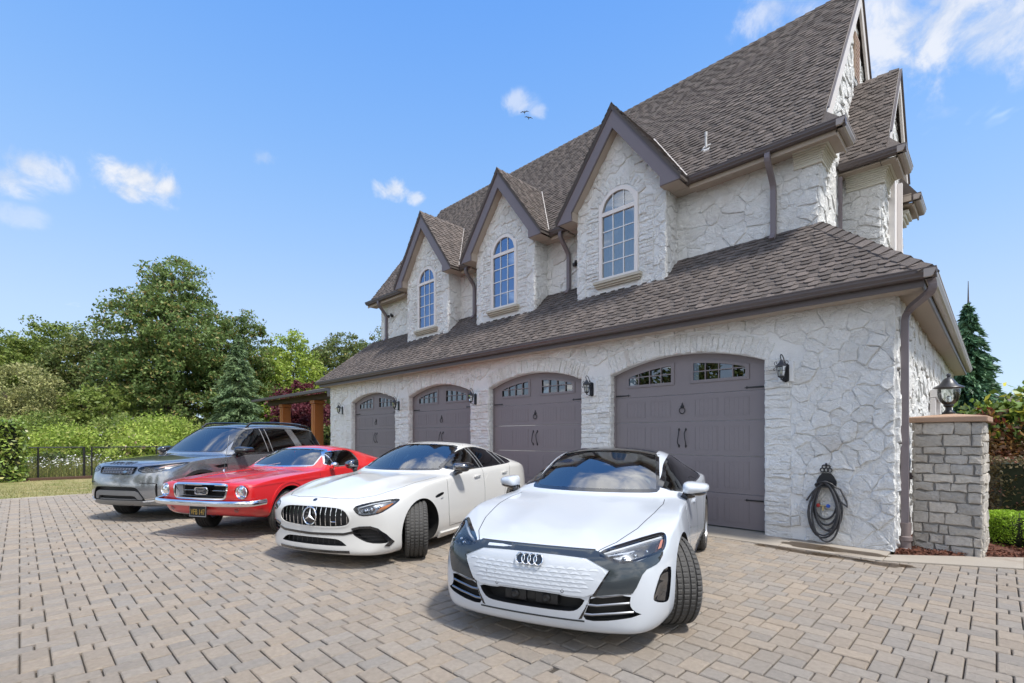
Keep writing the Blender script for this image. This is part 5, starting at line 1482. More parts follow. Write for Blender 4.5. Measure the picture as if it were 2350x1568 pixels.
    for a in (90, 210, 330):
        q = R(a); e = C.path3([(.002, .594), (.092*math.cos(q), .594+.092*math.sin(q))], 'front', .012)
        n_ = Vector((0, -math.sin(q), math.cos(q))); c_, tip = e
        st.add([tuple(c_+n_*.020), tuple(c_-n_*.020), tuple(tip), tuple(c_+Vector((-.014,0,0)))], [(0,3,2),(3,1,2),(0,2,1)])
    st.build('star_emblem', M['chrome'], C.root, smooth=True, ang=25)
    C.patch('emblem_ground', [(.092*math.cos(a), .594+.092*math.sin(a)) for a in [2*math.pi*i/28 for i in range(28)]], 'front', M['piano'], -.004, .03, .01)
    C.patch('hood_badge', [(.028*math.cos(a), .772+.014*math.sin(a)) for a in [2*math.pi*i/16 for i in range(16)]], 'front', pm('badge_navy', (.02,.03,.06), .25), .003, .02, .004)
    for sg in (-1, 1):
        f = lambda p: [(sg*a, b) for a, b in p]
        lamp = C.patch('headlight', f(hl), 'front', M['lens'], .001, .03, 0); C.line('lamp_edge', f(hl), 'front', .009, M['piano'], .003, closed=True, parent=lamp)
        MB().tube(C.path3(f([(.83,.764),(.72,.746),(.60,.705),(.63,.645),(.68,.634),(.74,.636)]), 'front', -.014), .008, 6).build('daylight_bar', M['lampwhite'], lamp, smooth=True)
        d = MB()
        for a, b, r in ((.675,.672,.028),(.735,.688,.032),(.79,.715,.024)): p = C.path3(f([(a,b)]), 'front', -.040)[0]; d.lathe([(.0001,-.012),(r*.6,-.010),(r,.0),(r*1.15,.03)], 18, org=tuple(p), axis='x')
        d.build('projector', M['lampchrome'], lamp, smooth=True)
        C.patch('turn_lens', f(chaikin([(.780,.640),(.815,.648),(.846,.69),(.864,.745),(.835,.725),(.80,.69)],1)), 'front', M['amber'], -.008, .02, .004, parent=lamp)
        C.line('intake_trim', f([(.545,.462),(.63,.485),(.73,.486),(.785,.458),(.838,.385),(.872,.295),(.845,.250)]), 'front', .026, M['piano'], .008)
        for z, y0, y1 in ((.415,.56,.80),(.375,.60,.82),(.335,.66,.84)): MB().tube(C.path3(f([(y0,z),((y0+y1)/2,z),(y1,z-.006)]), 'front', -.02), .006, 5).build('intake_blade', M['rimdark'], C.root, smooth=True)
        C.patch('side_marker', f([(.955,.60),(.968,.605),(.968,.64),(.955,.635)]), 'front', M['redlens'], .003, .02, .004) if False else None
    C.line('bumper_split', [(-.56,.43),(-.45,.405),(0,.392),(.45,.405),(.56,.43)], 'front', .028, M['piano'], .004)
    C.line('lip_trim', [(-.52,.205),(-.3,.200),(0,.198),(.3,.200),(.52,.205)], 'front', .030, M['piano'], .006)
    for k in range(11):
        y = -.40+.08*k; MB().tube(C.path3([(y,.275),(y,.345)], 'front', -.03), .006, 5).build('lower_slat', M['rimdark'], C.root)
    hood = [(.15,.0),(.155,.30),(.22,.50),(.40,.64),(.8,.75),(1.2,.80),(1.50,.80)]
    C.line('hood_line', hood, 'top', .006, M['shut'], .001, both=True)
    for pl in ([(1.60,.955),(1.58,.75),(1.58,.45),(1.64,.28),(2.65,.26)], [(2.72,1.02),(2.74,.7),(2.72,.4),(2.68,.26)], [(3.78,1.04),(3.70,.82),(3.50,.62),(3.46,.45)]): C.line('door_line', pl, 'left', .006, M['shut'], .001, both=True)
    for x0, x1, xs, xe in ((1.60,2.70,2.40,2.60),(2.76,3.46,3.42,3.60)):
        d = C.patch('door', chaikin([(x0,.94),(x1,.975),(x1,.6),(x1-.03,.275),(x0+.04,.29),(x0-.01,.45)],1), 'left', pt, .0015, .06, .004, both=True)
        for d_, vw in zip(d, ('left','right')): C.patch('door_handle', chaikin([(xs,.885),(xe,.895),(xe,.92),(xs,.912)],1), vw, M['chrome'] if False else pt, .024, .03, .024, parent=d_); C.line('handle_trim', [(xs+.01,.897),(xe-.01,.906)], vw, .008, M['chrome'], .026, parent=d_)
    C.patch('fender_badge', [(1.36,.690),(1.44,.70),(1.43,.685),(1.37,.676)], 'left', M['steel'], .003, .02, .003, both=True)
    C.line('sill_blade', [(1.40,.20),(2.4,.175),(3.40,.19)], 'left', .06, pt, .03, both=True)
    C.mirror(1.86, 1.0, 1.085, pm('black_chrome', (.22, .22, .23), .08, 1.0), M['piano'], (.095, .118, .066), foot=(1.83, .89, .985))
    C.wheels(AX, BX, TR, WR_, .275, 37, M['rimdark'], 10)
    C.seats(2.15, .42, M['trimdark']); C.steering(2.06, -.37, .98)
    b = MB(); b.box((1.70,-.72,.62),(2.04,.72,.955),bev=.04); b.build('dashboard', M['trimgrey'], C.root, smooth=True)
    C.patch('mirror_housing', chaikin([(.10,1.385),(.09,1.345),(-.09,1.345),(-.10,1.385)],1), 'front', M['plastic'], -.02, .03, .01)
    C.patch('windscreen_sticker', [(-.02,1.25),(.02,1.25),(.022,1.20),(-.018,1.20)], 'front', bpy.data.materials['paper_sticker'], -.012, .03, 0)
    b = MB(); b.box((.75,-.64,.15),(4.5,.64,.42)); b.build('underbody', M['chassis'], C.root)
    return C
# ---------------------------------------------------------------- red classic fastback
def red_classic():
    rows = [(0,.315,.72,.52,.815,.735,.81,.785,.55,.800),(.045,.29,.77,.52,.855,.762,.845,.802,.56,.818),(.25,.25,.81,.52,.878,.800,.86,.828,.56,.845),(.60,.22,.82,.54,.895,.832,.868,.852,.56,.873),(.95,.22,.82,.56,.905,.852,.872,.873,.57,.895),
            (1.30,.22,.82,.55,.902,.866,.872,.890,.62,.910),(1.50,.22,.82,.55,.90,.874,.866,.900,.70,.920),(1.55,.22,.82,.55,.90,.876,.866,.912,.735,.938),(1.85,.22,.82,.55,.90,.885,.866,1.08,.69,1.12),(2.12,.22,.82,.55,.898,.893,.862,1.205,.625,1.258),
            (2.32,.22,.82,.55,.898,.896,.862,1.248,.595,1.305),(2.65,.22,.82,.55,.898,.90,.862,1.255,.58,1.322),(3.10,.22,.82,.56,.90,.905,.866,1.205,.575,1.288),(3.60,.24,.82,.56,.905,.905,.874,1.09,.59,1.19),(4.10,.27,.81,.57,.885,.90,.856,.985,.62,1.055),(4.45,.33,.79,.58,.86,.89,.835,.915,.66,.94),(4.60,.38,.75,.6,.83,.87,.81,.885,.6,.90)]
    P = [(0,0),(.3,.008),(.5,.025),(.65,.05),(.75,.075),(.85,.12),(.9,.2)]; Q = [(.25,.16),(.32,.11),(.42,.03),(.5,.0),(.6,.01),(.72,0),(.78,.01),(.84,.05)]
    pt = paint('bright_red_paint', (.60, .012, .014), 0, .35)
    C = Car('parked_car', rows, P, Q, [(0,0),(.5,.03),(.8,.1),(1,.2)], (1.35,1.50,2.2,2.7,.13), (-8.34,1.85,119),
            'bright red classic fastback with a chrome bumper and a long whip aerial', {'paint': pt}, [(8,.6,0,4.5),(10,.3,1.5,4.5),(6,.25,.2,4.4)])
    AX, BX, TR, WR_ = .87, 3.62, .735, .335
    C.root.location.z = .045; C.well(AX, .385, WR_-.02, ymax=1.0, ymin=.55); C.well(BX, .375, WR_-.03, ymax=1.0, ymin=.58); C.cabin(1.58, 3.5, .77, .38, .04, mat=M['trimdark'])
    gr = chaikin(sym([(0,.778),(.30,.777),(.475,.770),(.500,.74),(.478,.62),(.455,.575),(.40,.562),(0,.560)]),1)
    C.recess(gr, 'front', .13, M['plastic'])
    hlc = [(.705+.100*math.cos(a), .664+.100*math.sin(a)) for a in [2*math.pi*i/28 for i in range(28)]]
    C.recess(hlc, 'front', .05, pt, both=True)
    ws = chaikin(sym([(0,1.258),(.30,1.252),(.53,1.228),(.565,1.19),(.640,.97),(.62,.957),(.40,.958),(0,.948)]),1)
    C.recess(ws, 'front', .20, M['piano'], second=True)
    sw = chaikin([(1.80,.925),(2.08,1.155),(2.17,1.200),(2.60,1.212),(2.80,1.20),(2.90,1.14),(2.86,.935)],1)
    C.recess(sw, 'left', .13, M['piano'], both=True, second=True)
    C.finish()
    C.patch('windscreen', ws, 'front', M['screen'], -.004, .06, 0); C.line('windscreen_surround', ws, 'front', .022, M['chrome'], .003, closed=True)
    C.patch('side_window', sw, 'left', M['clearside'], -.003, .06, 0, both=True); C.line('window_trim', sw, 'left', .016, M['chrome'], .004, closed=True, both=True)
    C.line('vent_window_post', [(2.06,.93),(2.10,1.160)], 'left', .016, M['chrome'], .004, both=True)
    # grille: chrome frame, dark mesh, centre bar, corral emblem with running horse
    C.line('grille_frame', gr, 'front', .026, M['chrome'], .006, closed=True)
    satin = pm('satin_grille', (.30,.30,.31), .45, .6)
    inn = [(-.42,.755),(.42,.755),(.405,.585),(-.405,.585)]
    cx = .10
    g_ = MB()
    for sg in (-1, 1):
        a = C.path3([(sg*.475,.765),(sg*.455,.575)], 'front', 0); b = [Vector((cx+.03, sg*.405, .752)), Vector((cx+.03, sg*.395, .588))]
        g_.add([tuple(a[0]), tuple(a[1]), tuple(b[1]), tuple(b[0])], [(0,1,2,3)])
    g_.build('grille_cheek', satin, C.root)
    MB().tube([(cx+.01,-.40,.750),(cx+.01,.40,.750),(cx+.01,.39,.590),(cx+.01,-.39,.590)], .009, 6, closed=True).build('inner_frame', M['chrome'], C.root, smooth=True)
    mesh_ = MB()
    for k in range(34): y = -.385+.77*k/33; mesh_.box((cx+.028, y-.0025, .595), (cx+.034, y+.0025, .745))
    for k in range(7): z = .60+.14*k/6; mesh_.box((cx+.035, -.39, z-.0025), (cx+.04, .39, z+.0025))
    mesh_.build('grille_mesh', M['rimdark'], C.root)
    MB().box((cx-.005,-.385,.661),(cx+.012,.385,.677),bev=.004).build('centre_bar', M['chrome'], C.root)
    cr = MB(); cr.tube([(cx-.05, y, z) for y, z in [(-.095,.620),(.095,.620),(.112,.630),(.115,.66),(.112,.705),(.095,.718),(-.095,.718),(-.112,.705),(-.115,.66),(-.112,.630)]], .010, 6, closed=True); cr.build('corral_emblem', M['chrome'], C.root, smooth=True)
    cb = MB(); cb.prism([(-.095,.628),(.095,.628),(.105,.638),(.105,.70),(.095,.710),(-.095,.710),(-.105,.70),(-.105,.638)], lambda u, v, t: (t, u, v), cx-.02, cx-.046); cb.build('corral_back', pm('emblem_grey',(.10,.10,.105),.4,.5), C.root)
    horse = [(.088,.688),(.074,.700),(.060,.692),(.050,.680),(.030,.682),(0,.680),(-.030,.684),(-.048,.690),(-.062,.698),(-.090,.692),(-.070,.684),(-.054,.676),(-.044,.666),(-.062,.652),(-.074,.640),(-.066,.637),(-.050,.650),(-.030,.660),(-.012,.658),(.008,.656),(.020,.644),(.010,.632),(.018,.629),(.034,.644),(.040,.655),(.062,.648),(.078,.652),(.070,.660),(.056,.664),(.062,.676),(.076,.680)]
    hv, hf, hn = tri_region(horse, .02)
    hm = MB(); nv = len(hv); hm.add([(cx-.058, y, z) for y, z in hv]+[(cx-.048, y, z) for y, z in hv[:hn]], list(hf)+[(i, (i+1)%hn, nv+(i+1)%hn, nv+i) for i in range(hn)]); hm.build('horse_emblem', M['chrome'], C.root, clean=True)
    for sg in (-1, 1):
        b = C.ray(sg*.705, .664, 'front')[0]; x = b.x
        lamp = MB().lathe([(.098,.0),(.102,-.010),(.094,-.018),(.084,-.006)], 32, org=(x+.016, sg*.705, .664), axis='x').build('headlight', M['chrome'], C.root, smooth=True)
        MB().lathe([(.0001,.030),(.05,.022),(.088,.0)], 28, org=(x+.014, sg*.705, .664), axis='x').build('reflector', M['lampchrome'], lamp, smooth=True)
        MB().lathe([(.0001,-.024),(.04,-.020),(.07,-.010),(.087,.004)], 28, org=(x+.012, sg*.705, .664), axis='x').build('lamp_lens', glass_mat('fluted_lens',(.85,.87,.9),1.7) if sg < 0 else bpy.data.materials['fluted_lens'], lamp, smooth=True)
        tl = C.ray(sg*.60, .395, 'front')[0]; MB().ball((tl.x-.004, sg*.60, .395), .04, sc=(.45,1,.75)).build('turn_lamp', glass_mat('turn_lens',(.8,.75,.7),1.6) if sg < 0 else bpy.data.materials['turn_lens'], C.root, smooth=True)
    # chrome bumper: blade that wraps round the corners
    prof = [(-.030,.040),(-.046,.022),(-.050,0),(-.046,-.022),(-.030,-.040),(.0,-.034),(.0,.034)]
    path = [(.30,-.915,.515),(.16,-.905,.510),(.075,-.86,.506),(.02,-.70,.503),(-.015,-.40,.500),(-.025,0,.499),(-.015,.40,.500),(.02,.70,.503),(.075,.86,.506),(.16,.905,.510),(.30,.915,.515)]
    path = curve(path, 5); V = []; F = []; n = len(prof)
    for i, p in enumerate(path):
        t = (path[min(i+1,len(path)-1)]-path[max(i-1,0)]).normalized(); o_ = Vector((-t.y, t.x, 0)); o_ = o_ if o_.x > 0 or abs(p.y) > .9 else -o_
        if o_.dot(Vector((-p.x+1.5, -p.y, 0))) < 0: o_ = -o_
        for a, b in prof: V.append(tuple(p+o_*a+Vector((0,0,b))))
    for i in range(len(path)-1):
        for j in range(n): F.append((i*n+j, i*n+(j+1)%n, (i+1)*n+(j+1)%n, (i+1)*n+j))
    F += [tuple(range(n)), tuple(range((len(path)-1)*n, len(path)*n))]
    MB().add(V, F).build('bumper', M['chrome'], C.root, smooth=True, ang=40, clean=True)
    pl = MB().box((-.005,-.155,.295),(.004,.155,.455)); plate = pl.build('licence_plate', pm('plate_black',(.012,.012,.011),.5), C.root)
    MB().tube([(-.006,-.150,.300),(-.006,.150,.300),(-.006,.150,.450),(-.006,-.150,.450)], .006, 6, closed=True).build('plate_frame', M['steel'], plate)
    yl = pm('plate_gold',(.55,.36,.08),.5)
    for tx, size, z in (('VFB 147',.088,.362),):
        cvd = bpy.data.curves.new('t','FONT'); cvd.body = tx; cvd.size = size*1.25; cvd.align_x = 'CENTER'; cvd.align_y = 'CENTER'; cvd.extrude = .001
        o = bpy.data.objects.new('t', cvd); COL.objects.link(o); me = applied(o,'plate_number'); bpy.data.objects.remove(o)
        w = max(v.co.x for v in me.vertices)-min(v.co.x for v in me.vertices); k = .262/w
        for v in me.vertices: x_, y_, z_ = v.co; v.co = (-.0078-z_, -x_*k, z+y_*1.05)
        link('plate_number', me, plate, yl)
    # shut lines, door, mirror, wipers, aerial
    C.line('hood_line', [(.02,.52),(.30,.575),(.9,.60),(1.42,.64)], 'top', .006, M['shut'], .001, both=True); C.line('hood_line', [(-.50,.796),(0,.808),(.50,.796)], 'front', .005, M['shut'], .002)
    C.line('hood_ridge', [(.15,.30),(.8,.34),(1.35,.36)], 'top', .03, pt, 0, both=True, h=.006)
    C.line('body_crease', [(.12,.745),(.6,.765),(1.4,.775),(2.4,.77),(3.1,.75)], 'left', .022, pt, 0, both=True, h=.007)
    C.line('arch_lip', [(AX+.405*math.cos(a), WR_+.02+.405*math.sin(a)) for a in [R(q) for q in range(-8, 190, 8)]], 'left', .03, pt, .0, both=True, h=.010)
    for p_ in ([(1.62,.875),(1.60,.7),(1.60,.45),(1.66,.28),(2.7,.26)], [(2.84,.90),(2.82,.6),(2.76,.27)]): C.line('door_line', p_, 'left', .006, M['shut'], .001, both=True)
    d = C.patch('door', chaikin([(1.625,.865),(2.82,.89),(2.805,.6),(2.74,.28),(1.68,.295),(1.615,.45)],1), 'left', pt, .0012, .06, .004, both=True)
    for d_, vw in zip(d, ('left','right')): C.patch('door_handle', chaikin([(2.58,.80),(2.74,.80),(2.74,.82),(2.58,.82)],1), vw, M['chrome'], .02, .02, .02, parent=d_)
    for sg in (-1,):
        mm = MB(); mm.tube([(1.98, sg*.88, .885),(1.93, sg*.93, .955)], .012, 8); mm.ball((1.92, sg*.945, .975), .06, sc=(1.1,1.15,.75)); mm.build('mirror', M['chrome'], C.root, smooth=True)
    for a, b in (((1.50,.42),(1.64,-.02)),((1.50,-.20),(1.64,-.58))):
        w = [C.ray(x, y, 'top')[0]+Vector((0,0,.022)) for x, y in (a, ((a[0]*2+b[0])/3,(a[1]*2+b[1])/3), ((a[0]+b[0]*2)/3,(a[1]+b[1]*2)/3), b)]
        MB().tube(w, .006, 5).build('wiper', M['steel'], C.root)
    ab = C.ray(1.22, .80, 'top')[0]; ae = MB(); ae.lathe([(.0001,.03),(.012,.028),(.02,.0),(.024,-.01)], 12, org=tuple(ab)); ae.tube([ab+Vector((0,0,.02)), ab+Vector((.11,.0,.62))], .0045, 6); ae.build('aerial', M['chrome'], C.root, smooth=True)
    C.wheels(AX, BX, TR, WR_, .215, 22, M['rim'], 5, rimr=.20)
    for w_ in C.root.children:
        if w_.name.startswith('wheel'): w_.location.z -= .045
    C.seats(2.05, .36, M['trimdark'], gap=.34); C.steering(1.98, -.34, .84, .19, 60)
    b = MB(); b.box((1.62,-.70,.58),(1.88,.70,.88),bev=.03); b.build('dashboard', M['trimdark'], C.root, smooth=True)
    oc = MB()
    for k, r in ((0,.012),(1,.026),(2,.014)): oc.ball((2.02,-.01,1.155-.04*k), r, sc=(.4,1,1))
    oc.tube([(2.02,-.01,1.20),(2.02,-.01,1.02)], .003, 5); oc.build('mirror_charm', pm('pink_charm',(.55,.03,.12),.5), C.root)
    b = MB(); b.box((.6,-.56,.22),(4.2,.56,.42)); b.build('underbody', M['chassis'], C.root)
    return C
# ---------------------------------------------------------------- grey estate four-by-four
def grey_suv():
    rows = [(0,.32,.78,.55,.86,.955,.80,1.025,.46,1.035),(.06,.28,.84,.55,.915,.99,.86,1.05,.5,1.06),(.22,.26,.89,.56,.965,1.025,.91,1.08,.54,1.095),(.50,.26,.91,.58,.99,1.058,.945,1.105,.58,1.12),(.90,.26,.91,.62,1.008,1.09,.958,1.13,.62,1.148),
            (1.20,.26,.91,.62,1.002,1.105,.952,1.148,.68,1.168),(1.36,.26,.91,.62,.998,1.112,.945,1.16,.75,1.182),(1.41,.26,.91,.62,.998,1.116,.945,1.172,.79,1.202),(1.80,.26,.91,.62,.996,1.125,.945,1.455,.755,1.495),(2.18,.26,.91,.62,.996,1.13,.945,1.70,.715,1.745),
            (2.38,.26,.91,.62,.996,1.133,.945,1.755,.70,1.805),(2.9,.26,.91,.62,.996,1.137,.945,1.782,.69,1.838),(3.6,.26,.91,.62,1.004,1.14,.948,1.778,.685,1.842),(4.2,.26,.90,.62,1.0,1.14,.942,1.755,.675,1.82),(4.55,.28,.88,.63,.98,1.14,.925,1.71,.66,1.78),(4.75,.32,.86,.63,.955,1.13,.90,1.50,.70,1.60),(4.90,.36,.82,.63,.92,1.08,.86,1.16,.72,1.22),(4.97,.42,.76,.63,.87,1.0,.80,1.04,.6,1.06)]
    P = [(0,0),(.3,.012),(.5,.04),(.65,.09),(.75,.14),(.85,.22),(.93,.34),(1.0,.5)]; Q = [(.2,.12),(.3,.07),(.4,.03),(.5,0),(.7,.0),(.85,.02),(1.0,.09),(1.08,.16),(1.15,.25)]
    pt = paint('corris_grey_paint', (.31, .325, .345), .75, .17)
    C = Car('parked_car', rows, P, Q, [(0,0),(.5,.04),(.8,.12),(1,.3)], (1.2,1.38,2.25,2.8,.13), (-11.09,1.16,119.5),
            'grey metallic four by four estate with black roof rails and tinted windows', {'paint': pt}, [(8,.5,.2,4.7),(10,.35,1.4,4.6)])
    AX, BX, TR, WR_ = .90, 3.82, .835, .388
    C.well(AX, .445, WR_+.01, ymax=1.1, ymin=.60); C.well(BX, .445, WR_+.01, ymax=1.1, ymin=.62); C.cabin(1.44, 4.5, .84, .55, .05, mat=M['trimdark'])
    gr = chaikin(sym([(0,.985),(.36,.985),(.43,.975),(.40,.88),(.37,.855),(0,.850)]),1); C.recess(gr, 'front', .06, M['plastic'])
    hl = chaikin([(.435,.930),(.475,.985),(.62,1.0),(.78,1.025),(.90,1.050),(.935,1.045),(.90,.985),(.82,.915),(.72,.885),(.57,.878),(.49,.90)],1); C.recess(hl, 'front', .05, M['lampbowl'], both=True)
    bi = chaikin(sym([(0,.635),(.38,.635),(.48,.62),(.56,.50),(.61,.40),(.58,.385),(0,.385)]),1); C.recess(bi, 'front', .07, M['plastic'])
    sl = chaikin([(.755,.69),(.785,.69),(.785,.45),(.76,.44)],1); C.recess(sl, 'front', .04, M['plastic'], both=True)
    vent = [(1.17,.955),(1.50,.985),(1.50,.915),(1.30,.905)]; C.recess(vent, 'left', .03, M['plastic'], both=True)
    ws = chaikin([(0,1.225),(.45,1.225),(.71,1.22),(.73,1.235),(.665,1.655),(.63,1.695),(.35,1.72),(0,1.728),(-.35,1.72),(-.63,1.695),(-.665,1.655),(-.73,1.235),(-.71,1.22),(-.45,1.225)],1); C.recess(ws, 'front', .16, M['piano'], second=True)
    sw = chaikin([(1.66,1.175),(2.02,1.52),(2.22,1.66),(2.40,1.705),(3.30,1.715),(4.15,1.69),(4.55,1.64),(4.70,1.46),(4.66,1.24),(3.0,1.185)],1); C.recess(sw, 'left', .13, M['piano'], both=True, second=True)
    C.finish()
    C.patch('windscreen', ws, 'front', M['screen'], -.004, .06, 0); C.line('windscreen_surround', ws, 'front', .022, M['piano'], .001, closed=True)
    C.patch('side_window', sw, 'left', M['tint'], -.003, .06, 0, both=True); C.line('window_trim', sw, 'left', .018, M['piano'], .003, closed=True, both=True)
    C.line('window_post', [(2.66,1.19),(2.60,1.70)], 'left', .014, M['steel'], .004, both=True); C.line('window_post', [(2.80,1.19),(2.74,1.70)], 'left', .014, M['steel'], .004, both=True)
    C.patch('rear_pillar', [(3.62,1.20),(3.86,1.21),(3.62,1.70),(3.40,1.70)], 'left', pt, .004, .05, .01, both=True)
    C.line('window_sill_trim', [(1.55,1.145),(3.0,1.165),(4.5,1.20)], 'left', .016, M['piano'], .006, both=True)
    C.patch('black_roof', chaikin([(2.32,.60),(2.40,.66),(3.4,.655),(4.45,.63),(4.55,.55),(4.58,0),(4.55,-.55),(4.45,-.63),(3.4,-.655),(2.40,-.66),(2.32,-.60),(2.27,0)],1), 'top', M['piano'], .003, .07, .01)
    # grille: two rows of open links, emblem
    for z in (.945, .890):
        b = MB(); b.tube(C.path3([(-.36,z+.016),(0,z+.018),(.36,z+.016)], 'front', -.004), .007, 6); b.tube(C.path3([(-.35,z-.016),(0,z-.014),(.35,z-.016)], 'front', -.004), .007, 6)
        for k in range(11):
            y = -.33+.066*k; b.tube(C.path3([(y-.018,z+.014),(y+.018,z-.014)], 'front', -.004), .005, 5); b.tube(C.path3([(y+.018,z+.014),(y-.018,z-.014)], 'front', -.008), .005, 5)
        b.build('grille_bar', M['rim'], C.root, smooth=True)
    C.line('grille_surround', gr, 'front', .014, M['piano'], .004, closed=True)
    C.patch('oval_emblem', [(-.21+.045*math.cos(a), .893+.022*math.sin(a)) for a in [2*math.pi*i/18 for i in range(18)]], 'front', M['lampchrome'], .012, .02, .01)
    C.text('DISCOVERY', 'front', 0, 1.040, .062, M['piano'], off=.001, depth=.006, spacing=1.42, sx=1.25)
    for sg in (-1, 1):
        f = lambda p: [(sg*a, b) for a, b in p]
        lamp = C.patch('headlight', f(hl), 'front', M['lens'], .001, .03, 0); C.line('lamp_edge', f(hl), 'front', .008, M['piano'], .003, closed=True, parent=lamp)
        MB().tube(C.path3(f([(.46,.935),(.58,.895),(.70,.900),(.80,.925)]), 'front', -.014), .008, 6).build('daylight_bar', M['lampwhite'], lamp, smooth=True)
        d = MB()
        for a, b in ((.53,.955),(.59,.965),(.65,.975),(.60,.925),(.66,.935),(.72,.95)): p = C.path3(f([(a,b)]), 'front', -.03)[0]; d.box((p.x-.012,p.y-.024,p.z-.014),(p.x+.012,p.y+.024,p.z+.014),bev=.006)
        d.build('lamp_cube', M['lampchrome'], lamp, smooth=True)
        C.patch('turn_lens', f([(.74,.965),(.80,.975),(.88,1.03),(.80,1.015)]), 'front', pm('pale_marker',(.6,.42,.36),.3) if sg < 0 else bpy.data.materials['pale_marker'], -.012, .02, .004, parent=lamp)
        C.line('corner_slot', f([(.52,.705),(.66,.703),(.76,.695)]), 'front', .014, M['plastic'], .002)
        C.line('bright_strip', f([(.60,.418),(.68,.425),(.775,.430)]), 'front', .012, M['chrome'], .006); C.line('bright_strip', f([(.56,.372),(.68,.385),(.785,.395)]), 'front', .020, M['lampwhite'], .008)
    beam = pm('satin_grey_trim',(.20,.205,.21),.4,.3)
    bb = sym([(0,.565),(.42,.562),(.50,.53),(.56,.42),(.54,.40),(.47,.40),(.42,.465),(.36,.475),(0,.475)])
    C.patch('bumper_beam', bb, 'front', beam, -.012, .04, .05)
    C.patch('lower_bar', sym([(0,.415),(.40,.415),(.46,.395),(0,.392)]), 'front', beam, -.02, .04, .04)
    C.patch('skid_plate', sym([(0,.390),(.50,.390),(.60,.372),(.66,.33),(.50,.300),(0,.292)]), 'front', pm('silver_skid',(.26,.265,.27),.42,.5), .006, .04, .03)
    C.line('hood_line', [(.16,.0),(.17,.42),(.28,.60),(.62,.80),(1.0,.88),(1.36,.90)], 'top', .007, M['shut'], .001, both=True)
    C.patch('hood_inlay', [(.75,.30),(1.30,.34),(1.30,-.34),(.75,-.30)], 'top', pt, -.004, .08, 0) if False else None
    for p_ in ([(1.52,1.11),(1.50,.85),(1.50,.5),(1.58,.34),(2.6,.33)], [(2.72,1.15),(2.72,.8),(2.70,.34)], [(3.72,1.16),(3.66,.95),(3.46,.72),(3.38,.55)]): C.line('door_line', p_, 'left', .007, M['shut'], .001, both=True)
    C.line('body_crease', [(1.50,.985),(2.4,1.005),(3.5,1.02),(4.4,1.03)], 'left', .014, pt, .0, both=True, h=.006)
    C.line('arch_trim', [(AX+.475*math.cos(a), WR_+.01+.475*math.sin(a)) for a in [R(q) for q in range(-10, 192, 8)]], 'left', .06, M['plastic'], 0, both=True, h=.012)
    for x0, x1, xs in ((1.54,2.70,2.42),(2.75,3.42,3.30)):
        d = C.patch('door', chaikin([(x0,1.10),(x1,1.125),(x1,.7),(x1-.03,.355),(x0+.05,.37),(x0-.01,.55)],1), 'left', pt, .0015, .06, .004, both=True)
        for d_, vw in zip(d, ('left','right')): C.patch('door_handle', chaikin([(xs,1.035),(xs+.22,1.042),(xs+.22,1.068),(xs,1.06)],1), vw, M['chrome'], .028, .02, .028, parent=d_)
    C.mirror(1.80, 1.06, 1.235, M['piano'], M['piano'], (.11, .145, .085), foot=(1.75, .93, 1.14))
    for sg in (-1, 1):
        r = MB(); P3 = []
        for x in (2.36, 2.46, 2.60, 3.2, 3.8, 4.25, 4.42, 4.52):
            h = C.ray(x, sg*.60, 'top')[0]; P3.append(h+Vector((0,0,.0 if x in (2.36, 4.52) else .058)))
        r.tube(P3, .024, 8); r.build('roof_rail', M['piano'], C.root, smooth=True)
    C.wheels(AX, BX, TR, WR_, .26, 28, M['rim'], 8)
    C.seats(2.10, .70, M['trimdark'], gap=.42); C.steering(1.98, -.42, 1.13, .19, 64)
    b = MB(); b.box((1.58,-.78,.8),(1.92,.78,1.12),bev=.04); b.build('dashboard', M['trimdark'], C.root, smooth=True)
    b = MB(); b.box((.6,-.62,.27),(4.5,.62,.52)); b.build('underbody', M['chassis'], C.root)
    return C
car_a = white_coupe(); car_b = white_fastback(); car_c = red_classic(); car_d = grey_suv()
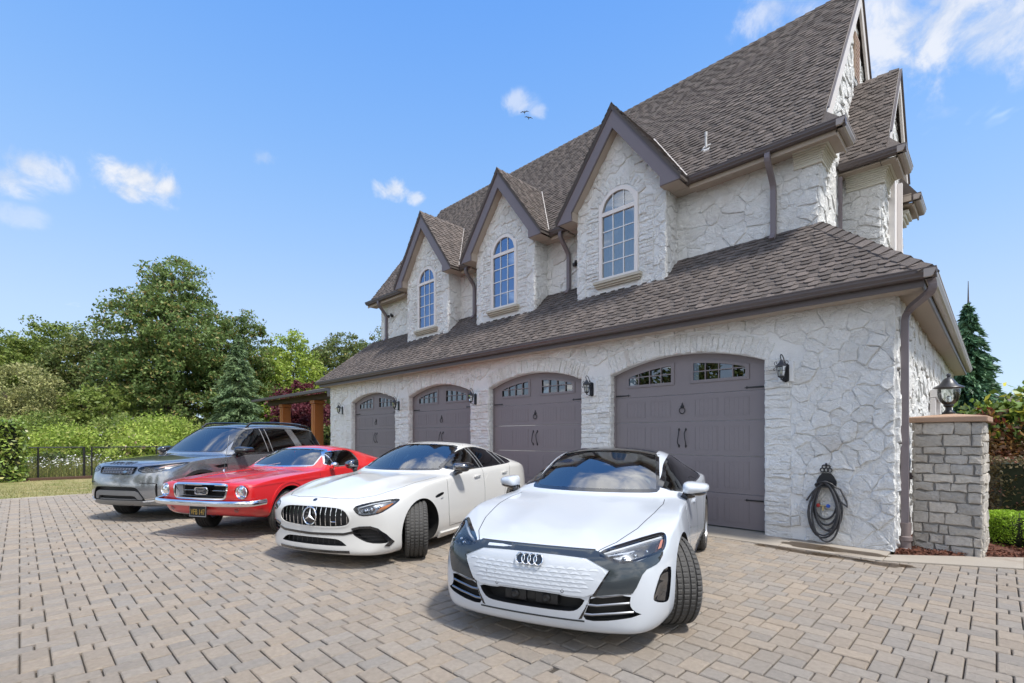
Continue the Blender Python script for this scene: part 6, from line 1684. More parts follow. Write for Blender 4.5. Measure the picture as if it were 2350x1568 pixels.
# ============================================================ FIXTURES AND STREET FURNITURE
def lamp_glass(): return bpy.data.materials.get('lantern_glass') or glass_mat('lantern_glass', (.82, .84, .82), 1.6)
BULB = pm('frosted_bulb', (.75, .72, .64), .4)
def wall_lantern(x, z, label):
    t = empty('wall_lantern', (x, FY-.038, z)); t.scale = (.82, .82, .82); tag(t, label, 'lantern', 'wall lanterns between the garage doors')
    b = MB(); b.prism([(-.055, -.19), (0, -.215), (.055, -.19), (.055, .10), (0, .135), (-.055, .10)], lambda u, v, w: (u+.03, w, v), .03, -.02); b.build('back_plate', M['black'], t)
    mb = MB().box((-.10, -.004, -.20), (.15, .045, .17), bev=.008); mb.build('mounting_block', M['muntin'], t)
    a = MB(); ox, oy = 0, -.17
    a.tube(curve([(.03, -.02, -.05), (.035, -.08, .10), (.02, -.13, .235), (0, oy, .275), (-.005, oy-.03, .24), (0, oy, .175)], 6), .009, 7)
    for s in (-1, 1):
        a.tube(curve([(s*.095, oy, .085), (s*.115, oy, .13), (s*.085, oy, .155), (s*.07, oy, .125), (s*.085, oy, .115)], 5), .005, 5)
        a.tube(curve([(s*.085, oy, .05), (s*.125, oy, .03), (s*.12, oy, -.005), (s*.10, oy, .005)], 5), .005, 5)
    a.tube(curve([(.03, -.02, -.16), (.02, -.08, -.20), (.0, oy, -.155)], 5), .007, 6); a.build('scroll_arm', M['black'], t, smooth=True)
    r = MB().lathe([(.0001, .185), (.02, .18), (.03, .15), (.05, .12), (.095, .078), (.100, .066), (.085, .062)], 8, org=(ox, oy, 0)); r.build('roof', pm('lantern_roof', (.045, .048, .058), .4) if 'lantern_roof' not in bpy.data.materials else bpy.data.materials['lantern_roof'], t)
    gl = MB().lathe([(.082, .06), (.050, -.115)], 6, org=(ox, oy, 0)); gl.build('glass', lamp_glass(), t)
    f = MB()
    for k in range(6):
        q = 2*math.pi*k/6; f.tube([(ox+.083*math.cos(q), oy+.083*math.sin(q), .06), (ox+.051*math.cos(q), oy+.051*math.sin(q), -.115)], .0045, 5)
    f.tube([(ox+.068*math.cos(q), oy+.068*math.sin(q), -.015) for q in [2*math.pi*k/6 for k in range(6)]], .005, 5, closed=True)
    f.lathe([(.056, -.108), (.058, -.122), (.03, -.14), (.012, -.155), (.016, -.17), (.0001, -.19)], 8, org=(ox, oy, 0)); f.build('cage', M['black'], t)
    MB().ball((ox, oy, -.035), .026, sc=(1, 1, 1.7)).build('bulb', BULB, t, smooth=True)
    return t
for x, z, lb in ((-16.41, 2.50, 'black scroll-armed lantern on the stone wall nearest the timber porch'), (-12.78, 2.50, 'black scroll-armed lantern on the stone pier behind the grey four by four'),
                 (-9.27, 2.50, 'black scroll-armed lantern on the stone pier behind the red car'), (-5.75, 2.50, 'black scroll-armed lantern on the pier between the two garage doors nearest the hose'),
                 (-2.25, 2.50, 'black scroll-armed lantern above the hose on the blank stone wall')):
    wall_lantern(x, z, lb)
def floodlight(x, y, z, label, two=True):
    t = empty('floodlight', (x, y, z)); tag(t, label, 'floodlight', 'security floodlights under the upper eaves')
    MB().box((-.05, -.02, -.04), (.05, .03, .04), bev=.01).build('junction_box', M['plastic'], t)
    for s in ((-1, 1) if two else (1,)):
        h = MB().lathe([(.0001, .10), (.03, .09), (.04, .05), (.055, -.02), (.05, -.025)], 14); h.M = None
        o = h.build('lamp_head', M['black'], t, smooth=True); o.location = (s*.09, -.06, -.02); o.rotation_euler = (R(70), 0, R(s*35))
        MB().ball((0, 0, -.005), .045, sc=(1, 1, .35)).build('lens', BULB, o, smooth=True)
floodlight(-14.95, UY-.06, 5.75, 'twin black floodlight on the upper wall left of the first dormer')
floodlight(-7.0, UY-.06, 5.55, 'small black floodlight tucked between the two larger dormers', False)
# hose holder, hose and tap on the wall
hx, hz = -1.71, .93
t = empty('hose_hanger', (hx, FY-.03, hz)); tag(t, 'ornate black cast iron hose hanger on the white stone wall', 'hose hanger')
b = MB(); 
b.prism([(-.12, -.12), (.12, -.12), (.12, -.04), (.09, .02), (.05, .07), (-.05, .07), (-.09, .02), (-.12, -.04)], lambda u, v, w: (u, w, v), .03, .0); b.build('back_plate', M['black'], t)
b = MB(); b.tube([(.11*math.sin(a), -.12, -.06+.05*math.cos(a)-.04) for a in [-1.5+3.0*k/14 for k in range(15)]], .012, 7); b.tube([(-.10, 0, -.10), (-.105, -.13, -.10)], .012, 6); b.tube([(.10, 0, -.10), (.105, -.13, -.10)], .012, 6); b.box((-.11, -.12, -.125), (.11, 0, -.105)); b.build('saddle', M['black'], t, smooth=True)
b = MB()
for k in range(3): b.tube([(-.045+.045*k+.026*math.cos(a), -.012, .115+.028*math.sin(a)) for a in [2*math.pi*i/14 for i in range(14)]], .008, 5, closed=True)
for k in range(2): b.tube([(-.024+.048*k+.024*math.cos(a), -.012, .16+.025*math.sin(a)) for a in [2*math.pi*i/14 for i in range(14)]], .008, 5, closed=True)
b.ball((0, -.012, .20), .014); b.build('scroll_crest', M['black'], t)
hose_m = pm('grey_rubber_hose', (.045, .045, .050), .5, nscale=12, nvar=.4)
ho = MB(); P = []
loops = [(.15, .60), (.18, .70), (.14, .50), (.19, .78), (.17, .84), (.13, .64), (.185, .74)]
for i, (w, dp) in enumerate(loops):
    n = 30
    for k in range(n):
        q = 2*math.pi*k/n; sx = math.sin(q); cz = math.cos(q)
        top = -.06+.02*math.sin(i*2.1); z = top-dp/2+dp/2*cz; wv = w*(1.0-.30*max(0, cz))
        P.append((hx+sx*wv+.03*math.sin(i*1.7)*(1-cz)*.6, FY-.06-.012*i-.015*max(0, cz)-.02*math.sin(q+i), hz+z))
P = [(hx+.10, FY-.12, hz-.10), (hx+.18, FY-.10, hz-.14), (hx+.25, FY-.09, hz-.30), (hx+.26, FY-.08, hz-.38), (hx+.16, FY-.08, hz-.30)][::-1]+P+[(hx-.08, FY-.14, hz-.12), (hx-.16, FY-.13, hz-.22), (hx-.23, FY-.10, hz-.33)]
ho.tube(P, .0125, 7); ob = ho.build('garden_hose', hose_m, smooth=True, ang=60); tag(ob, 'dark grey garden hose looped in long coils over the wall hanger', 'hose')
t = empty('wall_tap', (hx-.03, FY-.03, hz-.40)); tag(t, 'brass wall tap with red and blue handles behind the hose coils', 'tap')
b = MB(); b.tube([(0, .03, 0), (0, -.05, 0)], .014, 8); b.tube([(-.05, -.04, .01), (.05, -.04, .01)], .012, 8); b.tube([(0, -.05, 0), (0, -.06, -.06)], .013, 8); b.build('valve_body', pm('brass', (.45, .36, .20), .35, .9), t, smooth=True)
for s, c, nm in ((-1, (.45, .03, .03), 'red_handle'), (1, (.02, .10, .50), 'blue_handle')):
    h = MB(); h.lathe([(.0001, .012), (.022, .010), (.028, 0), (.022, -.010), (.0001, -.012)], 8, org=(s*.062, -.05, .012), axis='y'); h.build(nm, pm(nm, c, .4), t)
MB().lathe([(.0001, -.01), (.016, -.01), (.016, .05), (.0001, .05)], 10, org=(0, -.06, -.12)).build('hose_connector', M['steel'], t, smooth=True)

# stone pillar with cap and lantern
PX0, PX1, PYF, PH, PD = -.80, -.115, 8.44, 1.70, .68
pil = empty('stone_pillar', ((PX0+PX1)/2, PYF, 0), R(-3)); tag(pil, 'square grey stone pillar with a brown cap stone beside the garage corner', 'pillar')
W2 = (PX1-PX0)/2
MB().box((-W2+.02, .02, -.1), (W2-.02, PD-.02, PH)).build('core', pm('grey_mortar', (.26, .25, .235), .9, nscale=20, nvar=.3), pil)
gst = [pm('grey_ashlar', (.50, .455, .39), .9, col2=(.37, .35, .32), nscale=22, nvar=.75, ivar=.35, bump=1.0, bscale=34, bdetail=10)]
for (uv, L) in ((lambda u, v, t: (-W2+u, .02-t, v), 2*W2), (lambda u, v, t: (W2-.02+t, u, v), PD), (lambda u, v, t: (-W2+.02-t, PD-u, v), PD)):
    z = -.02
    while z < PH-.02:
        h = rnd.choice((.095, .11, .125, .14, .155)); h = min(h, PH-z)
        if PH-(z+h) < .06: h = PH-z
        u = 0.0
        while u < L-.01:
            w = rnd.choice((.10, .16, .22, .27, .31)); w = min(w, L-u)
            if L-(u+w) < .07: w = L-u
            a, c_, d_, e_ = u+.005, u+w-.005, z+.005, z+h-.005
            p = [(a, d_), (c_, d_), (c_, e_), (a, e_)]
            v, f = stone_geo(p, uv, rnd.uniform(.022, .036), .004, .013)
            me = bpy.data.meshes.new('stone'); me.from_pydata(v, [], f); link('stone', me, pil, gst[0]); u += w
        z += h
cp = MB(); cw = W2+.045
cp.box((-cw, -.045, PH+.002), (cw, PD+.045, PH+.075), bev=.012); v = [(-cw+.012, -.033, PH+.076), (cw-.012, -.033, PH+.076), (cw-.012, PD+.033, PH+.076), (-cw+.012, PD+.033, PH+.076), (0, PD/2, PH+.125)]
cp.add(v, [(0, 1, 4), (1, 2, 4), (2, 3, 4), (3, 0, 4)]); cp.build('cap_stone', pm('tan_cap_stone', (.38, .25, .17), .85, nscale=7, nvar=.4, bump=.3, bscale=50), pil)
pl = empty('pillar_lantern', ((PX0+PX1)/2, PYF+PD/2, PH+.118)); tag(pl, 'black post lantern with a flared roof on top of the stone pillar', 'lantern')
MB().lathe([(.0001, 0), (.07, 0), (.072, .02), (.05, .035), (.034, .06), (.034, .09), (.055, .11), (.050, .13), (.0001, .13)], 20).build('base', M['black'], pl, smooth=True)
MB().lathe([(.055, .131), (.095, .17), (.115, .23), (.120, .31), (.118, .345)], 24).build('glass', lamp_glass(), pl, smooth=True)
MB().lathe([(.03, .131), (.03, .20), (.028, .23), (.0001, .25)], 16).build('candle_cup', M['lampchrome'], pl, smooth=True)
b = MB().lathe([(.155, .345), (.165, .352), (.155, .365), (.10, .395), (.070, .44), (.050, .47), (.022, .485), (.016, .50), (.026, .515), (.022, .535), (.0001, .55)], 28); b.lathe([(.155, .345), (.05, .36), (.0001, .36)], 28); b.build('roof', pm('lantern_roof_dark', (.035, .035, .040), .35), pl, smooth=True)
hb = MB().box((-.88, 8.60, .93), (-.76, 8.72, 1.02), bev=.004); o = hb.build('gate_bracket', M['trim']); tag(o, 'small brown metal gate bracket between downspout and stone pillar', 'bracket')

# timber porch beyond the garage
po = empty('timber_porch', (-21.5, 9.3, 0)); tag(po, 'timber porch with square cedar posts and a low brown roof beyond the garage', 'porch')
def wpart(mb, n, m, **k): o = mb.build(n, m, po, **k); o.matrix_parent_inverse = Matrix.Translation(Vector((21.5, -9.3, 0))); return o
for x, y in ((-24.3, 9.0), (-20.7, 9.0)):
    b = MB(); b.box((x-.19, y-.19, 0), (x+.19, y+.19, 2.95), bev=.01); b.box((x-.23, y-.23, 2.96), (x+.23, y+.23, 3.10), bev=.01); b.box((x-.205, y-.10, .3), (x+.205, y+.10, 2.90)); b.box((x-.10, y-.205, .3), (x+.10, y+.205, 2.90)); wpart(b, 'post', M['wood'])
b = MB().box((-26.2, 8.86, 3.11), (-17.45, 9.14, 3.36)); wpart(b, 'beam', pm('dark_beam', (.07, .042, .03), .6))
b = MB(); b.add([(-26.6, 8.35, 3.40), (-17.45, 8.35, 3.40), (-17.45, 11.4, 4.15), (-26.6, 11.4, 4.15), (-26.6, 8.35, 3.33), (-17.45, 8.35, 3.33), (-17.45, 11.4, 4.08), (-26.6, 11.4, 4.08)], [(0, 1, 2, 3), (7, 6, 5, 4), (0, 4, 5, 1), (1, 5, 6, 2), (2, 6, 7, 3), (3, 7, 4, 0)]); wpart(b, 'roof', M['shingle'])
b = MB().box((-26.65, 8.22, 3.28), (-17.9, 8.345, 3.40), bev=.01); wpart(b, 'gutter', M['gutter'])
b = MB().box((-17.88, 8.15, 3.05), (-17.45, 8.5, 3.38), bev=.01); b.tube(curve([(-18.05, 8.28, 3.28), (-18.05, 8.28, 3.18), (-17.9, 8.35, 3.06), (-17.5, 8.5, 3.0)], 5), .05, 8); wpart(b, 'rainwater_head', M['trim'], smooth=True)

# chain-link fence with timber kerb
FX = -23.5
fe = empty('chain_link_fence', (FX, 0, 0)); tag(fe, 'low black chain link fence behind the dry lawn strip', 'fence')
ys = [.45, 1.65, 1.86, 3.8, 5.8, 7.8]
for y in ys: MB().tube([(0, y, -.05), (0, y, 1.18)], .036 if y in (1.65,) else .026, 8).build('post', M['black'], fe)
MB().tube([(0, -.4, 1.16), (0, 1.62, 1.16)], .022, 7).build('top_rail', M['black'], fe); MB().tube([(0, 1.89, 1.15), (0, 9.0, 1.15)], .020, 7).build('top_rail', M['black'], fe)
ln = MB(); sp = .14; k = -.4
while k < 9:
    for s in (-1, 1):
        y0, y1 = (k, k+1.12) if s > 0 else (k+1.12, k)
        ln.tube([(.01, y0, .03), (.01, y1, 1.15)], .0035, 3, cap=False)
    k += sp
o = ln.build('wire_mesh', M['black'], fe); tag(o, kind='stuff')
tk = MB().box((FX+.15, -.3, -.05), (FX+.29, 2.0, .13), bev=.01); o = tk.build('timber_edging', pm('old_timber', (.085, .045, .03), .9, nscale=6, nvar=.4)); tag(o, 'weathered brown timber edging at the foot of the fence', 'timber')
tk = MB().box((FX+.15, 2.02, -.05), (FX+.29, 8.5, .14), bev=.01); o = tk.build('timber_edging', bpy.data.materials['old_timber']); tag(o, 'second length of brown timber edging behind the grey four by four', 'timber')
# two gulls
def gull(x, y, d, label, roll):
    v = cdir(x, y)*d+Vector((0, 0, 1.5)); t = MB()
    t.ball((0, 0, 0), .14, sc=(2.0, .6, .55)); t.ball((.27, 0, .03), .07); t.add([(-.25, 0, 0), (-.42, -.09, .01), (-.42, .09, .01)], [(0, 1, 2)])
    for s in (-1, 1):
        W = [(.10, s*.05, .03), (.16, s*.35, .17), (.02, s*.80, .06), (-.06, s*.80, .06), (-.06, s*.36, .16), (-.12, s*.05, .03)]
        t.add(W+[(p[0], p[1], p[2]-.02) for p in W], [tuple(range(6)), tuple(range(11, 5, -1))]+[(i, 6+i, 6+(i+1) % 6, (i+1) % 6) for i in range(6)])
    o = t.build('bird', pm('bird_feather', (.16, .16, .17), .8) if 'bird_feather' not in bpy.data.materials else bpy.data.materials['bird_feather'], smooth=True); o.location = v; o.rotation_euler = (R(roll), R(-8), R(-45)); o.scale = (.55, .55, .55); tag(o, label, 'bird')
gull(1204, 258, 60, 'upper of two small gulls gliding in the blue sky', 10); gull(1213, 271, 62, 'lower of two small gulls gliding in the blue sky', -12)
# neighbour's roof beyond the garden
nb = MB(); c0 = onp = Vector((cdir(2285, 940).x, cdir(2285, 940).y, 0)).normalized()*42; 
nb.box((c0.x-5, c0.y-.5, -.1), (c0.x+9, c0.y+8, 2.6)); o1 = empty('neighbour_house', (c0.x, c0.y, 0)); tag(o1, 'grey roofed neighbouring house far behind the red shrubs', 'house')
w_ = nb.build('wall', M['mortar'], o1); w_.matrix_parent_inverse = Matrix.Translation(-o1.location)
r_ = MB().add([(c0.x-5.5, c0.y-1, 2.6), (c0.x+9.5, c0.y-1, 2.6), (c0.x+6, c0.y+3.5, 4.3), (c0.x-2, c0.y+3.5, 4.3), (c0.x+9.5, c0.y+8.5, 2.6), (c0.x-5.5, c0.y+8.5, 2.6)], [(0, 1, 2, 3), (1, 4, 2), (4, 5, 3, 2), (5, 0, 3)]).build('roof', M['shingle'], o1); r_.matrix_parent_inverse = Matrix.Translation(-o1.location)
# ============================================================ VEGETATION
def gp(x, d):
    """ground position seen at picture column x, d metres along the view axis"""
    u = (x-1175)/1121; return Vector((RT[0]*u*d+FW[0]*d, RT[1]*u*d+FW[1]*d, 0))
def unit(a): return a/np.maximum(np.linalg.norm(a, axis=-1, keepdims=True), 1e-9)
def leaf_quads(c, l, w, nrm_up=.35, hang=0.0, axis=None):
    n = len(c); a = nrng.normal(size=(n, 3)) if axis is None else axis+nrng.normal(size=(n, 3))*.45
    a[:, 2] -= hang; a = unit(a); q = nrng.normal(size=(n, 3)); q[:, 2] += nrm_up*2; b = unit(np.cross(a, q))
    l = (l*(.65+.7*nrng.random(n)))[:, None]; w = (w*(.65+.7*nrng.random(n)))[:, None]
    fold = np.cross(a, b)*w*.5
    return np.stack([c-a*l, c+b*w+fold*.6, c+a*l, c-b*w+fold*.6], 1).reshape(-1, 3)
def leaf_mesh(name, quads, mat, parent):
    n = len(quads)//4; o = link(name, npmesh(name, quads, np.arange(4*n).reshape(-1, 4)), parent, mat); return o
def clumps(ell, n, shell=.55):
    vol = np.array([e[3]*e[4]*e[5] for e in ell]); k = nrng.choice(len(ell), n, p=vol/vol.sum()); E = np.array(ell)[k]
    d = unit(nrng.normal(size=(n, 3))); r = nrng.random(n)**(1/3); r = shell+(1-shell)*r if shell else r
    r = np.where(nrng.random(n) < .3, r*nrng.random(n)**.5, r)
    return E[:, :3]+d*r[:, None]*E[:, 3:6]
LM = dict(
    maple=leaf_mat('maple_leaves', (0.117, 0.184, 0.059), (0.206, 0.282, 0.084), (0.330, 0.249, 0.090), .4),
    wood=leaf_mat('wood_leaves', (0.144, 0.203, 0.047), (0.254, 0.322, 0.073), (0.344, 0.368, 0.113), .4),
    pale=leaf_mat('pale_leaves', (.28, .30, .11), (.38, .38, .16), (.44, .41, .2), .35),
    lime=leaf_mat('lime_leaves', (.24, .34, .055), (.37, .46, .085), (.44, .46, .13), .4),
    dark=leaf_mat('dark_leaves', (0.096, 0.138, 0.043), (0.186, 0.223, 0.065), (0.275, 0.236, 0.090), .35),
    spruce=leaf_mat('spruce_needles', (0.117, 0.184, 0.084), (0.206, 0.289, 0.129), None, .2),
    nordic=leaf_mat('blue_spruce_needles', (0.063, 0.143, 0.073), (0.128, 0.234, 0.114), None, .15),
    plum=leaf_mat('plum_leaves', (0.093, 0.019, 0.028), (0.178, 0.043, 0.054), (0.264, 0.093, 0.109)),
    laurel=leaf_mat('laurel_leaves', (.17, .26, .05), (.28, .37, .08), (.44, .43, .15), .25, .3, .6),
    box=leaf_mat('boxwood_leaves', (0.245, 0.407, 0.035), (0.426, 0.589, 0.061), None, .3),
    barb=leaf_mat('bronze_hedge_leaves', (0.101, 0.085, 0.037), (0.155, 0.116, 0.054), (0.264, 0.109, 0.085), .25),
    rhodo=leaf_mat('glossy_shrub_leaves', (0.096, 0.173, 0.035), (0.191, 0.265, 0.052), (0.600, 0.550, 0.070), .25, .28, .6),
    redleaf=leaf_mat('red_young_leaves', (.13, .025, .020), (.10, .07, .025), (.30, .16, .04)),
    white=leaf_mat('white_petals', (.75, .75, .70), (.85, .84, .78), None, .2), pink=leaf_mat('pink_petals', (.70, .45, .38), (.78, .62, .52), None, .2))
def tree(name, label, pos, h, ell, mat, ncl, nlf, lsz, clr, tr=.25, group='trees beyond the forecourt', limbs=14, cat='tree', hang=.1, shell=.5):
    t = empty(name, tuple(pos)); tag(t, label, cat, group)
    C_ = clumps(ell, ncl, shell)
    k = np.repeat(np.arange(ncl), nlf); sz = clr*(.5+nrng.random(ncl))
    dr_ = unit(nrng.normal(size=(len(k), 3)))*(nrng.random(len(k))**.42)[:, None]; c = C_[k]+dr_*np.array([1, 1, .6])*(sz[k]*.62)[:, None]
    leaf_mesh('crown', leaf_quads(c, lsz, lsz*.55, .5, hang), mat, t)
    tm = MB(); topz = max(e[2] for e in ell); bz = min(e[2]-e[5]*.7 for e in ell)
    tm.tube([(0, 0, -.2), (.05*tr, 0, h*.15), (-.1*tr, .1*tr, h*.4), (0, 0, topz)], [tr*1.25, tr, tr*.75, tr*.2], 9)
    tm.build('trunk', M['bark'], t, smooth=True)
    lb = MB()
    for i in range(limbs):
        e = C_[int(nrng.integers(ncl))]; z0 = max(.3, min(topz*.85, e[2]*(.35+.3*rnd.random()))); m = Vector((e[0]*.45, e[1]*.45, z0+(e[2]-z0)*.62))
        lb.tube([(0, 0, z0), tuple(m), tuple(e)], [tr*.38, tr*.22, tr*.05], 6)
    o = lb.build('limbs', M['bark'], t, smooth=True); tag(o, kind='stuff')
    return t
def conifer(name, label, pos, h, rad, mat, levels, nb, lsz, dens=26, droop=.25, base=.06, group='trees beyond the forecourt', bare=0.0):
    t = empty(name, tuple(pos)); tag(t, label, 'tree', group); Q = []; AX = []
    bm = MB(); bm.tube([(0, 0, -.2), (0, 0, h*.5), (0, 0, h)], [rad*.09, rad*.05, .012], 8); bm.build('trunk', M['bark'], t, smooth=True)
    for i in range(levels):
        f = i/(levels-1); z = h*(base+(1-base-bare)*f); R_ = rad*(1-f)**.85*(.85+.3*rnd.random())+.06*rad
        for j in range(max(4, int(nb*(1-.5*f)))):
            a = rnd.uniform(0, 6.283); L = R_*rnd.uniform(.7, 1.12); n = max(6, int(dens*L/rad*1.6)+4)
            s = nrng.random(n)**.7; d = np.array([math.cos(a), math.sin(a), 0]); sd = np.array([-d[1], d[0], 0])
            wid = .30*L*(1-s*.75)
            p = np.outer(s*L, d)+np.outer(nrng.normal(size=n)*wid*.6, sd); p[:, 2] = z+.10*L*s-droop*L*s**2*1.4-np.abs(nrng.normal(size=n))*lsz*.6
            Q.append(p); AX.append(np.tile(d+np.array([0, 0, -.55]), (n, 1)))
    Q = np.concatenate(Q); AX = np.concatenate(AX)
    leaf_mesh('crown', leaf_quads(Q, lsz, lsz*.26, .2, 0, AX), mat, t); return t
# --- the wood behind the lawn
P = gp(395, 38)
tree('maple_tree', 'tall broad maple towering over the wood behind the lawn', P, 15.5,
     [(0, 0, 9.0, 5.0, 4.6, 4.6), (-1.5, 0, 6.0, 5.2, 5, 3.2), (1.6, .5, 5.6, 5.0, 4.5, 3.2), (-2.2, 0, 12.0, 2.4, 2.4, 2.6), (1.2, 0, 12.3, 2.6, 2.4, 2.6), (3.6, 0, 8.6, 2.6, 2.6, 2.2), (-.3, 0, 13.9, 1.7, 1.6, 1.7)], LM['maple'], 950, 66, .125, 1.15, .36)
tree('maple_tree', 'slimmer open maple leaning out right of the tall maple', gp(560, 41), 12, [(0, 0, 8.6, 2.3, 2.3, 2.6), (-.6, 0, 5.6, 2.6, 2.6, 3), (.8, 0, 10.6, 1.3, 1.3, 1.2)], LM['maple'], 280, 56, .12, .95, .2)
for (x, d, h, w, m, lb) in ((40, 46, 11.3, 4.6, 'wood', 'mid green woodland tree at the far end of the wood, above the pale willow'), (125, 44, 12.4, 3.8, 'wood', 'taller mid green woodland tree standing over the clipped laurel hedge'),
                            (215, 42, 11.0, 3.6, 'dark', 'darker rounded woodland tree between the tall maple and its mid green neighbours'), (-60, 42, 11.5, 5, 'wood', 'mid green woodland tree at the very edge of the wood'),
                            (665, 47, 11.6, 3.2, 'lime', 'soft lime green tree behind the blue green spruce'), (612, 44, 8.6, 2.6, 'lime', 'low lime green tree tucked beside the spruce'),
                            (795, 55, 13.6, 4.4, 'dark', 'open dark green tree against the garage roof'), (735, 52, 11.2, 3.0, 'dark', 'smaller dark tree left of the open dark tree by the roof'), (860, 58, 14.5, 4.0, 'dark', 'dark tree crown half hidden by the garage roof edge')):
    tree('woodland_tree', lb, gp(x, d), h, [(0, 0, h*.62, w, w, h*.30), (rnd.uniform(-1, 1), 0, h*.36, w*1.1, w, h*.24), (rnd.uniform(-1.2, 1.2), 0, h*.84, w*.6, w*.6, h*.15)], LM[m], 330, 60, .135, 1.15, .2)
tree('willow_tree', 'pale grey green bushy willow behind the clipped laurel hedge', gp(35, 31), 6.4, [(0, 0, 4.0, 2.6, 2.4, 2.2), (-.8, 0, 2.3, 2.8, 2.6, 1.9), (1.2, .2, 2.2, 2.0, 2, 1.6)], LM['pale'], 380, 56, .09, .75, .14)
tree('small_tree', 'small rounded green tree at the foot of the tall maple', gp(235, 33), 5, [(0, 0, 3.4, 2.2, 2, 1.6), (.6, 0, 1.8, 2.4, 2, 1.5)], LM['wood'], 170, 40, .13, .8, .12)
conifer('spruce_tree', 'dense blue green spruce standing between maple and timber porch', gp(547, 33), 8.4, 2.35, LM['spruce'], 44, 13, .16, 40, .20)
tree('plum_tree', 'purple leaved plum tree behind the timber porch posts', gp(690, 29), 5.0, [(0, 0, 3.2, 1.8, 1.7, 1.45), (-.7, 0, 2.2, 1.7, 1.5, 1.3), (1.1, 0, 2.3, 1.5, 1.4, 1.2), (.0, 0, 4.4, .7, .7, .6)], LM['plum'], 300, 44, .085, .6, .1)
# deep wood filling the gaps, one mass
n = 30000; bx = nrng.random(n)*1000-90; dd = 56+nrng.random(n)*8; hz = nrng.random(n)**.8*(5.2+1.6*np.sin(bx*.021)+1.2*np.sin(bx*.05+1)); u = (bx-1175)/1121
c = np.stack([RT[0]*u*dd+FW[0]*dd, RT[1]*u*dd+FW[1]*dd, hz], -1)
o = leaf_mesh('far_wood', leaf_quads(c, .34, .24, .4), LM['dark'], None); tag(o, 'dark mass of the wood showing between the nearer trees', 'wood', kind='stuff')
# --- shrubs and brambles between fence and wood
def bush(name, label, pos, ell, mat, ncl, nlf, lsz, clr, flowers=None, group=None, cat='shrub', hang=0.0):
    t = empty(name, tuple(pos)); tag(t, label, cat, group)
    C_ = clumps(ell, ncl, .45); C_[:, 2] = np.abs(C_[:, 2]); k = np.repeat(np.arange(ncl), nlf)
    c = C_[k]+nrng.normal(size=(len(k), 3))*clr*.5*np.array([1, 1, .7]); c[:, 2] = np.maximum(c[:, 2], .02)
    leaf_mesh('foliage', leaf_quads(c, lsz, lsz*.5, .6, hang), mat, t)
    st = MB()
    for i in range(9): e = C_[int(nrng.integers(ncl))]; st.tube([(rnd.uniform(-.1, .1), rnd.uniform(-.1, .1), -.05), (e[0]*.5, e[1]*.5, e[2]*.6), tuple(e)], [.02, .014, .006], 5)
    o = st.build('stems', M['bark'], t); tag(o, kind='stuff')
    if flowers:
        fm, nf, fs = flowers; top = clumps(ell, nf, .92); top[:, 2] = np.abs(top[:, 2]); q = np.repeat(top, 5, axis=0)+nrng.normal(size=(nf*5, 3))*fs*.5
        o = leaf_mesh('blossom', leaf_quads(q, fs, fs*.7, .8), fm, t); tag(o, kind='stuff')
    return t
SG = 'shrubs behind the chain link fence'
bush('feathery_shrub', 'bright yellow green feathery shrub spreading behind the grey four by four', gp(360, 27.5), [(0, 0, 1.5, 3.2, 1.9, 1.15), (-1.8, 0, 1.3, 1.7, 1.4, 1.1), (1.8, 0, 1.0, 1.6, 1.3, .9)], LM['lime'], 340, 60, .085, .6, None, SG)
bush('flowering_shrub', 'fresh green shrub with pale pink blossom behind the grey hood', gp(335, 22.0), [(0, 0, .85, 1.9, 1.3, .80), (-1.1, 0, .7, 1.0, .9, .7), (1.0, 0, .8, 1.1, 1, .75)], LM['lime'], 220, 44, .085, .42, (LM['pink'], 34, .07), SG)
bush('bramble_thicket', 'mid green bramble thicket between clipped hedge and flowering shrub', gp(150, 26), [(0, 0, 1.0, 3.0, 1.6, 1.15), (-2, 0, .9, 1.8, 1.4, .95)], LM['lime'], 240, 44, .09, .5, (LM['white'], 30, .05), SG)
bush('bramble_thicket', 'taller bramble thicket in white blossom below the tall maple', gp(285, 30), [(0, 0, 1.6, 3.0, 1.5, 1.2), (2, 0, 1.3, 2.0, 1.4, 1.1)], LM['wood'], 260, 44, .10, .6, (LM['white'], 160, .07), SG)
bush('elder_bush', 'rounded green bush under the willow behind the hedge end', gp(95, 29), [(0, 0, 1.6, 2.4, 1.6, 1.3)], LM['wood'], 150, 44, .10, .6, None, SG)
bush('evergreen_bush', 'low dark green bush against the fence posts', gp(118, 20.5), [(0, 0, .35, .75, .6, .42)], LM['dark'], 60, 36, .07, .25, None, SG)
bush('evergreen_bush', 'dark evergreen shrub at the foot of the spruce', gp(470, 31), [(0, 0, 1.1, 2.2, 1.4, 1.2)], LM['dark'], 130, 40, .11, .5, None, SG)
# bare forked branches rising out of the shrubs
bb = MB()
def fork(p, d, L, r, n):
    e = p+d*L; bb.tube([tuple(p), tuple(p+d*L*.5+Vector((rnd.uniform(-.05, .05),)*3)), tuple(e)], [r, r*.8, r*.5], 5)
    if n:
        for _ in range(2): fork(e, (d+Vector((rnd.uniform(-.7, .7), rnd.uniform(-.7, .7), rnd.uniform(-.1, .5)))).normalized(), L*.68, r*.55, n-1)
b0 = gp(345, 28.5)
for k in range(5): fork(b0+Vector((rnd.uniform(-1, 1), rnd.uniform(-1, 1), 1.2)), Vector((rnd.uniform(-.5, .5), rnd.uniform(-.5, .5), 1)).normalized(), .75, .03, 3)
o = bb.build('bare_branches', pm('grey_dead_wood', (.36, .31, .25), .9)); tag(o, 'bare grey forked branches sticking out of the yellow green shrub', 'branches')
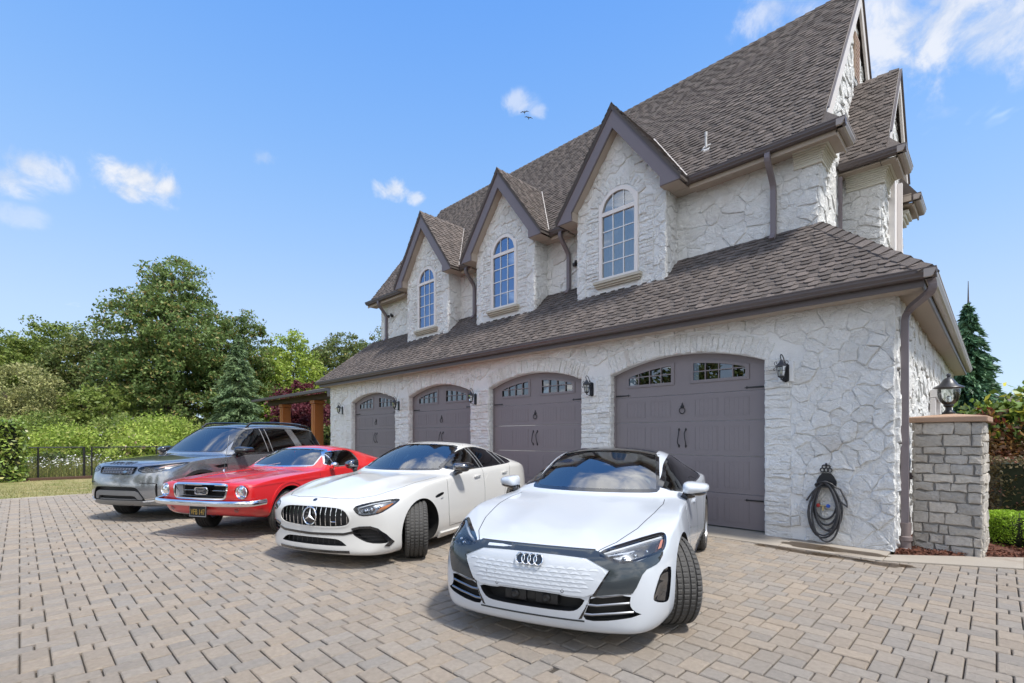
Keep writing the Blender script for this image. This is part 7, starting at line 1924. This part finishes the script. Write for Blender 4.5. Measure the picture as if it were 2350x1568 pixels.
# meadow: tall grass and daisies behind the fence
n = 26000; px = FX-.15-nrng.random(n)*9; py = -6+nrng.random(n)*22; hh = .25+.55*nrng.random(n)
b = np.stack([px, py, 0*px-.05], -1); an = nrng.random(n)*6.28; dx = np.stack([np.cos(an), np.sin(an), 0*an], -1)*.014; tip = b+np.stack([nrng.normal(0, .12, n), nrng.normal(0, .12, n), hh], -1)
o = link('tall_grass', npmesh('tall_grass', np.stack([b-dx, b+dx, tip], 1).reshape(-1, 3), np.arange(3*n).reshape(-1, 3)), None, leaf_mat('tall_grass', (.20, .23, .06), (.33, .30, .11), (.13, .19, .04), .4)); tag(o, 'tall meadow grass growing behind the chain link fence', 'grass', kind='stuff')
n = 1300; px = FX-.2-nrng.random(n)**1.4*5; py = -3.5+nrng.random(n)*13; cl = np.sin(py*1.1)+np.sin(px*1.7+py*.6); keep = cl > -.25; px, py = px[keep], py[keep]; n = len(px)
c = np.stack([px, py, .38+.42*nrng.random(n)], -1)
o = leaf_mesh('daisies', leaf_quads(c, .034, .03, 1.2), LM['white'], None); tag(o, 'white daisies scattered through the tall meadow grass', 'daisies', kind='stuff')
# --- clipped hedges
def hedge(name, label, corner, ux, uy, h, mat, n, lsz, cat='hedge', group=None, taper=.0, round_=.12):
    """box hedge: corner, two edge vectors on the ground, height"""
    t = empty(name, tuple(corner)); tag(t, label, cat, group); ux, uy = np.array(ux, float), np.array(uy, float); lx, ly = np.linalg.norm(ux), np.linalg.norm(uy)
    A = np.array([lx*h, lx*h, ly*h, ly*h, lx*ly]); k = nrng.choice(5, n, p=A/A.sum()); a, b = nrng.random(n), nrng.random(n)
    p = np.zeros((n, 3)); nr = np.zeros((n, 3)); nx, ny = ux/lx, uy/ly
    for i in range(5):
        m = k == i
        if i < 2: s = a[m]; r = np.full(m.sum(), float(i)); z = b[m]
        elif i < 4: s = np.full(m.sum(), float(i-2)); r = a[m]; z = b[m]
        else: s = a[m]; r = b[m]; z = np.ones(m.sum())
        p[m, :2] = np.outer(s, ux)+np.outer(r, uy); p[m, 2] = z*h
        nr[m] = np.array([*(-ny if i == 0 else ny if i == 1 else -nx if i == 2 else nx if i == 3 else (0, 0)), 1.0 if i == 4 else .25])
    p += nrng.normal(size=(n, 3))*lsz*.75; p -= nr*(nrng.random(n)**2*lsz*2.2)[:, None]; p[:, 2] = np.maximum(p[:, 2], .01)
    leaf_mesh('foliage', leaf_quads(p, lsz, lsz*.5, .3), mat, t)
    e = lsz*1.6; c0 = nx*e+ny*e; V = [c0, ux-nx*e+ny*e, ux+uy-nx*e-ny*e, uy+nx*e-ny*e]
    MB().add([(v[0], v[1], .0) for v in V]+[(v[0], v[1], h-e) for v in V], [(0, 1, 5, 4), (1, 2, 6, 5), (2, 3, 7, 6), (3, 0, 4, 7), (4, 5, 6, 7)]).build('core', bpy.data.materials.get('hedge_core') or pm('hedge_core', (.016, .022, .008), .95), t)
    return t
hedge('laurel_hedge', 'tall clipped laurel hedge at the end of the fence', (-24.2, -4.2, 0), (1.25, 0), (0, 4.3), 2.06, LM['laurel'], 9000, .075)
hp_ = gp(735, 27); hedge('dark_hedge', 'dark clipped hedge behind the timber porch', (hp_.x-2.2, hp_.y, 0), (9, 0), (0, 1.0), 2.05, LM['dark'], 7000, .09)
hedge('bronze_hedge', 'clipped bronze tinted hedge beside the stone pillar', (.02, 10.15, 0), (6, .9), (-.2, 1.3), 1.17, LM['barb'], 16000, .030)
def ball_bush(name, label, pos, r, h, mat, n, lsz):
    t = empty(name, tuple(pos)); tag(t, label, 'shrub'); d = unit(nrng.normal(size=(n, 3))); d[:, 2] = np.abs(d[:, 2])*1.0-.12; e = .62
    s = np.sign(d)*np.abs(d)**e; s = s/np.max(np.abs(s), axis=1, keepdims=True)**.55/1.15
    p = s*np.array([r, r, h])*(1-nrng.random(n)**2*.10)[:, None]+nrng.normal(size=(n, 3))*lsz*.3; p[:, 2] = np.maximum(p[:, 2]+.06, .02)
    leaf_mesh('foliage', leaf_quads(p, lsz, lsz*.6, .3), mat, t); MB().ball((0, 0, h*.42), 1, sc=(r*.80, r*.80, h*.50)).build('core', bpy.data.materials['hedge_core'], t)
bp = gp(2338, 6.75); ball_bush('boxwood_ball', 'bright green clipped boxwood at the edge of the bark bed', (bp.x, bp.y, 0), .40, .50, LM['box'], 14000, .013)
RG = 'shrubs behind the stone pillar'
rp = gp(2330, 10.9); bush('glossy_shrub', 'large glossy leaved shrub with yellow tips behind the bronze hedge', rp, [(0, 0, 1.5, 1.15, .9, .95), (.4, .2, 2.1, .8, .7, .65), (1.0, -.3, 1.3, 1.1, .9, .95)], LM['rhodo'], 150, 26, .10, .34, None, RG)
rq = gp(2250, 10.6); bush('red_tipped_shrub', 'shrub with red young leaves between pillar and glossy shrub', rq, [(0, 0, 1.45, .55, .5, .65), (.2, .2, 1.0, .6, .5, .6)], LM['redleaf'], 46, 22, .085, .26, None, RG)
rr_ = gp(2275, 10.2); bush('red_maple_shrub', 'low crimson lace leaved maple above the bronze hedge', rr_, [(0, 0, 1.12, .55, .35, .26)], LM['redleaf'], 34, 26, .05, .2, None, RG)
rs_ = gp(2262, 11.2); bush('yellow_tipped_shrub', 'green shrub with broad yellow leaves behind the pillar cap', rs_, [(0, 0, 1.7, .5, .45, .55), (.1, 0, 1.0, .6, .5, .6)], LM['rhodo'], 52, 22, .10, .26, None, RG)
conifer('weeping_spruce', 'narrow blue green spruce with a bare leader beside the garage eave', gp(2222, 24), 9.2, 2.1, LM['nordic'], 46, 14, .17, 60, .42, .04, 'conifers by the garage', .12)

# trees across the road behind the viewer, mirrored in glass and paint
BG = 'trees across the road facing the garage'
for (x, y, h, w, m, lb) in ((-9, -26, 11, 4.5, 'wood', 'mid green tree across the road opposite the red car'), (3, -24, 9, 4, 'maple', 'broad maple across the road opposite the nearest white car'), (-20, -24, 13, 5, 'dark', 'dark tree across the road opposite the timber porch'), (14, -18, 10, 4.5, 'wood', 'mid green tree across the road opposite the stone pillar')):
    tree('street_tree', lb, (x, y, 0), h, [(0, 0, h*.62, w, w, h*.30), (.4, 0, h*.36, w*1.1, w, h*.24), (-.3, 0, h*.84, w*.6, w*.6, h*.15)], LM[m], 150, 30, .26, 1.3, .2, BG)
conifer('street_conifer', 'tall dark conifer across the road opposite the garage doors', (-3, -28, 0), 13, 3.0, LM['nordic'], 30, 10, .3, 22, .25, group=BG)
